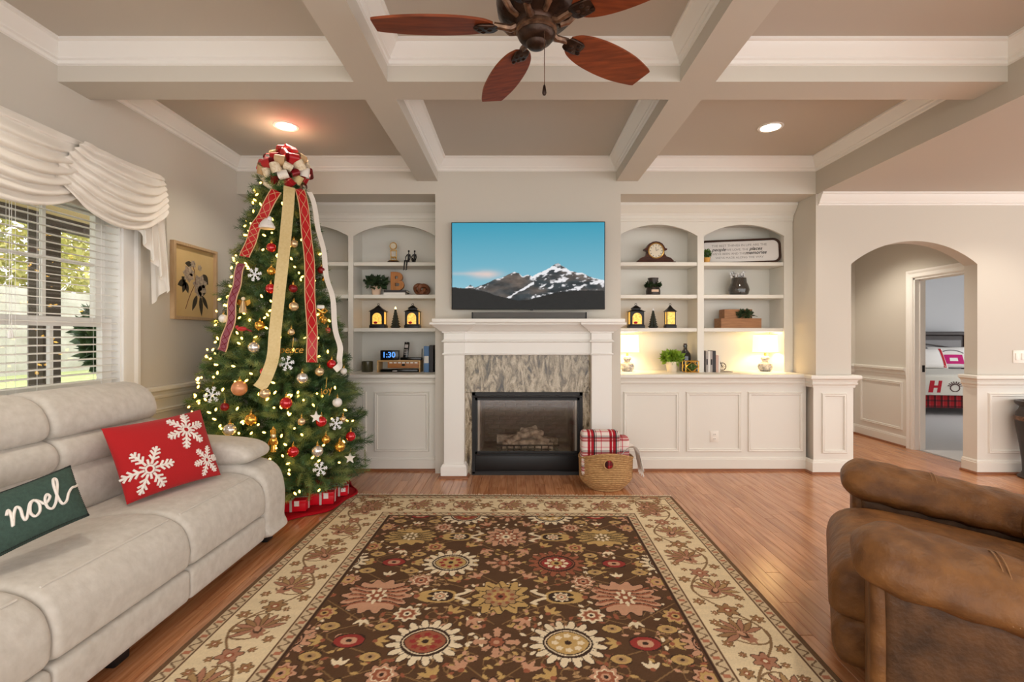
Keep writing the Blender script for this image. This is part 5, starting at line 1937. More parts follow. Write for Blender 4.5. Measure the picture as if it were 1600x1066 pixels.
# back
for (z0_, z1_, d0, th) in ((0.38, 0.66, -0.20, 0.2), (0.62, 0.84, -0.26, 0.21), (0.80, 1.0, -0.34, 0.2)):
    pr = smooth_closed([(d0 - th, z0_), (d0 - 0.03, z0_), (d0 + 0.05, (z0_ + z1_) / 2 - 0.04), (d0 + 0.04, (z0_ + z1_) / 2 + 0.06), (d0 - 0.04, z1_), (d0 - th - 0.04, z1_ + 0.01), (d0 - th - 0.07, (z0_ + z1_) / 2)], 6)
    lofty(pr, -0.44, 0.44, 0.11, 0.08).build('back_cushion', 'leather', chair, angle=80)
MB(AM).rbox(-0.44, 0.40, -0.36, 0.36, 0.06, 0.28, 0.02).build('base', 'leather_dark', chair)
for x, y in ((-0.36, -0.3), (-0.36, 0.3), (0.34, -0.3), (0.34, 0.3)):
    MB(AM).lathe([(0.035, 0.0), (0.035, 0.02), (0.028, 0.065)], (x, y, 0), 12).build('foot', 'black_metal', chair)
# ------------------------------------------------------------------ Christmas tree
TX, TY = -1.955, 4.03


def tree_r(z):
    return max(0.05, min(0.66, 0.61 - 0.243 * (z - 0.845)))


tree = thing('christmas_tree', 'tall green artificial Christmas tree standing in the corner beside the sofa', 'tree', (TX, TY, 0))
MB().tube([(TX, TY, 0.03), (TX, TY, 2.62)], [0.035, 0.012], 10).build('trunk', 'bark', tree)
mb = MB()
for k in range(4):
    a = k * PI / 2 + 0.4
    mb.tube([(TX, TY, 0.10), (TX + 0.25 * math.cos(a), TY + 0.25 * math.sin(a), 0.035)], 0.014, 6)
mb.build('stand', 'wire_green', tree)


def sprig_template(n_need, L, nl):
    """one branch tip: needles as thin triangles round a stem along +X"""
    V, Fc = [], []
    for k in range(n_need):
        t_ = (k + 0.5) / n_need
        a = k * 2.4
        base = np.array([t_ * L, 0, 0])
        d = np.array([0.75 - 0.25 * (1 - t_), math.cos(a), math.sin(a)])
        d /= np.linalg.norm(d)
        s_ = np.cross(d, [1, 0, 0]); s_ /= np.linalg.norm(s_)
        ln = nl * (0.75 + 0.4 * math.sin(PI * t_))
        o_ = len(V)
        V += [base - s_ * 0.0021, base + s_ * 0.0021, base + d * ln]
        Fc.append((o_, o_ + 1, o_ + 2))
    o_ = len(V)
    V += [np.array([0, 0.003, 0]), np.array([0, -0.003, 0]), np.array([L, 0, 0.001])]
    Fc.append((o_, o_ + 1, o_ + 2))
    return np.array(V), np.array(Fc)


def scatter_sprigs(n_, rlo, rhi, L, seed, n_need=64, nl=0.042, zmax=2.66):
    r_ = np.random.default_rng(seed)
    T, Fc = sprig_template(n_need, L, nl)
    z = []
    while len(z) < n_:
        zz = r_.uniform(0.14, zmax)
        if r_.random() < tree_r(zz) / 0.62:
            z.append(zz)
    z = np.array(z)
    rt = np.array([tree_r(q) for q in z])
    # branches sit in loose tiers
    rt = rt * (0.93 + 0.09 * np.sin(z * 2 * PI / 0.23 + 3 * np.sin(z * 2)))
    th = r_.uniform(0, 2 * PI, n_)
    rr = rt * r_.uniform(rlo, rhi, n_)
    out = np.stack([np.cos(th), np.sin(th), np.zeros(n_)], 1)
    pos = np.stack([TX + rr * np.cos(th), TY + rr * np.sin(th), z], 1)
    d = out + r_.normal(0, 0.42, (n_, 3)) + np.array([0, 0, 0.12])
    d /= np.linalg.norm(d, axis=1)[:, None]
    pos = pos - d * L * 0.75
    y = np.cross(np.array([0, 0, 1.0]), d); y /= np.linalg.norm(y, axis=1)[:, None] + 1e-9
    zv = np.cross(d, y)
    B = np.stack([d, y, zv], 1)        # n,3,3
    sc = r_.uniform(0.8, 1.2, n_)
    V = np.einsum('kj,njl->nkl', T, B) * sc[:, None, None] + pos[:, None, :]
    m_ = len(T)
    FF = (Fc[None] + (np.arange(n_) * m_)[:, None, None]).reshape(-1, 3)
    return V.reshape(-1, 3), FF


for (nm, n_, lo, hi, L, sd, mt) in (('branches', 2100, 0.82, 1.03, 0.15, 1, 'needle_green'), ('branches', 1150, 0.86, 1.05, 0.14, 2, 'needle_light'), ('inner_branches', 1300, 0.35, 0.8, 0.2, 3, 'needle_green')):
    V, FF = scatter_sprigs(n_, lo, hi, L, sd)
    o = obj(nm, raw_mesh(nm, V, FF, mt), None, tree)
    o['kind'] = 'stuff'


def on_tree(px, py, lift=0.0):
    y = 3.1
    while y < 4.9:
        p = at(px, py, y)
        if math.hypot(p.x - TX, p.y - TY) <= tree_r(p.z) + lift:
            return p
        y += 0.005
    # just past the silhouette: the nearest point of the rim
    p = at(px, py, TY)
    return p


# string of lights
lights = thing('string_lights', 'string of small warm glowing lights wound round the Christmas tree', 'string lights', (TX, TY, 0.2))
pts = []
N = 520
for k in range(N):
    t_ = k / (N - 1)
    z = 0.22 + 2.38 * (1 - (1 - t_) ** 1.0)
    a = t_ * 15.5 * 2 * PI
    rr = tree_r(z) * (0.93 + 0.05 * math.sin(k * 1.7))
    pts.append((TX + rr * math.cos(a), TY + rr * math.sin(a), z + 0.02 * math.sin(k * 2.1)))
MB().tube(pts, 0.0018, 4).build('wire', 'wire_green', lights)
bulb = MB().lathe([(0.002, -0.012), (0.0062, -0.006), (0.0072, 0.002), (0.005, 0.011), (0.0012, 0.015)], (0, 0, 0), 7).mesh('bulb')
bulb.materials.append(M['bulb_glow'])
nb = 0
brng = random.Random(3)
for _ in range(4000):
    z = brng.uniform(0.2, 2.55)
    if brng.random() > tree_r(z) / 0.64:
        continue
    a = -math.acos(brng.uniform(-1, 1))       # the half that faces the room
    rr = tree_r(z) * brng.uniform(0.93, 1.03) + 0.012
    piece('bulb', bulb, (TX + rr * math.cos(a), TY + rr * math.sin(a), z), lights, rot=(brng.uniform(-1.2, 1.2), brng.uniform(-1.2, 1.2), 0))
    nb += 1
    if nb >= 235:
        break

# ornaments
mesh_cache = {}


def cached(key, fn, m_):
    if key not in mesh_cache:
        me = fn().mesh(key[0])
        me.materials.append(M[m_])
        mesh_cache[key] = me
    return mesh_cache[key]


def ball_ornament(px, py, m_, r, label):
    p = on_tree(px, py, 0.03)
    t_ = thing('ball_ornament', label, 'ornament', p, 'ball ornaments on the tree')
    piece('ball', cached(('ball', m_, r), lambda: MB().ball((0, 0, 0), r, 18, 12), m_), p, t_)
    cap = cached(('cap', r), lambda: MB().lathe([(r * 0.24, 0), (r * 0.24, r * 0.2), (r * 0.1, r * 0.24)], (0, 0, 0), 10), 'gold')
    c = piece('cap', cap, (p.x, p.y, p.z + r * 0.94), t_)
    hook = cached(('hook', r), lambda: MB().tube([(0.006 * math.cos(a), 0, 0.006 + 0.006 * math.sin(a)) for a in np.linspace(-PI / 2, PI * 1.3, 9)] + [(0, 0.01, 0.024)], 0.0011, 5), 'gold')
    piece('hook', hook, (p.x, p.y, p.z + r * 1.17), t_)


B = ball_ornament
B(424, 387, 'red_ball', 0.036, 'shiny red ball ornament high on the tree, left of the gold ribbon')
B(382, 394, 'red_dark_ball', 0.030, 'dark red ball ornament at the left edge of the tree beside the patterned ribbon')
B(423, 451, 'red_ball', 0.037, 'shiny red ball ornament level with the framed print, left of the gold ribbon')
B(458, 451, 'red_dark_ball', 0.032, 'dark red ball ornament between the gold ribbon and the red ribbon')
B(424, 424, 'gold', 0.032, 'gold ball ornament between two red balls left of the gold ribbon')
B(459, 381, 'champagne', 0.032, 'champagne ball ornament between gold and red ribbons near the tree top')
B(459, 479, 'champagne', 0.036, 'champagne ball ornament right of the gold ribbon at mid height')
B(502, 422, 'red_dark_ball', 0.030, 'dark red ball ornament right of the red ribbon in the upper tree')
B(508, 437, 'gold', 0.028, 'gold ball ornament at the upper right edge of the tree')
B(406, 509, 'gold', 0.035, 'gold ball ornament left of the gold ribbon at mid height')
B(397, 543, 'silver', 0.040, 'silver ball ornament left of the gold ribbon at mid height')
B(349, 498, 'white_ceramic', 0.032, 'white ball ornament at the left edge of the tree beside the framed print')
B(518, 569, 'red_ball', 0.036, 'shiny red ball ornament near the hanging end of the white ribbon')
B(472, 591, 'silver', 0.041, 'pale silver ball ornament below the end of the red ribbon')
B(499, 581, 'champagne', 0.034, 'champagne ball ornament right of the pale silver ball')
B(374, 607, 'peach_ball', 0.053, 'large peach ball ornament, biggest on the tree')
B(414, 615, 'champagne', 0.038, 'champagne ball ornament below the end of the gold ribbon')
B(447, 630, 'red_ball', 0.043, 'shiny red ball ornament in the middle of the lower tree')
B(413, 581, 'red_ball', 0.030, 'red ball ornament half hidden left of the gold ribbon end')
B(351, 636, 'red_dark_ball', 0.029, 'small dark red ball ornament low on the left above the sofa arm')
B(392, 656, 'gold', 0.041, 'gold ball ornament above the sofa arm')
B(359, 672, 'silver', 0.043, 'silver ball ornament just above the sofa arm pad')
B(458, 706, 'red_ball', 0.039, 'shiny red ball ornament lowest in the middle of the tree')
B(496, 705, 'silver', 0.041, 'silver ball ornament low on the tree right of the nutcracker')
B(502, 659, 'red_ball', 0.039, 'shiny red ball ornament beside the white star on the lower right')
B(471, 659, 'champagne', 0.028, 'small champagne ball ornament left of the white star')
B(527, 629, 'white_ceramic', 0.036, 'white ball ornament at the right edge of the lower tree')
B(548, 682, 'red_ball', 0.038, 'shiny red ball ornament at the far right edge of the tree')
B(531, 698, 'gold', 0.040, 'bright gold ball ornament at the lower right of the tree')
B(509, 687, 'gold', 0.032, 'small gold ball ornament left of the bright gold ball at lower right')
B(537, 580, 'white_ceramic', 0.026, 'small white ball ornament under the end of the white ribbon')
B(455, 519, 'champagne', 0.026, 'small champagne ball ornament above the peace ornament')
B(505, 500, 'gold', 0.030, 'gold ball ornament right of the red ribbon at mid height')
B(512, 516, 'red_ball', 0.024, 'small red ball ornament right of the red ribbon at mid height')
B(536, 655, 'champagne', 0.024, 'small champagne ball ornament at the lower right edge above the gold one')


def flake_ornament(px, py, r, label, m_='glitter_white', star=False):
    p = on_tree(px, py, 0.045)
    t_ = thing('star_ornament' if star else 'snowflake_ornament', label, 'ornament', p, 'flat white ornaments on the tree')
    mb = MB()
    if star:
        poly = []
        for k in range(10):
            a = PI / 2 + k * PI / 5
            q = r if k % 2 == 0 else r * 0.42
            poly.append((p.x + q * math.cos(a), p.z + q * math.sin(a)))
        mb.prism(poly, 'y', p.y - 0.005, p.y + 0.005)
        mb.build('star', m_, t_, smooth=False)
    else:
        for k in range(6):
            a = k * PI / 3 + 0.2
            c_, s_ = math.cos(a), math.sin(a)
            mb.tube([(p.x, p.y, p.z), (p.x + r * c_, p.y, p.z + r * s_)], 0.0045, 5)
            for l in (0.5, 0.75):
                for sg in (-1, 1):
                    b = a + sg * 0.9
                    mb.tube([(p.x + l * r * c_, p.y, p.z + l * r * s_), (p.x + l * r * c_ + 0.28 * r * math.cos(b), p.y, p.z + l * r * s_ + 0.28 * r * math.sin(b))], 0.0038, 5)
        mb.ball((p.x, p.y, p.z), 0.009, 8, 5)
        mb.build('arms', m_, t_)
    MB().tube([(p.x, p.y, p.z + r * 0.9), (p.x, p.y + 0.02, p.z + r + 0.03)], 0.001, 4).build('hanger', 'gold', t_)


flake_ornament(398, 429, 0.052, 'white glitter snowflake ornament high on the left of the tree')
flake_ornament(448, 568, 0.056, 'white glitter snowflake ornament under the peace ornament')
flake_ornament(331, 617, 0.060, 'white glitter snowflake ornament at the left edge above the red pillow')
flake_ornament(525, 662, 0.050, 'white glitter snowflake ornament at the lower right of the tree')
flake_ornament(500, 733, 0.054, 'white glitter snowflake ornament lowest on the tree above the gifts')
flake_ornament(494, 652, 0.045, 'white star ornament beside a red ball on the lower tree', 'white_ceramic', True)
flake_ornament(547, 716, 0.045, 'white star ornament at the bottom right edge of the tree', 'white_ceramic', True)

# figure ornaments
p = on_tree(427, 689, 0.05)
nc = thing('nutcracker_ornament', 'gold nutcracker ornament hanging low on the tree above the sofa arm', 'ornament', p)
MB().lathe([(0.018, -0.075), (0.014, -0.07), (0.012, -0.03), (0.02, -0.022), (0.024, 0.01), (0.018, 0.02)], p, 12).build('body', 'gold', nc)
MB().lathe([(0.008, 0.018), (0.016, 0.026), (0.017, 0.042), (0.013, 0.05)], p, 12).build('head', 'champagne', nc)
MB().lathe([(0.02, 0.048), (0.017, 0.052), (0.018, 0.078), (0.008, 0.085), (0.003, 0.1)], p, 12).build('hat', 'gold', nc)
MB().tube([p + Vector((-0.02, 0, 0.012)), p + Vector((-0.03, -0.005, -0.015)), p + Vector((-0.024, -0.01, -0.03))], 0.006, 6).build('arm', 'gold', nc)
MB().tube([p + Vector((0.02, 0, 0.012)), p + Vector((0.03, -0.005, -0.015)), p + Vector((0.024, -0.01, -0.03))], 0.006, 6).build('arm', 'gold', nc)
p = on_tree(380, 474, 0.05)
an = thing('angel_ornament', 'gold angel ornament on the left side of the tree', 'ornament', p)
MB().lathe([(0.03, -0.07), (0.022, -0.03), (0.012, 0.01), (0.008, 0.02)], p, 12).build('gown', 'champagne', an)
MB().ball(p + Vector((0, 0, 0.033)), 0.014, 10, 7).build('head', 'cream_ribbon', an)
for sg in (-1, 1):
    MB().prism([(p.x, p.z + 0.015), (p.x + sg * 0.045, p.z + 0.03), (p.x + sg * 0.05, p.z), (p.x + sg * 0.025, p.z - 0.02)], 'y', p.y + 0.008, p.y + 0.013).build('wing', 'gold', an, smooth=False)
p = on_tree(417, 351, 0.06)
sh = thing('plush_ornament', 'white knitted hat ornament near the top of the tree', 'ornament', p)
MB().lathe([(0.055, -0.03), (0.058, -0.02), (0.055, -0.008), (0.05, -0.006)], p, 14).build('brim', 'blanket_white', sh)
MB().lathe([(0.05, -0.008), (0.046, 0.01), (0.03, 0.03), (0.015, 0.045)], p, 14).build('crown', 'blanket_white', sh)
MB().ball(p + Vector((0.022, 0, 0.045)), 0.018, 10, 7).build('pompom', 'glitter_white', sh)
p = on_tree(502, 487, 0.05)
rd = thing('gold_bow_ornament', 'gold bow ornament with white stag on the right side of the tree', 'ornament', p)
for sg in (-1, 1):
    MB().tube([p, p + Vector((sg * 0.03, -0.01, 0.025)), p + Vector((sg * 0.045, 0, 0.005)), p + Vector((sg * 0.025, 0.005, -0.008)), p], 0.008, 6).build('loop', 'gold', rd)
    MB().tube([p, p + Vector((sg * 0.015, 0, -0.05)), p + Vector((sg * 0.025, 0, -0.10))], 0.006, 6).build('tail', 'gold', rd)
MB().loft(rounded_rect(p.y - 0.014, p.z + 0.035, 0.02, 0.03, 0.009, 3), 'x', p.x - 0.03, p.x + 0.03, 0.012, 0.008, 3).build('stag', 'white_ceramic', rd)
p = on_tree(378, 514, 0.045)
bd = thing('bird_ornament', 'red bird ornament left of the gold ball on the tree', 'ornament', p)
MB().ball(p, (0.038, 0.018, 0.017), 12, 8).build('body', 'red_satin', bd)
MB().ball(p + Vector((-0.035, 0, 0.013)), 0.013, 10, 7).build('head', 'red_satin', bd)
MB().prism([(p.x + 0.03, p.z + 0.006), (p.x + 0.075, p.z - 0.014), (p.x + 0.07, p.z - 0.022), (p.x + 0.028, p.z - 0.008)], 'y', p.y - 0.006, p.y + 0.006).build('tail', 'red_dark_ball', bd, smooth=False)


def text(name, s_, size, loc, m_, parent, rot=(PI / 2, 0, 0), ext=0.0015, align='CENTER', shear=0.0, bold=0.0):
    cu = bpy.data.curves.new(name, 'FONT')
    cu.body = s_
    cu.size = size
    cu.extrude = ext
    cu.align_x = align
    cu.align_y = 'CENTER'
    cu.shear = shear
    cu.offset = bold
    cu.resolution_u = 3
    tmp = bpy.data.objects.new(name, cu)
    me = bpy.data.meshes.new_from_object(tmp)
    bpy.data.objects.remove(tmp)
    me.materials.clear()
    me.materials.append(M[m_])
    o = bpy.data.objects.new(name, me)
    COL.objects.link(o)
    o.location = loc
    o.rotation_euler = rot
    if parent is not None:
        o.parent = parent
        o.matrix_parent_inverse = wmat(parent).inverted()
    return o


p = on_tree(455, 547, 0.06)
wo = thing('word_ornament', 'gold wire ornament spelling peace, hanging beside the gold ribbon', 'ornament', p)
text('lettering', 'peace', 0.075, p, 'gold', wo, ext=0.002, shear=0.25)
MB().tube([p + Vector((0.01, 0, 0.02)), p + Vector((0.012, 0.01, 0.09))], 0.0012, 5).build('hanger', 'gold', wo)
p = on_tree(509, 611, 0.06)
wo = thing('word_ornament', 'gold wire ornament spelling joy, low on the right of the tree', 'ornament', p)
text('lettering', 'joy', 0.075, p, 'gold', wo, ext=0.002, shear=0.25, rot=(PI / 2, R(-18), 0))
MB().tube([p + Vector((0.0, 0, 0.02)), p + Vector((0.005, 0.01, 0.10))], 0.0012, 5).build('hanger', 'gold', wo)

# ribbons
def ribbon(path, wd, m_, label, lift=0.068, trims=None, wave=0.012):
    P3 = [on_tree(a, b, lift) for a, b in path]
    C = smooth_open([tuple(p) for p in P3], 8)
    t_ = thing('ribbon', label, 'ribbon', tuple(C[-1]))

    def strip(w0, w1, th, off):
        rows = []
        for i in range(len(C)):
            p = Vector(C[i])
            tg = (Vector(C[min(i + 1, len(C) - 1)]) - Vector(C[max(i - 1, 0)])).normalized()
            out = Vector((p.x - TX, p.y - TY, 0.12)).normalized()
            # face the room a little
            out = (out + Vector((0.25, -0.5, 0))).normalized()
            sd = tg.cross(out).normalized()
            nn = sd.cross(tg).normalized()
            q = p + nn * (off + wave * math.sin(i * 0.45))
            rows.append([q + sd * w0 + nn * th, q + sd * w1 + nn * th, q + sd * w1 - nn * th, q + sd * w0 - nn * th])
        return MB().grid([[tuple(a) for a in r_] for r_ in rows], closev=True)
    strip(-wd / 2, wd / 2, 0.0012, 0).build('band', m_, t_, angle=50)
    if trims:
        for sg in (-1, 1):
            strip(sg * wd / 2 - 0.0035, sg * wd / 2 + 0.0035, 0.002, 0).build('wired_edge', trims, t_, angle=50)
    return C, t_


gold_path = [(452, 292), (449, 340), (443, 400), (436, 460), (430, 520), (426, 560), (416, 590), (404, 607)]
ribbon(gold_path, 0.082, 'gold_ribbon', 'wide gold ribbon hanging down the middle of the tree')
C, t_ = ribbon([(468, 296), (477, 340), (482, 400), (485, 460), (487, 520), (488, 566)], 0.075, 'red_satin', 'red ribbon with gold lattice hanging right of the gold ribbon', trims='tan_ribbon')


def lattice(C, t_, wd, m_):
    mb = MB()
    for sg in (-1, 1):
        pts = []
        for i in range(len(C)):
            p = Vector(C[i])
            tg = (Vector(C[min(i + 1, len(C) - 1)]) - Vector(C[max(i - 1, 0)])).normalized()
            out = (Vector((p.x - TX, p.y - TY, 0.12)).normalized() + Vector((0.25, -0.5, 0))).normalized()
            sd = tg.cross(out).normalized()
            nn = sd.cross(tg).normalized()
            ph = i * 0.95
            tri = abs((ph / PI) % 2 - 1) * 2 - 1
            pts.append(p + nn * (0.0015 + 0.012 * math.sin(i * 0.45)) + sd * (sg * tri * wd * 0.45))
        mb.tube(pts, 0.0022, 4)
    mb.build('lattice_print', m_, t_)


lattice(C, t_, 0.075, 'tan_ribbon')
C, t_ = ribbon([(432, 298), (414, 330), (402, 352), (392, 375), (383, 402)], 0.072, 'red_satin', 'red ribbon with gold lattice twisting down the upper left of the tree', trims='tan_ribbon')
lattice(C, t_, 0.072, 'tan_ribbon')
C, t_ = ribbon([(378, 412), (371, 436), (365, 465), (360, 500), (353, 530), (345, 548)], 0.058, 'mauve_ribbon', 'mauve sheer ribbon down the left edge of the tree', trims='tan_ribbon')
lattice(C, t_, 0.058, 'red_dark_ball')
ribbon([(483, 300), (495, 340), (503, 385), (511, 430), (519, 470), (526, 520), (531, 550), (531, 568), (524, 578)], 0.05, 'white_ribbon', 'white ribbon trailing down the right edge of the tree')

# bow topper
BC = at(446, 268, TY - 0.03)
bow = thing('bow_topper', 'big red, cream and gold ribbon bow on top of the tree', 'bow', BC)
MB().ball(BC, 0.07, 12, 8).build('knot', 'red_satin', bow)
lw = 0.03


def loop_mesh(m_):
    rows = []
    for k in range(17):
        a = 2 * PI * k / 16
        x = 0.118 * (1 - math.cos(a)) / 2 + 0.04
        y = 0.036 * math.sin(a) * (0.35 + 0.65 * (1 - math.cos(a)) / 2)
        wv = lw * (0.55 + 0.45 * (1 - math.cos(a)) / 2)
        rows.append([(x, y, -wv), (x, y * 1.04, 0), (x, y, wv)])
    me = MB().grid(rows).mesh('loop', True, 180)
    me.materials.append(M[m_])
    return me


lmats = ['red_satin', 'cream_ribbon', 'plaid_ribbon', 'tan_ribbon', 'white_ribbon', 'red_satin', 'cream_ribbon', 'gold_ribbon', 'red_satin', 'red_dark_ball']
lm = [loop_mesh(m_) for m_ in lmats]
ng = 62
for k in range(ng):
    zz = 1 - 2 * (k + 0.5) / ng
    if zz < -0.88:
        continue
    a = k * 2.39996
    rr = math.sqrt(1 - zz * zz)
    d = Vector((rr * math.cos(a), rr * math.sin(a), zz))
    q = d.to_track_quat('X', 'Z')
    e_ = (q.to_matrix() @ Matrix.Rotation(brng.uniform(0, PI), 3, 'X')).to_euler()
    s_ = brng.uniform(1.12, 1.38)
    piece('loop', lm[k % len(lm)], BC, bow, rot=e_, scale=(s_, s_, s_))

# tree skirt and gifts
sk = thing('tree_skirt', 'red velvet tree skirt spread on the floor under the tree', 'tree skirt', (TX, TY, 0))
P = []
for i in range(11):
    t_ = i / 10
    row = []
    for k in range(60):
        a = 2 * PI * k / 60
        rr = 0.05 + t_ * (0.535 + 0.02 * math.sin(a * 9))
        row.append((TX + rr * math.cos(a), TY + rr * math.sin(a), 0.016 + 0.012 * (1 - t_) + 0.006 * math.sin(a * 14 + t_ * 3) * t_))
    P.append(row)
P.append([(p_[0] * 1.0, p_[1], 0.002) for p_ in P[-1]])
MB().grid(P, closev=True).build('cloth', 'skirt_red', sk, angle=180)
MB().tube([(TX + (0.585 + 0.02 * math.sin(a * 9)) * math.cos(a), TY + (0.585 + 0.02 * math.sin(a * 9)) * math.sin(a), 0.013) for a in np.linspace(0, 2 * PI, 90, endpoint=False)], 0.011, 6, closed=True).build('hem', 'skirt_red', sk)


def gift(x, y, wx, wy, h, rz, label):
    z0_ = 0.026
    mt = Matrix.Translation((x, y, z0_)) @ Matrix.Rotation(R(rz), 4, 'Z')
    t_ = thing('gift_box', label, 'gift', (x, y, z0_), 'gifts under the tree')
    MB(mt).rbox(-wx / 2, wx / 2, -wy / 2, wy / 2, 0, h * 0.74, 0.003).build('box', 'gift_red', t_)
    MB(mt).rbox(-wx / 2 - 0.004, wx / 2 + 0.004, -wy / 2 - 0.004, wy / 2 + 0.004, h * 0.7, h, 0.003).build('lid', 'gift_red', t_)
    bw = 0.008
    MB(mt).box(-bw, bw, -wy / 2 - 0.006, wy / 2 + 0.006, 0.0, h + 0.002).build('ribbon_band', 'gift_silver', t_, smooth=False)
    MB(mt).box(-wx / 2 - 0.006, wx / 2 + 0.006, -bw, bw, 0.0, h + 0.0015).build('ribbon_band', 'gift_silver', t_, smooth=False)
    for sg in (-1, 1):
        rows = []
        for k in range(13):
            a = 2 * PI * k / 12
            xx = sg * 0.055 * (1 - math.cos(a)) / 2
            zz = 0.02 * math.sin(a) * (1 - math.cos(a)) / 2 + 0.012 + h
            rows.append([(xx, -0.014, zz), (xx, 0.014, zz)])
        MB(mt).grid(rows).build('bow_loop', 'gift_silver', t_, angle=180)
    MB(mt).box(wx * 0.12, wx * 0.12 + 0.035, -wy / 2 - 0.008, -wy / 2 - 0.005, h * 0.5, h * 0.95).build('gift_tag', 'gift_white', t_, smooth=False)


gift(-1.70, 3.72, 0.21, 0.16, 0.085, 8, 'red gift box with silver bow nearest the sofa')
gift(-1.545, 3.87, 0.19, 0.15, 0.095, 12, 'red gift box with silver ribbon between the other two gifts')
gift(-1.475, 4.06, 0.13, 0.12, 0.07, 15, 'small red gift box at the right under the tree')

# ------------------------------------------------------------------ basket with blankets
KX, KY = 0.795, 4.335
bk = thing('wicker_basket', 'round seagrass basket standing before the right side of the fireplace', 'basket', (KX, KY, 0))
P = []
nrow = 90
for i in range(nrow + 1):
    t_ = i / nrow
    row = []
    for k in range(56):
        a = 2 * PI * k / 56
        rim = 0.315 + 0.032 * math.cos(2 * (a + PI / 2)) - 0.012
        z = 0.004 + t_ * (rim - 0.004)
        r0 = 0.15 + 0.075 * math.sin(min(1.0, t_ * 2.6) * PI / 2) + 0.008 * t_
        r0 += 0.0035 * math.sin(t_ * 2 * PI * 17) + 0.0018 * math.sin(k * 2 * PI / 56 * 28 + (PI if int(t_ * 17) % 2 else 0))
        row.append((KX + 1.02 * r0 * math.cos(a), KY + 0.86 * r0 * math.sin(a), z))
    P.append(row)
for i in range(8):
    t_ = 1 - i / 8
    row = []
    for k in range(56):
        a = 2 * PI * k / 56
        rim = 0.315 + 0.032 * math.cos(2 * (a + PI / 2)) - 0.012
        r0 = (0.15 + 0.075 * math.sin(min(1.0, t_ * 2.6) * PI / 2) + 0.008 * t_) - 0.014
        row.append((KX + 1.02 * r0 * math.cos(a), KY + 0.86 * r0 * math.sin(a), 0.015 + t_ * (rim - 0.015)))
    P.append(row)
MB().grid(P, closev=True).lathe([(0.001, 0.004), (0.15, 0.004), (0.15, 0.016), (0.001, 0.016)], (KX, KY, 0), 24).build('woven_body', 'basket_weave', bk, angle=80)
rim_pts = []
for k in range(60):
    a = 2 * PI * k / 60
    rim_pts.append((KX + 1.02 * 0.232 * math.cos(a), KY + 0.86 * 0.232 * math.sin(a), 0.303 + 0.032 * math.cos(2 * (a + PI / 2))))
MB().tube(rim_pts, 0.009, 7, closed=True).build('rim', 'basket_weave', bk)
hx, hy, hz = KX - 0.01, KY - 0.198, 0.25
MB().tube([(hx + 0.043 * math.cos(a), hy - 0.006, hz + 0.043 * math.sin(a)) for a in np.linspace(0, 2 * PI, 20, endpoint=False)], 0.008, 6, closed=True).build('handle_ring', 'basket_weave', bk)
bl = thing('plaid_blanket', 'folded red, white and black plaid blanket standing in the basket', 'blanket', (KX, KY, 0.05))
MB().loft(rounded_rect(KY - 0.02, 0.31, 0.16, 0.40, 0.05, 5), 'x', KX - 0.225, KX + 0.11, 0.03, 0.03, 4).build('folded_part', 'plaid_blanket', bl, angle=60)
MB().loft(rounded_rect(KY + 0.0, 0.28, 0.15, 0.36, 0.05, 5), 'x', KX + 0.105, KX + 0.20, 0.035, 0.03, 4).build('folded_part', 'plaid_blanket', bl, angle=60)
MB().ball((hx, hy + 0.002, hz), (0.036, 0.022, 0.038), 14, 8).build('poking_fold', 'plaid_skirt', bl)
th_ = thing('white_throw', 'white throw hanging over the right rim of the basket', 'blanket', (KX + 0.24, KY, 0.2))
rows = []
for i, (dx, dz, wd) in enumerate(((0.12, 0.30, 0.06), (0.17, 0.36, 0.07), (0.225, 0.37, 0.07), (0.265, 0.33, 0.075), (0.285, 0.26, 0.08), (0.30, 0.20, 0.085), (0.305, 0.16, 0.09))):
    row = []
    for k in range(13):
        u = -1 + k / 6
        row.append((KX + dx + 0.008 * math.sin(k * 1.9 + i), KY - 0.02 + u * wd, dz + 0.008 * math.cos(k * 2.2) + (0.015 * math.sin(k * 3) if i == 6 else 0)))
    rows.append(row)
rows = np.array(rows)
sm = np.stack([smooth_open(rows[:, k], 4) for k in range(13)], 1)
MB().grid(sm).grid(sm + np.array([0.007, 0, 0.004])).build('cloth', 'blanket_white', th_, angle=180)
mb = MB()
for k in range(9):
    y = KY - 0.10 + k * 0.02
    mb.tube([(KX + 0.305, y, 0.165), (KX + 0.31 + 0.01 * math.sin(k * 2), y, 0.115)], 0.004, 5)
mb.build('tassels', 'blanket_white', th_)
# ------------------------------------------------------------------ things on the shelves
SY = 5.28


def sx(px, y=SY):
    return (px - CX) * y / F


def plant(name, label, x, y, z, r, h, potmat, leafmat, n=220, leaf=0.035, spread=(0.09, 0.07, 0.06), pot_prof=None):
    t_ = thing(name, label, 'plant', (x, y, z))
    pr = pot_prof or [(r * 0.7, 0), (r * 0.74, 0.004), (r, h), (r * 0.96, h), (r * 0.9, h - 0.01), (0.001, h - 0.01)]
    MB().lathe(pr, (x, y, z), 20).build('pot', potmat, t_)
    V, Fc = leaf_cloud(n, ball_dirs((x, y, z + h + spread[2] * 0.7), spread), leaf, 0.6)
    obj('foliage', raw_mesh('foliage', V, Fc, leafmat), None, t_)['kind'] = 'stuff'
    mb = MB()
    for k in range(5):
        a = k * 1.3
        mb.tube([(x, y, z + h - 0.012), (x + spread[0] * 0.5 * math.cos(a), y + spread[1] * 0.5 * math.sin(a), z + h + spread[2])], 0.002, 5)
    mb.build('stem', leafmat, t_)
    return t_


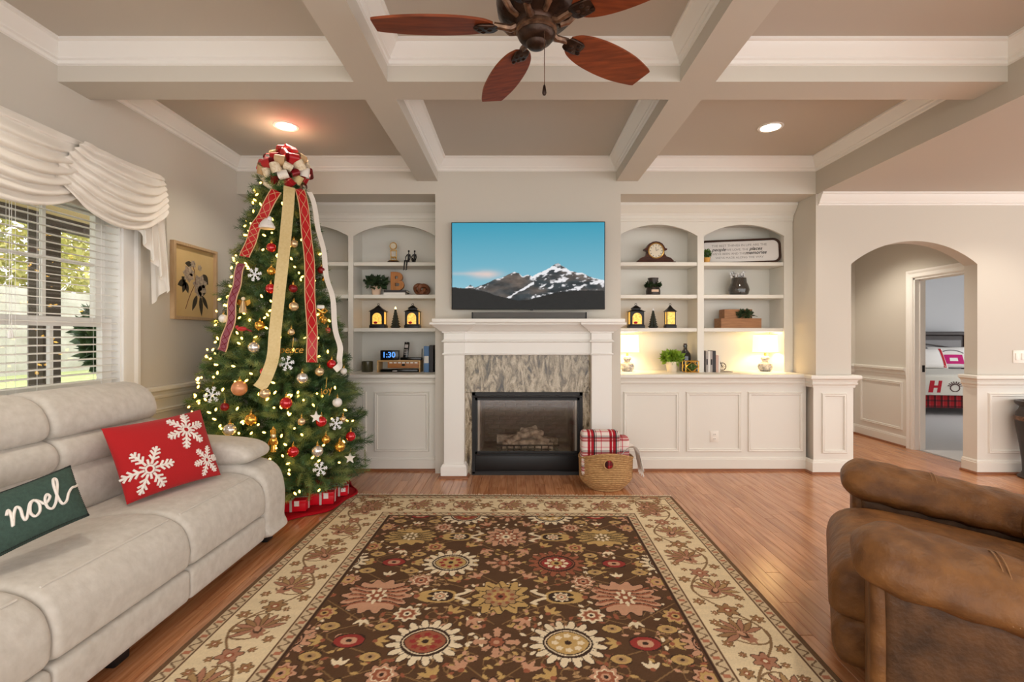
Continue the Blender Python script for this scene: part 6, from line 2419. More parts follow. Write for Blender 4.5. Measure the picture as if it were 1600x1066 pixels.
# left bookcase, top shelf
x = sx(615)
z = SH[0]
dc = thing('dome_clock', 'brass anniversary clock under a glass dome on the top shelf', 'clock', (x, SY, z))
MB().lathe([(0.076, 0), (0.076, 0.008), (0.066, 0.02), (0.06, 0.026)], (x, SY, z), 28).build('base', 'walnut', dc)
MB().lathe([(0.054, 0.026), (0.054, 0.03), (0.05, 0.036)], (x, SY, z), 28).build('plinth', 'brass', dc)
MB().lathe([(0.056, 0.027), (0.056, 0.20), (0.052, 0.225), (0.04, 0.245), (0.02, 0.257), (0.002, 0.26)], (x, SY, z), 28).build('dome', 'dome_glass', dc)
for sg in (-1, 1):
    MB().tube([(x + sg * 0.03, SY, z + 0.036), (x + sg * 0.03, SY, z + 0.14)], 0.005, 8).build('column', 'brass', dc)
MB().box(x - 0.036, x + 0.036, SY - 0.012, SY + 0.012, z + 0.138, z + 0.148).build('shelf_plate', 'brass', dc, smooth=False)
mt = Matrix.Translation((x, SY - 0.014, z + 0.19)) @ Matrix.Rotation(PI / 2, 4, 'X')
MB(mt).lathe([(0.038, -0.012), (0.041, 0.0), (0.038, 0.005), (0.03, 0.005)], (0, 0, 0), 24).build('dial_ring', 'gold', dc)
MB(mt).lathe([(0.001, 0.0045), (0.031, 0.0045), (0.031, 0.0065), (0.001, 0.0065)], (0, 0, 0), 24).build('dial', 'clock_face', dc)
for k in range(4):
    a = k * PI / 2 + 0.5
    MB().ball((x + 0.02 * math.cos(a), SY + 0.02 * math.sin(a), z + 0.068), 0.011, 10, 7).build('pendulum_ball', 'brass', dc)
MB().tube([(x, SY, z + 0.138), (x, SY, z + 0.068)], 0.002, 6).build('suspension', 'brass', dc)

fy = YN + 0.03
x = sx(638, YN)
fg = thing('couple_figurine', 'black figurine of a seated pair with legs over the shelf edge', 'figurine', (x, fy, z))


def sitter(x, y, z, name, legs_out):
    bm_s = bpy.data.meshes.new(name)
    mb = MB()
    mb.tube([(x, y + 0.01, z + 0.012), (x + 0.004, y + 0.012, z + 0.05), (x + 0.006, y + 0.008, z + 0.085)], [0.012, 0.010, 0.014], 8)
    mb.tube([(x + 0.006, y + 0.006, z + 0.085), (x + 0.008, y, z + 0.105)], [0.006, 0.005], 8)
    mb.ball((x + 0.009, y - 0.003, z + 0.118), (0.010, 0.011, 0.013), 10, 8)
    for sg in (-1, 1):
        mb.tube([(x + 0.006 + sg * 0.012, y + 0.008, z + 0.088), (x + sg * 0.026, y + 0.0, z + 0.055), (x + sg * 0.02, y - 0.018, z + 0.018)], [0.006, 0.005, 0.004], 7)
        if legs_out:
            mb.tube([(x + sg * 0.008, y + 0.006, z + 0.01), (x + sg * 0.012 - 0.012, y - 0.045, z + 0.012), (x + sg * 0.013 - 0.016, y - 0.05, z - 0.04), (x + sg * 0.013 - 0.018, y - 0.05, z - 0.085), (x + sg * 0.013 - 0.022, y - 0.068, z - 0.09)], [0.009, 0.008, 0.006, 0.005, 0.004], 7)
        else:
            mb.tube([(x + sg * 0.008, y + 0.006, z + 0.01), (x + sg * 0.01, y - 0.025, z + 0.04), (x + sg * 0.01, y - 0.035, z + 0.003)], [0.009, 0.007, 0.005], 7)
    mb.build(name, 'black_metal', fg)


sitter(x - 0.01, fy, z, 'seated_figure', True)
sitter(x + 0.052, fy + 0.005, z, 'seated_figure', False)
MB().box(x - 0.03, x + 0.075, fy - 0.008, fy + 0.03, z, z + 0.004).build('base_plate', 'black_metal', fg, smooth=False)

# left bookcase, second shelf
z = SH[1]
plant('potted_plant', 'dark leafy plant in a blush pot on the left bookcase', sx(588), SY, z, 0.056, 0.10, 'blush_pot', 'plant_dark', 320, 0.05, (0.115, 0.09, 0.06))
x = sx(620)
b1 = thing('book', 'white book lying flat at the bottom under the letter B', 'book', (x, SY, z))
MB().rbox(x - 0.12, x + 0.105, SY - 0.075, SY + 0.075, z + 0.003, z + 0.024, 0.002).build('pages', 'paper', b1)
MB().box(x - 0.123, x + 0.108, SY - 0.078, SY + 0.078, z, z + 0.003).box(x - 0.123, x + 0.108, SY - 0.078, SY + 0.078, z + 0.024, z + 0.027).box(x - 0.123, x + 0.108, SY - 0.079, SY - 0.075, z, z + 0.027).build('cover', 'book_white', b1, smooth=False)
b2 = thing('book', 'dark book lying on the white one under the letter B', 'book', (x, SY, z + 0.027))
MB().rbox(x - 0.117, x + 0.117, SY - 0.07, SY + 0.07, z + 0.031, z + 0.05, 0.002).build('pages', 'paper', b2)
MB().box(x - 0.12, x + 0.12, SY - 0.073, SY + 0.073, z + 0.027, z + 0.031).box(x - 0.12, x + 0.12, SY - 0.073, SY + 0.073, z + 0.05, z + 0.054).box(x - 0.12, x + 0.12, SY - 0.074, SY - 0.07, z + 0.027, z + 0.054).build('cover', 'book_black', b2, smooth=False)
zb = z + 0.054
lt = text('letter_block', 'B', 0.262, (x + 0.005, SY - 0.01, zb + 0.0905), 'letter_wood', None, ext=0.022, bold=0.010)
tag(lt, 'wooden letter B standing on two stacked books', 'letter')

x = sx(659)
kn = thing('wooden_knot', 'carved brown wooden knot ornament on the left bookcase', 'ornament', (x, SY, z))
for (ph, m_) in ((0, 'knot_wood'), (1, 'knot_wood')):
    pts = []
    for k in range(26):
        a = 2 * PI * k / 26
        c_, s_ = math.cos(a), math.sin(a)
        if ph == 0:
            pts.append((x - 0.02 + 0.052 * c_, SY + 0.03 * math.sin(2 * a), z + 0.068 + 0.045 * s_))
        else:
            pts.append((x + 0.024 + 0.045 * c_, SY - 0.005 + 0.035 * math.cos(a + 0.6), z + 0.064 + 0.044 * s_))
    MB().tube(pts, 0.021, 10, closed=True).build('link', m_, kn)


# lanterns
def lantern(x, z, w_, h, label, arched, roofs, y=SY):
    t_ = thing('lantern', label, 'lantern', (x, y, z), 'lit lanterns on the shelves')
    d = w_ * 0.42
    hb = 0.16 * h
    hr = 0.66 * h
    MB().rbox(x - w_ / 2, x + w_ / 2, y - d, y + d, z, z + hb * 0.75, 0.004).rbox(x - w_ / 2 + 0.006, x + w_ / 2 - 0.006, y - d + 0.006, y + d - 0.006, z + hb * 0.7, z + hb, 0.003).build('base', 'black_metal', t_)
    pw = w_ * 0.07
    for sx_ in (-1, 1):
        for sy_ in (-1, 1):
            cx, cy = x + sx_ * (w_ / 2 - 0.008 - pw / 2), y + sy_ * (d - 0.008 - pw / 2)
            MB().box(cx - pw / 2, cx + pw / 2, cy - pw / 2, cy + pw / 2, z + hb, z + hr).build('post', 'black_metal', t_, smooth=False)
    MB().box(x - w_ / 2 + 0.014, x + w_ / 2 - 0.014, y - d + 0.012, y + d - 0.012, z + hb, z + hr - 0.004).build('glow_panel', 'lantern_glow', t_, smooth=False)
    if arched:
        n_ = 12
        a0, a1 = x - w_ / 2 + 0.012, x + w_ / 2 - 0.012
        zs, zt = z + hr - 0.24 * h, z + hr - 0.05 * h
        poly = [(a1, z + hr), (a0, z + hr), (a0, z + hb), (a0 + 0.12 * w_, z + hb)]
        for i in range(n_ + 1):
            a = PI - PI * i / n_
            poly.append(((a0 + a1) / 2 + (a1 - a0 - 0.24 * w_) / 2 * math.cos(a), zs + (zt - zs) * math.sin(a)))
        poly += [(a1 - 0.12 * w_, z + hb), (a1, z + hb)]
        MB().prism(poly, 'y', y - d + 0.004, y - d + 0.011).build('arched_frame', 'black_metal', t_, smooth=False)
        MB().ball((x - 0.1 * w_, y - d + 0.009, z + hb + 0.06 * h), (0.13 * w_, 0.004, 0.05 * h), 10, 6).build('painted_scene', 'print_red', t_)
    else:
        for zz in (0.33, 0.5):
            MB().box(x - w_ / 2 + 0.012, x + w_ / 2 - 0.012, y - d + 0.008, y - d + 0.012, z + h * zz, z + h * zz + 0.003).build('crossbar', 'brass', t_, smooth=False)
    def frus(w0, w1, z0_, z1_):
        vs = []
        for (ww, zz) in ((w0, z0_), (w1, z1_)):
            dd = ww * 0.84
            vs += [(x - ww, y - dd, zz), (x + ww, y - dd, zz), (x + ww, y + dd, zz), (x - ww, y + dd, zz)]
        MB().add(vs, [(0, 3, 2, 1), (4, 5, 6, 7), (0, 1, 5, 4), (1, 2, 6, 5), (2, 3, 7, 6), (3, 0, 4, 7)]).build('roof', 'black_metal', t_, smooth=False)
    hw = w_ / 2
    if roofs == 2:
        frus(hw * 1.08, hw * 0.55, z + hr, z + 0.74 * h)
        frus(hw * 0.5, hw * 0.5, z + 0.74 * h, z + 0.79 * h)
        frus(hw * 0.62, hw * 0.18, z + 0.79 * h, z + 0.9 * h)
    else:
        frus(hw * 1.08, hw * 0.45, z + hr, z + 0.80 * h)
        frus(hw * 0.45, hw * 0.15, z + 0.80 * h, z + 0.9 * h)
    MB().tube([(x + 0.011 * math.cos(a), y, z + 0.95 * h + 0.011 * math.sin(a)) for a in np.linspace(0, 2 * PI, 14, endpoint=False)], 0.003, 6, closed=True).tube([(x, y, z + 0.89 * h), (x, y, z + 0.93 * h)], 0.005, 6).build('finial_ring', 'black_metal', t_)


lantern(sx(591.5), SH[2], 0.165, 0.27, 'black arched lantern with plain roof left of the small tree on the left bookcase', True, 1)
lantern(sx(645), SH[2], 0.16, 0.27, 'black arched lantern with stepped roof right of the small tree on the left bookcase', True, 2)
lantern(sx(993.5), SH[2], 0.165, 0.27, 'black arched lantern left of the small tree on the right bookcase', True, 2)
lantern(sx(1047), SH[2], 0.115, 0.27, 'tall narrow black lantern on the right bookcase', False, 1)


def mini_tree(x, z, h, label, tip):
    t_ = thing('miniature_tree', label, 'ornament', (x, SY, z), 'small dark trees between lanterns')
    MB().lathe([(0.05, 0), (0.05, 0.008), (0.04, 0.014)], (x, SY, z), 16).build('base', 'black_metal', t_)
    mb = MB()
    n_ = 7
    for k in range(n_):
        r0 = 0.046 * (1 - k / n_) + 0.006
        z0_ = z + 0.014 + k * (h - 0.03) / n_
        rows = []
        for (rr, dz) in ((r0, 0), (r0 * 0.9, 0.008), (r0 * 0.45, (h - 0.03) / n_ * 1.25)):
            rows.append([(x + rr * (1 + 0.14 * math.cos(j * PI)) * math.cos(2 * PI * j / 16), SY + rr * (1 + 0.14 * math.cos(j * PI)) * math.sin(2 * PI * j / 16), z0_ + dz) for j in range(16)])
        mb.grid(rows, closev=True)
        rows = [rows[0], [(x, SY, z0_ + 0.01)] * 16]
        mb.grid(rows, closev=True)
    mb.build('tiers', 'pine_small', t_, smooth=False)
    MB().lathe([(0.006, 0), (0.011, 0.012), (0.002, 0.03)], (x, SY, z + h - 0.022), 10).build('tip', tip, t_)


mini_tree(sx(618), SH[2], 0.225, 'small dark tree with glowing tip between lanterns on the left bookcase', 'tip_glow')
mini_tree(sx(1020.5), SH[2], 0.21, 'small dark tree with pale tip between lanterns on the right bookcase', 'glitter_white')

# left counter
z = ZR
CYY = 5.2
x = sx(574, CYY)
cj = thing('candle_jar', 'dark olive glass candle jar on the left counter', 'candle', (x, CYY, z))
MB().lathe([(0.058, 0), (0.06, 0.004), (0.06, 0.11), (0.055, 0.114), (0.054, 0.10), (0.001, 0.10)], (x, CYY, z), 22).build('jar', 'candle_glass', cj)
MB().lathe([(0.001, 0.006), (0.052, 0.006), (0.052, 0.075), (0.001, 0.075)], (x, CYY, z), 20).build('wax', 'yellow_pot', cj)
x0, x1 = sx(592.5, CYY), sx(659, CYY)
st = thing('wooden_riser', 'small pale wood desk riser on the left counter', 'stand', ((x0 + x1) / 2, CYY, z))
MB().rbox(x0, x1, CYY - 0.085, CYY + 0.085, z + 0.112, z + 0.126, 0.002).build('top', 'wood_pale', st)
MB().rbox(x0, x0 + 0.014, CYY - 0.085, CYY + 0.085, z, z + 0.112, 0.002).build('side', 'wood_pale', st)
MB().rbox(x1 - 0.014, x1, CYY - 0.085, CYY + 0.085, z, z + 0.112, 0.002).build('side', 'wood_pale', st)
dr = MB().rbox(x0 + 0.11, x1 - 0.016, CYY - 0.08, CYY + 0.08, z + 0.045, z + 0.108, 0.002).build('drawer', 'wood_tan', st)
MB().ball(((x0 + x1) / 2 + 0.05, CYY - 0.085, z + 0.078), (0.02, 0.008, 0.012), 10, 6).build('knob', 'black_metal', dr)
for k in range(7):
    MB().rbox(x0 + 0.13 + k * 0.044, x0 + 0.162 + k * 0.044, CYY - 0.084, CYY - 0.079, z + 0.094, z + 0.107, 0.002).build('inlay', 'white_ceramic', dr)
tr_ = thing('black_box', 'flat black device under the wooden riser', 'device', ((x0 + x1) / 2, CYY, z))
MB().rbox(x0 + 0.03, x1 - 0.03, CYY - 0.07, CYY + 0.06, z, z + 0.03, 0.004).build('case', 'black_gloss', tr_)
MB().box((x0 + x1) / 2 - 0.07, (x0 + x1) / 2 - 0.02, CYY - 0.0715, CYY - 0.0695, z + 0.01, z + 0.018).build('label_strip', 'gift_white', tr_, smooth=False)
zt = z + 0.126
xa, xb = sx(596, CYY), sx(624, CYY)
ac = thing('alarm_clock', 'black digital alarm clock with blue digits on the riser', 'clock', ((xa + xb) / 2, CYY, zt))
MB().rbox(xa, xb, CYY - 0.05, CYY + 0.03, zt, zt + 0.105, 0.006).build('case', 'black_gloss', ac)
text('digits', '1:30', 0.082, ((xa + xb) / 2 - 0.004, CYY - 0.0515, zt + 0.055), 'digit_blue', ac, ext=0.0005, bold=0.0015)
xa, xb = sx(627, CYY), sx(660, CYY)
ph = thing('cordless_phone', 'black cordless phone standing in its base on the riser', 'phone', ((xa + xb) / 2, CYY, zt))
MB().rbox(xa, xb, CYY - 0.055, CYY + 0.055, zt, zt + 0.03, 0.008).build('base', 'black_gloss', ph)
mt = Matrix.Translation(((xa + 0.045), CYY, zt + 0.02)) @ Matrix.Rotation(R(-10), 4, 'X') @ Matrix.Rotation(R(4), 4, 'Y')
hs = MB(mt).rbox(-0.027, 0.027, -0.014, 0.014, 0, 0.175, 0.009).build('handset', 'black_gloss', ph)
MB(mt).box(-0.018, 0.018, -0.0155, -0.0135, 0.11, 0.145).build('display', 'book_grey', hs, smooth=False)
for r_ in range(4):
    for c_ in range(3):
        MB(mt).box(-0.017 + c_ * 0.013, -0.009 + c_ * 0.013, -0.0155, -0.0135, 0.035 + r_ * 0.017, 0.044 + r_ * 0.017).build('key', 'book_grey', hs, smooth=False)
MB().tube([(xb - 0.012, CYY + 0.03, zt + 0.02), (xb - 0.008, CYY + 0.03, zt + 0.12)], 0.005, 6).build('antenna', 'black_gloss', ph)


def upright_book(x0, x1, h, m_, label, y=CYY, z=ZR, d=0.12, group=None, band=None):
    t_ = thing('book', label, 'book', ((x0 + x1) / 2, y, z), group)
    MB().rbox(x0 + 0.002, x1 - 0.002, y - d / 2 + 0.003, y + d / 2, z + 0.003, z + h - 0.004, 0.001, 1).build('pages', 'paper', t_)
    MB().box(x0, x0 + 0.003, y - d / 2, y + d / 2 + 0.003, z, z + h).box(x1 - 0.003, x1, y - d / 2, y + d / 2 + 0.003, z, z + h).rbox(x0, x1, y - d / 2 - 0.002, y - d / 2 + 0.004, z, z + h, 0.0015, 1).build('cover', m_, t_, smooth=False)
    if band:
        MB().box(x0 + 0.004, x1 - 0.004, y - d / 2 - 0.003, y - d / 2 - 0.0015, z + h * 0.35, z + h * 0.62).build('title_band', band, t_, smooth=False)


upright_book(sx(664, CYY), sx(672, CYY), 0.275, 'book_blue', 'tall blue book beside the riser', band='book_white')
upright_book(sx(672.6, CYY), sx(678.6, CYY), 0.285, 'book_black', 'tall black book against the end of the left bookcase', d=0.14)

# right bookcase, top shelf: mantel clock
x, z = sx(1023.5), SH[0]
mc = thing('mantel_clock', 'dark wood mantel clock with round white face on the top shelf', 'clock', (x, SY, z))
MB().rbox(x - 0.21, x + 0.21, SY - 0.05, SY + 0.05, z, z + 0.02, 0.004).rbox(x - 0.19, x + 0.19, SY - 0.044, SY + 0.044, z + 0.02, z + 0.036, 0.004).build('base', 'dark_wood', mc)
half = [(0.185, 0.036), (0.16, 0.06), (0.115, 0.075), (0.095, 0.10), (0.092, 0.135), (0.12, 0.145), (0.122, 0.158), (0.10, 0.165), (0.088, 0.19), (0.068, 0.215), (0.035, 0.232), (0, 0.238)]
poly = [(x + a, z + b) for a, b in half] + [(x - a, z + b) for a, b in half[::-1][1:]]
MB().prism(poly, 'y', SY - 0.036, SY + 0.036).build('case', 'dark_wood', mc, angle=20)
mt = Matrix.Translation((x, SY - 0.036, z + 0.135)) @ Matrix.Rotation(PI / 2, 4, 'X')
MB(mt).lathe([(0.084, -0.002), (0.086, 0.008), (0.078, 0.012), (0.074, 0.008), (0.072, 0)], (0, 0, 0), 32).build('bezel', 'brass', mc)
MB(mt).lathe([(0.001, 0.001), (0.075, 0.001), (0.075, 0.004), (0.001, 0.004)], (0, 0, 0), 32).build('dial', 'clock_face', mc)
mb = MB()
for k in range(12):
    a = k * PI / 6
    mb.add([(x + rr * math.cos(a + da), SY - 0.0405, z + 0.135 + rr * math.sin(a + da)) for rr, da in ((0.055, -0.05), (0.068, -0.05), (0.068, 0.05), (0.055, 0.05))], [(0, 1, 2, 3)])
mb.build('hour_marks', 'print_black', mc, smooth=False)
MB().tube([(x, SY - 0.042, z + 0.135), (x - 0.004, SY - 0.042, z + 0.175)], 0.002, 5).build('hand', 'print_black', mc)
MB().tube([(x, SY - 0.042, z + 0.135), (x + 0.028, SY - 0.042, z + 0.148)], 0.002, 5).build('hand', 'print_black', mc)

# wall sign leaning on the top shelf
sw_, sh_ = 0.83, 0.275
mt = Matrix.Translation((2.425, 5.29, SH[0] + 0.001)) @ Matrix.Rotation(R(-13.0), 4, 'Z') @ Matrix.Rotation(R(-9), 4, 'X')
sg_ = thing('quote_sign', 'long white sign with dark rounded frame and grey lettering', 'sign', (2.425, 5.29, SH[0]))
oo = rounded_rect(0, sh_ / 2, sw_, sh_, 0.075, 8)
ii = rounded_rect(0, sh_ / 2, sw_ - 0.044, sh_ - 0.044, 0.058, 8)
P = [[(a[0], yy, a[1]) for a in pts_] for pts_, yy in ((oo, -0.012), (ii, -0.012), (ii, 0.008), (oo, 0.008))]
MB(mt).grid(P, closeu=True, closev=True).build('frame', 'walnut', sg_, angle=30)
MB(mt).prism([tuple(p_) for p_ in ii], 'y', -0.003, 0.004).build('board', 'sign_white', sg_, smooth=False)


def sign_text(s_, size, lx, lz, m_, shear=0.0, bold=0.0):
    o = text('lettering', s_, size, (0, 0, 0), m_, None, ext=0.0004, shear=shear, bold=bold)
    o.parent = sg_
    o.matrix_parent_inverse = wmat(sg_).inverted()
    mm = mt @ Matrix.Translation((lx, -0.0038, lz)) @ Matrix.Rotation(PI / 2, 4, 'X')
    o.location = mm.to_translation()
    o.rotation_euler = mm.to_euler()


sign_text('THE BEST THINGS IN LIFE ARE THE', 0.036, 0.0, 0.208, 'sign_grey')
sign_text('people', 0.052, -0.207, 0.165, 'print_black', 0.3, 0.0008)
sign_text('WE LOVE, THE', 0.034, -0.018, 0.160, 'sign_grey')
sign_text('places', 0.052, 0.167, 0.165, 'print_black', 0.3, 0.0008)
sign_text("WE'VE BEEN AND THE", 0.034, -0.106, 0.115, 'sign_grey')
sign_text('memories', 0.052, 0.167, 0.120, 'print_black', 0.3, 0.0008)
sign_text("WE'VE MADE ALONG THE WAY", 0.034, 0.0, 0.07, 'sign_grey')

x = sx(1104.5, 5.24)
tp = thing('small_topiary', 'small green topiary ball in a yellow pot before the sign', 'plant', (x, 5.24, SH[0]))
MB().lathe([(0.026, 0), (0.036, 0.05), (0.037, 0.058), (0.03, 0.058)], (x, 5.24, SH[0]), 16).build('pot', 'yellow_pot', tp)
V, Fc = leaf_cloud(420, ball_dirs((x, 5.24, SH[0] + 0.10), (0.042, 0.042, 0.045)), 0.018, 0.6)
obj('foliage', raw_mesh('foliage', V, Fc, 'plant_green'), None, tp)['kind'] = 'stuff'
MB().ball((x, 5.24, SH[0] + 0.10), 0.036, 12, 8).build('core', 'plant_dark', tp)

# second shelf right
x, z = sx(1020.5), SH[1]
gv = thing('grey_vase', 'grey sack-shaped vase with a green wreath round its neck', 'vase', (x, SY, z))
MB().lathe([(0.06, 0), (0.074, 0.012), (0.076, 0.05), (0.066, 0.09), (0.045, 0.12), (0.045, 0.135), (0.058, 0.19), (0.05, 0.19), (0.04, 0.14), (0.001, 0.1)], (x, SY, z), 24).build('body', 'urn_dark', gv)
MB().rbox(x - 0.038, x + 0.038, SY - 0.081, SY - 0.07, z + 0.035, z + 0.06, 0.003).build('name_plate', 'blush_pot', gv)
def ring_pos(n):
    a = nrng.uniform(0, 2 * PI, n)
    d = np.stack([np.cos(a), np.sin(a), nrng.normal(0, 0.5, n)], 1)
    return np.stack([x + 0.062 * np.cos(a), SY + 0.062 * np.sin(a), np.full(n, z + 0.115) + nrng.normal(0, 0.01, n)], 1), d
V, Fc = leaf_cloud(240, ring_pos, 0.034, 0.5, 0.0)
obj('wreath', raw_mesh('wreath', V, Fc, 'plant_dark'), None, gv)['kind'] = 'stuff'

x = sx(1154.5)
dv = thing('glass_vase', 'smoky glass vase holding twigs with white buds', 'vase', (x, SY, z))
MB().lathe([(0.07, 0), (0.095, 0.015), (0.108, 0.06), (0.098, 0.10), (0.08, 0.14), (0.074, 0.19), (0.07, 0.19), (0.074, 0.14), (0.09, 0.1), (0.1, 0.06), (0.088, 0.02), (0.001, 0.012)], (x, SY, z), 26).build('body', 'glass_smoke', dv)
mb = MB()
bd_ = MB()
for k in range(16):
    a = k * 2.4
    rr = 0.035 + 0.06 * ((k * 7) % 5) / 5
    tip = (x + rr * math.cos(a) * 1.2, SY + rr * math.sin(a) * 0.7, z + 0.22 + 0.05 * ((k * 3) % 4) / 4)
    mb.tube([(x + 0.02 * math.cos(a), SY + 0.02 * math.sin(a), z + 0.02), (x + 0.04 * math.cos(a), SY + 0.03 * math.sin(a), z + 0.18), tip], 0.0018, 5)
    for q in range(3):
        bd_.ball((tip[0] + 0.012 * math.cos(q * 2.1), tip[1], tip[2] - 0.014 * q), 0.0085, 7, 5)
mb.build('twigs', 'bark', dv)
bd_.build('buds', 'glitter_white', dv)

# third shelf right: wooden boxes
z = SH[2]
xa, xb = sx(1122), sx(1184)


def wood_box(x0, x1, z0_, h, y0_, y1_, label):
    t_ = thing('wooden_box', label, 'box', ((x0 + x1) / 2, (y0_ + y1_) / 2, z0_))
    tk = 0.008
    MB().rbox(x0, x1, y0_, y0_ + tk, z0_, z0_ + h, 0.001, 1).build('front_board', 'wood_box', t_)
    MB().rbox(x0, x1, y1_ - tk, y1_, z0_, z0_ + h, 0.001, 1).build('back_board', 'wood_box', t_)
    MB().rbox(x0, x0 + tk, y0_ + tk, y1_ - tk, z0_, z0_ + h, 0.001, 1).build('side_board', 'wood_box', t_)
    MB().rbox(x1 - tk, x1, y0_ + tk, y1_ - tk, z0_, z0_ + h, 0.001, 1).build('side_board', 'wood_box', t_)
    MB().box(x0 + tk, x1 - tk, y0_ + tk, y1_ - tk, z0_, z0_ + h * 0.9).build('lid_board', 'wood_box', t_, smooth=False)


wood_box(xa, xb, z, 0.105, 5.2, 5.38, 'larger wooden box under the smaller one on the right bookcase')
wood_box(sx(1129), sx(1172), z + 0.105, 0.098, 5.23, 5.37, 'smaller wooden box stacked on the larger one with greenery')
x = sx(1165, 5.2)
gs = thing('greenery_sprig', 'green sprig lying against the upper wooden box', 'plant', (x, 5.2, z + 0.105))
V, Fc = leaf_cloud(260, ball_dirs((x, 5.215, z + 0.15), (0.085, 0.012, 0.038)), 0.034, 0.4)
V[:, 1] = np.minimum(V[:, 1], 5.228)
V[:, 2] = np.maximum(V[:, 2], z + 0.106)
obj('foliage', raw_mesh('foliage', V, Fc, 'plant_dark'), None, gs)['kind'] = 'stuff'
MB().tube([(x - 0.06, 5.212, z + 0.13), (x + 0.02, 5.21, z + 0.15), (x + 0.13, 5.205, z + 0.125)], 0.0025, 5).build('stem', 'plant_dark', gs)


# lamps
def lamp(x, label):
    y, z = 5.27, ZR
    t_ = thing('table_lamp', label, 'lamp', (x, y, z), 'table lamps on the counter')
    MB().lathe([(0.05, 0), (0.058, 0.012), (0.07, 0.03), (0.076, 0.055), (0.066, 0.082), (0.036, 0.098), (0.028, 0.106), (0.036, 0.122), (0.046, 0.14), (0.04, 0.158), (0.016, 0.168)], (x, y, z), 28).build('base', 'grey_ceramic', t_)
    MB().lathe([(0.012, 0.165), (0.012, 0.2), (0.006, 0.205), (0.006, 0.25)], (x, y, z), 12).build('stem', 'brass', t_)
    rows = [[(x + rr * math.cos(2 * PI * k / 36), y + rr * math.sin(2 * PI * k / 36), z + zz) for k in range(36)] for rr, zz in ((0.128, 0.205), (0.118, 0.40), (0.115, 0.40), (0.125, 0.205))]
    MB().grid(rows, closeu=True, closev=True).build('shade', 'shade_glow', t_, angle=60)
    for r_, zz in ((0.127, 0.205), (0.118, 0.40)):
        MB().tube([(x + r_ * math.cos(2 * PI * k / 36), y + r_ * math.sin(2 * PI * k / 36), z + zz) for k in range(36)], 0.0025, 5, closed=True).build('shade_rim', 'tan_ribbon', t_)
    ld = bpy.data.lights.new('lamp_bulb', 'POINT')
    ld.energy = 1.7
    ld.color = (1.0, 0.74, 0.42)
    ld.shadow_soft_size = 0.03
    lo = bpy.data.objects.new('lamp_bulb', ld)
    lo.location = (x, y, z + 0.30)
    COL.objects.link(lo)
    lo.parent = t_
    lo.matrix_parent_inverse = wmat(t_).inverted()


lamp(sx(980, 5.27), 'lit table lamp beside the mantel on the right counter')
lamp(2.695, 'lit table lamp at the right end of the right counter')

x = sx(1050, CYY)
plant('potted_plant', 'bright green plant in a cream pot on the right counter', x, CYY, ZR, 0.068, 0.11, 'white_pot', 'plant_lime', 300, 0.055, (0.10, 0.085, 0.055))
x = sx(1070.5, CYY + 0.08)
bt = thing('glass_bottle', 'tall dark glass bottle behind the green plant', 'bottle', (x, CYY + 0.08, ZR))
MB().lathe([(0.055, 0), (0.06, 0.006), (0.061, 0.16), (0.054, 0.195), (0.034, 0.222), (0.022, 0.236), (0.02, 0.265), (0.024, 0.27), (0.024, 0.285), (0.018, 0.285), (0.016, 0.24), (0.03, 0.215), (0.048, 0.19), (0.055, 0.15), (0.054, 0.012), (0.001, 0.008)], (x, CYY + 0.08, ZR), 26).build('body', 'glass_dark', bt)
MB().lathe([(0.016, 0.27), (0.018, 0.30), (0.014, 0.302)], (x, CYY + 0.08, ZR), 14).build('stopper', 'walnut', bt)
xa, xb = sx(1069, 5.12), sx(1089, 5.12)
gb_ = thing('gold_terrarium', 'gold geometric box with greenery inside beside the bottle', 'ornament', ((xa + xb) / 2, 5.12, ZR))
mb = MB()
cx, cz, q = (xa + xb) / 2, ZR + 0.068, (xb - xa) / 2
for yy in (5.07, 5.17):
    sq = [(cx - q, cz - 0.062), (cx + q, cz - 0.062), (cx + q, cz + 0.05), (cx - q, cz + 0.05)]
    dm = [(cx, cz - 0.062), (cx + q, cz - 0.006), (cx, cz + 0.05), (cx - q, cz - 0.006)]
    for pl in (sq, dm):
        for k in range(4):
            a_, b_ = pl[k], pl[(k + 1) % 4]
            mb.tube([(a_[0], yy, a_[1]), (b_[0], yy, b_[1])], 0.005, 5)
for a_ in sq:
    mb.tube([(a_[0], 5.07, a_[1]), (a_[0], 5.17, a_[1])], 0.005, 5)
mb.build('wire_frame', 'gold', gb_)
V, Fc = leaf_cloud(120, ball_dirs((cx, 5.12, cz - 0.015), (0.04, 0.035, 0.03)), 0.028, 0.5)
obj('moss', raw_mesh('moss', V, Fc, 'plant_green'), None, gb_)['kind'] = 'stuff'

xq = sx(1099.5, CYY)
for k, (wd, h, m_, lb) in enumerate(((0.021, 0.225, 'book_grey', 'pale grey book, first of the row right of the divider'),
                                     (0.022, 0.222, 'book_white', 'white book, second of the row right of the divider'),
                                     (0.024, 0.222, 'book_grey', 'grey book, third of the row right of the divider'),
                                     (0.034, 0.226, 'book_black', 'thick dark book at the end of the tall books'),
                                     (0.026, 0.18, 'book_pink', 'short pale pink book beside the dark one'),
                                     (0.018, 0.17, 'book_white', 'short white book against the bookend'))):
    upright_book(xq, xq + wd, h, m_, lb, d=0.13, band='print_black' if k in (0, 2) else None)
    xq += wd + 0.0008
be = thing('bookend', 'dark wire bicycle bookend beside the short books', 'bookend', (xq + 0.04, CYY, ZR))
mb = MB()
mb.tube([(xq + 0.048 + 0.04 * math.cos(a), CYY, ZR + 0.056 + 0.04 * math.sin(a)) for a in np.linspace(0, 2 * PI, 22, endpoint=False)], 0.004, 6, closed=True)
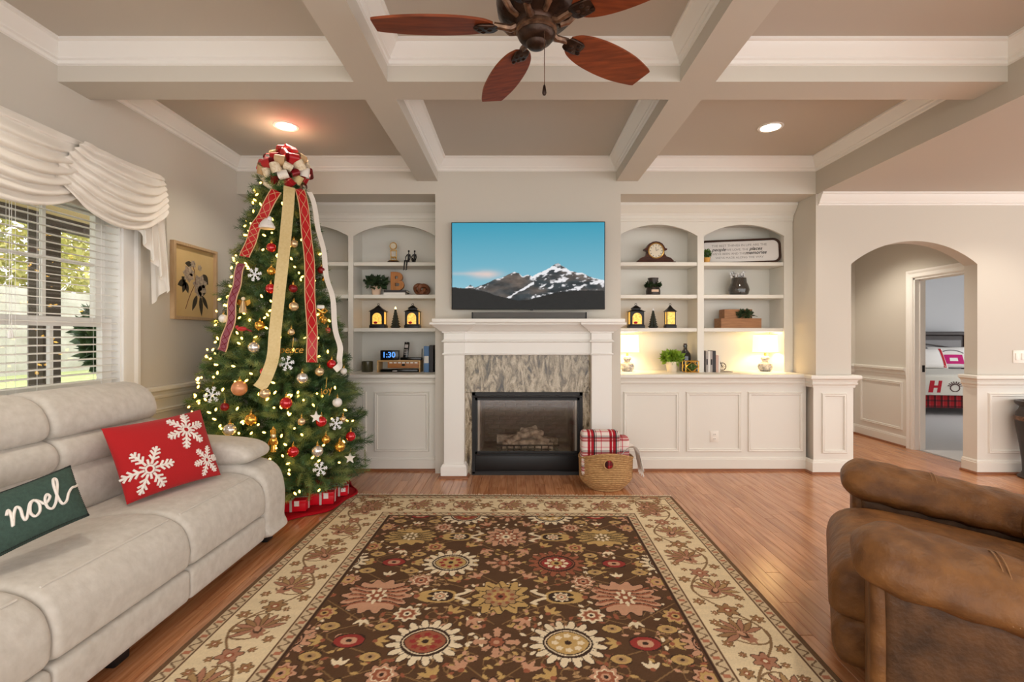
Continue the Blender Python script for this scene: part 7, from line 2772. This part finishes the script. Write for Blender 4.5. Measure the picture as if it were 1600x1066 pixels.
for k in range(4):
    a = k * PI / 4
    mb.tube([(xq + 0.048 + 0.04 * math.cos(a), CYY, ZR + 0.056 + 0.04 * math.sin(a)), (xq + 0.048 - 0.04 * math.cos(a), CYY, ZR + 0.056 - 0.04 * math.sin(a))], 0.0015, 4)
mb.tube([(xq + 0.048, CYY, ZR + 0.056), (xq + 0.02, CYY, ZR + 0.12), (xq + 0.005, CYY, ZR + 0.15), (xq + 0.02, CYY, ZR + 0.165)], 0.004, 6)
mb.build('wheel', 'bronze', be)
MB().box(xq + 0.001, xq + 0.14, CYY - 0.05, CYY + 0.05, ZR, ZR + 0.004).box(xq + 0.001, xq + 0.005, CYY - 0.05, CYY + 0.05, ZR, ZR + 0.13).build('plate', 'bronze', be, smooth=False)

# ------------------------------------------------------------------ dark urn at the right edge
ux, uy = 4.91, 4.575
un = thing('floor_urn', 'tall dark urn stand against the wainscot at the right edge', 'urn', (ux, uy, 0))
MB().lathe([(0.14, 0), (0.145, 0.012), (0.12, 0.035), (0.108, 0.06), (0.112, 0.16), (0.13, 0.32), (0.152, 0.47), (0.16, 0.56), (0.15, 0.62), (0.132, 0.65), (0.125, 0.675)], (ux, uy, 0), 32).build('body', 'urn_dark', un)
MB().lathe([(0.125, 0.672), (0.155, 0.70), (0.162, 0.715), (0.165, 0.73), (0.145, 0.732), (0.12, 0.70), (0.001, 0.69)], (ux, uy, 0), 32).build('rim', 'urn_dark', un)
MB().lathe([(0.16, 0.545), (0.166, 0.555), (0.166, 0.575), (0.158, 0.585)], (ux, uy, 0), 32).build('band', 'bronze_light', un)

# ------------------------------------------------------------------ bedroom seen through the door
BM = Matrix.Translation((7.95, 9.1, 0)) @ Matrix.Rotation(R(-9), 4, 'Z')
bed = thing('bed', 'dark wood bed with white and red holiday quilt in the bedroom', 'bed', (7.95, 9.1, 0))
hbw = 1.10
MB(BM).rbox(-hbw, hbw, 1.0, 1.07, 0.35, 1.36, 0.01).build('headboard', 'espresso', bed)
MB(BM).rbox(-hbw - 0.04, hbw + 0.04, 0.96, 1.1, 1.36, 1.44, 0.015).build('headboard_cap', 'espresso', bed)
MB(BM).rbox(-hbw + 0.1, hbw - 0.12, 0.985, 1.005, 0.5, 1.27, 0.008).build('headboard_panel', 'headboard_panel', bed)
arcp = [(-hbw + 0.12 + (2 * hbw - 0.26) * t_, 0.982, 1.21 - 0.14 * (abs(2 * t_ - 1)) ** 1.5) for t_ in np.linspace(0, 1, 20)]
MB(BM).tube(arcp, 0.015, 6).build('headboard_moulding', 'espresso', bed)
for sg in (-1, 1):
    MB(BM).rbox(sg * hbw - 0.06, sg * hbw + 0.06, 0.97, 1.09, 0, 1.4, 0.012).build('post', 'espresso', bed)
    MB(BM).rbox(sg * 0.9 - 0.05, sg * 0.9 + 0.05, -0.98, -0.88, 0, 0.25, 0.008).build('leg', 'espresso', bed)
MB(BM).rbox(-0.96, 0.96, -1.0, 1.0, 0.24, 0.62, 0.08, 4).build('mattress', 'pillow_white', bed)
qp = smooth_closed([(-1.0, 0.36), (-1.03, 0.52), (-1.0, 0.66), (-0.9, 0.70), (0, 0.71), (0.9, 0.70), (1.0, 0.66), (1.03, 0.52), (1.0, 0.36), (0.94, 0.34), (0.9, 0.6), (0, 0.63), (-0.9, 0.6), (-0.94, 0.34)], 4)
MB(BM).loft(qp, 'y', -1.06, 0.55, 0.06, 0.05, 4).build('quilt', 'quilt_white', bed, angle=70)
MB(BM).rbox(-1.03, 1.03, -1.07, -1.035, 0.355, 0.66, 0.012).build('quilt_drop', 'quilt_white', bed)
MB(BM).box(-1.0, 1.0, -1.02, -0.99, 0.14, 0.36).box(-1.0, -0.97, -1.0, 0.95, 0.14, 0.36).box(0.97, 1.0, -1.0, 0.95, 0.14, 0.36).build('bed_skirt', 'plaid_skirt', bed, smooth=False)
# appliqué on the quilt drop
for k in range(1, 7):
    xk = -1.09 + k * 0.31
    if k % 2 == 0:
        mb = MB(BM)
        for a in np.linspace(0.2, PI - 0.2, 8):
            mb.tube([(xk + 0.06 * math.cos(a), -1.073, 0.50 + 0.05 * math.sin(a)), (xk + 0.11 * math.cos(a), -1.073, 0.50 + 0.09 * math.sin(a))], 0.008, 5)
        mb.tube([(xk + 0.07 * math.cos(a), -1.073, 0.48 + 0.06 * math.sin(a)) for a in np.linspace(0, 2 * PI, 14, endpoint=False)], 0.008, 5, closed=True)
        mb.build('quilt_print', 'print_brown', bed)
for k in range(1, 7):
    xk = -1.09 + k * 0.31
    mb = MB(BM)
    if k % 2 == 1:
        mb.prism([(xk - 0.09, 0.40), (xk - 0.02, 0.40), (xk + 0.01, 0.60), (xk - 0.06, 0.60)], 'y', -1.074, -1.068)
        mb.prism([(xk + 0.04, 0.40), (xk + 0.09, 0.40), (xk + 0.12, 0.60), (xk + 0.07, 0.60)], 'y', -1.074, -1.068)
        mb.prism([(xk - 0.02, 0.48), (xk + 0.06, 0.48), (xk + 0.065, 0.52), (xk - 0.015, 0.52)], 'y', -1.074, -1.068)
        mb.build('quilt_print', 'print_red', bed, smooth=False)


def bed_pillow(x0, x1, y, z0_, z1_, label, deco):
    t_ = thing('bed_pillow', label, 'pillow', tuple(BM @ Vector(((x0 + x1) / 2, y, z0_))), 'pillows on the bed')
    P_ = Pillow(BM @ Vector((x0, y + 0.14, z1_)), BM @ Vector((x1, y + 0.14, z1_)), BM @ Vector((x1, y - 0.05, z0_)), BM @ Vector((x0, y - 0.05, z0_)), 0.09)
    if P_.n.y > 0:
        P_.n = -P_.n
    obj('cover', P_.mesh(16), 'pillow_white', t_)
    if deco:
        mb = MB()
        mb.grid([[tuple(P_.pt(u, v, 1, 0.004)) for v in np.linspace(-0.75, 0.1, 6)] for u in np.linspace(-0.5, 0.5, 7)])
        mb.build('print', 'print_magenta', t_)
        mb = MB()
        mb.tube([tuple(P_.pt(0.6 * u, 0.55 - 0.3 * u * u, 1, 0.005)) for u in np.linspace(-1, 1, 9)], 0.01, 5)
        mb.build('arched_print', 'headboard_panel', t_)
        mb = MB()
        mb.grid([[tuple(P_.pt(u, v, 1, 0.007)) for v in np.linspace(-0.5, -0.2, 3)] for u in np.linspace(-0.2, 0.2, 3)])
        mb.build('print', 'pillow_white', t_)
    else:
        mb = MB()
        mb.grid([[tuple(P_.pt(u, v, 1, 0.004)) for v in np.linspace(-0.95, 0.95, 8)] for u in (0.72, 0.8, 0.9)])
        mb.build('print', 'print_red', t_)


bed_pillow(-0.56, 0.16, 0.74, 0.71, 1.13, 'white bed pillow with magenta patch further left on the bed', True)
bed_pillow(0.28, 1.0, 0.74, 0.71, 1.13, 'white bed pillow with magenta patch nearest the headboard post', True)
bed_pillow(-0.24, 0.42, 0.52, 0.71, 1.10, 'white bed pillow with red stripe between the other two', False)
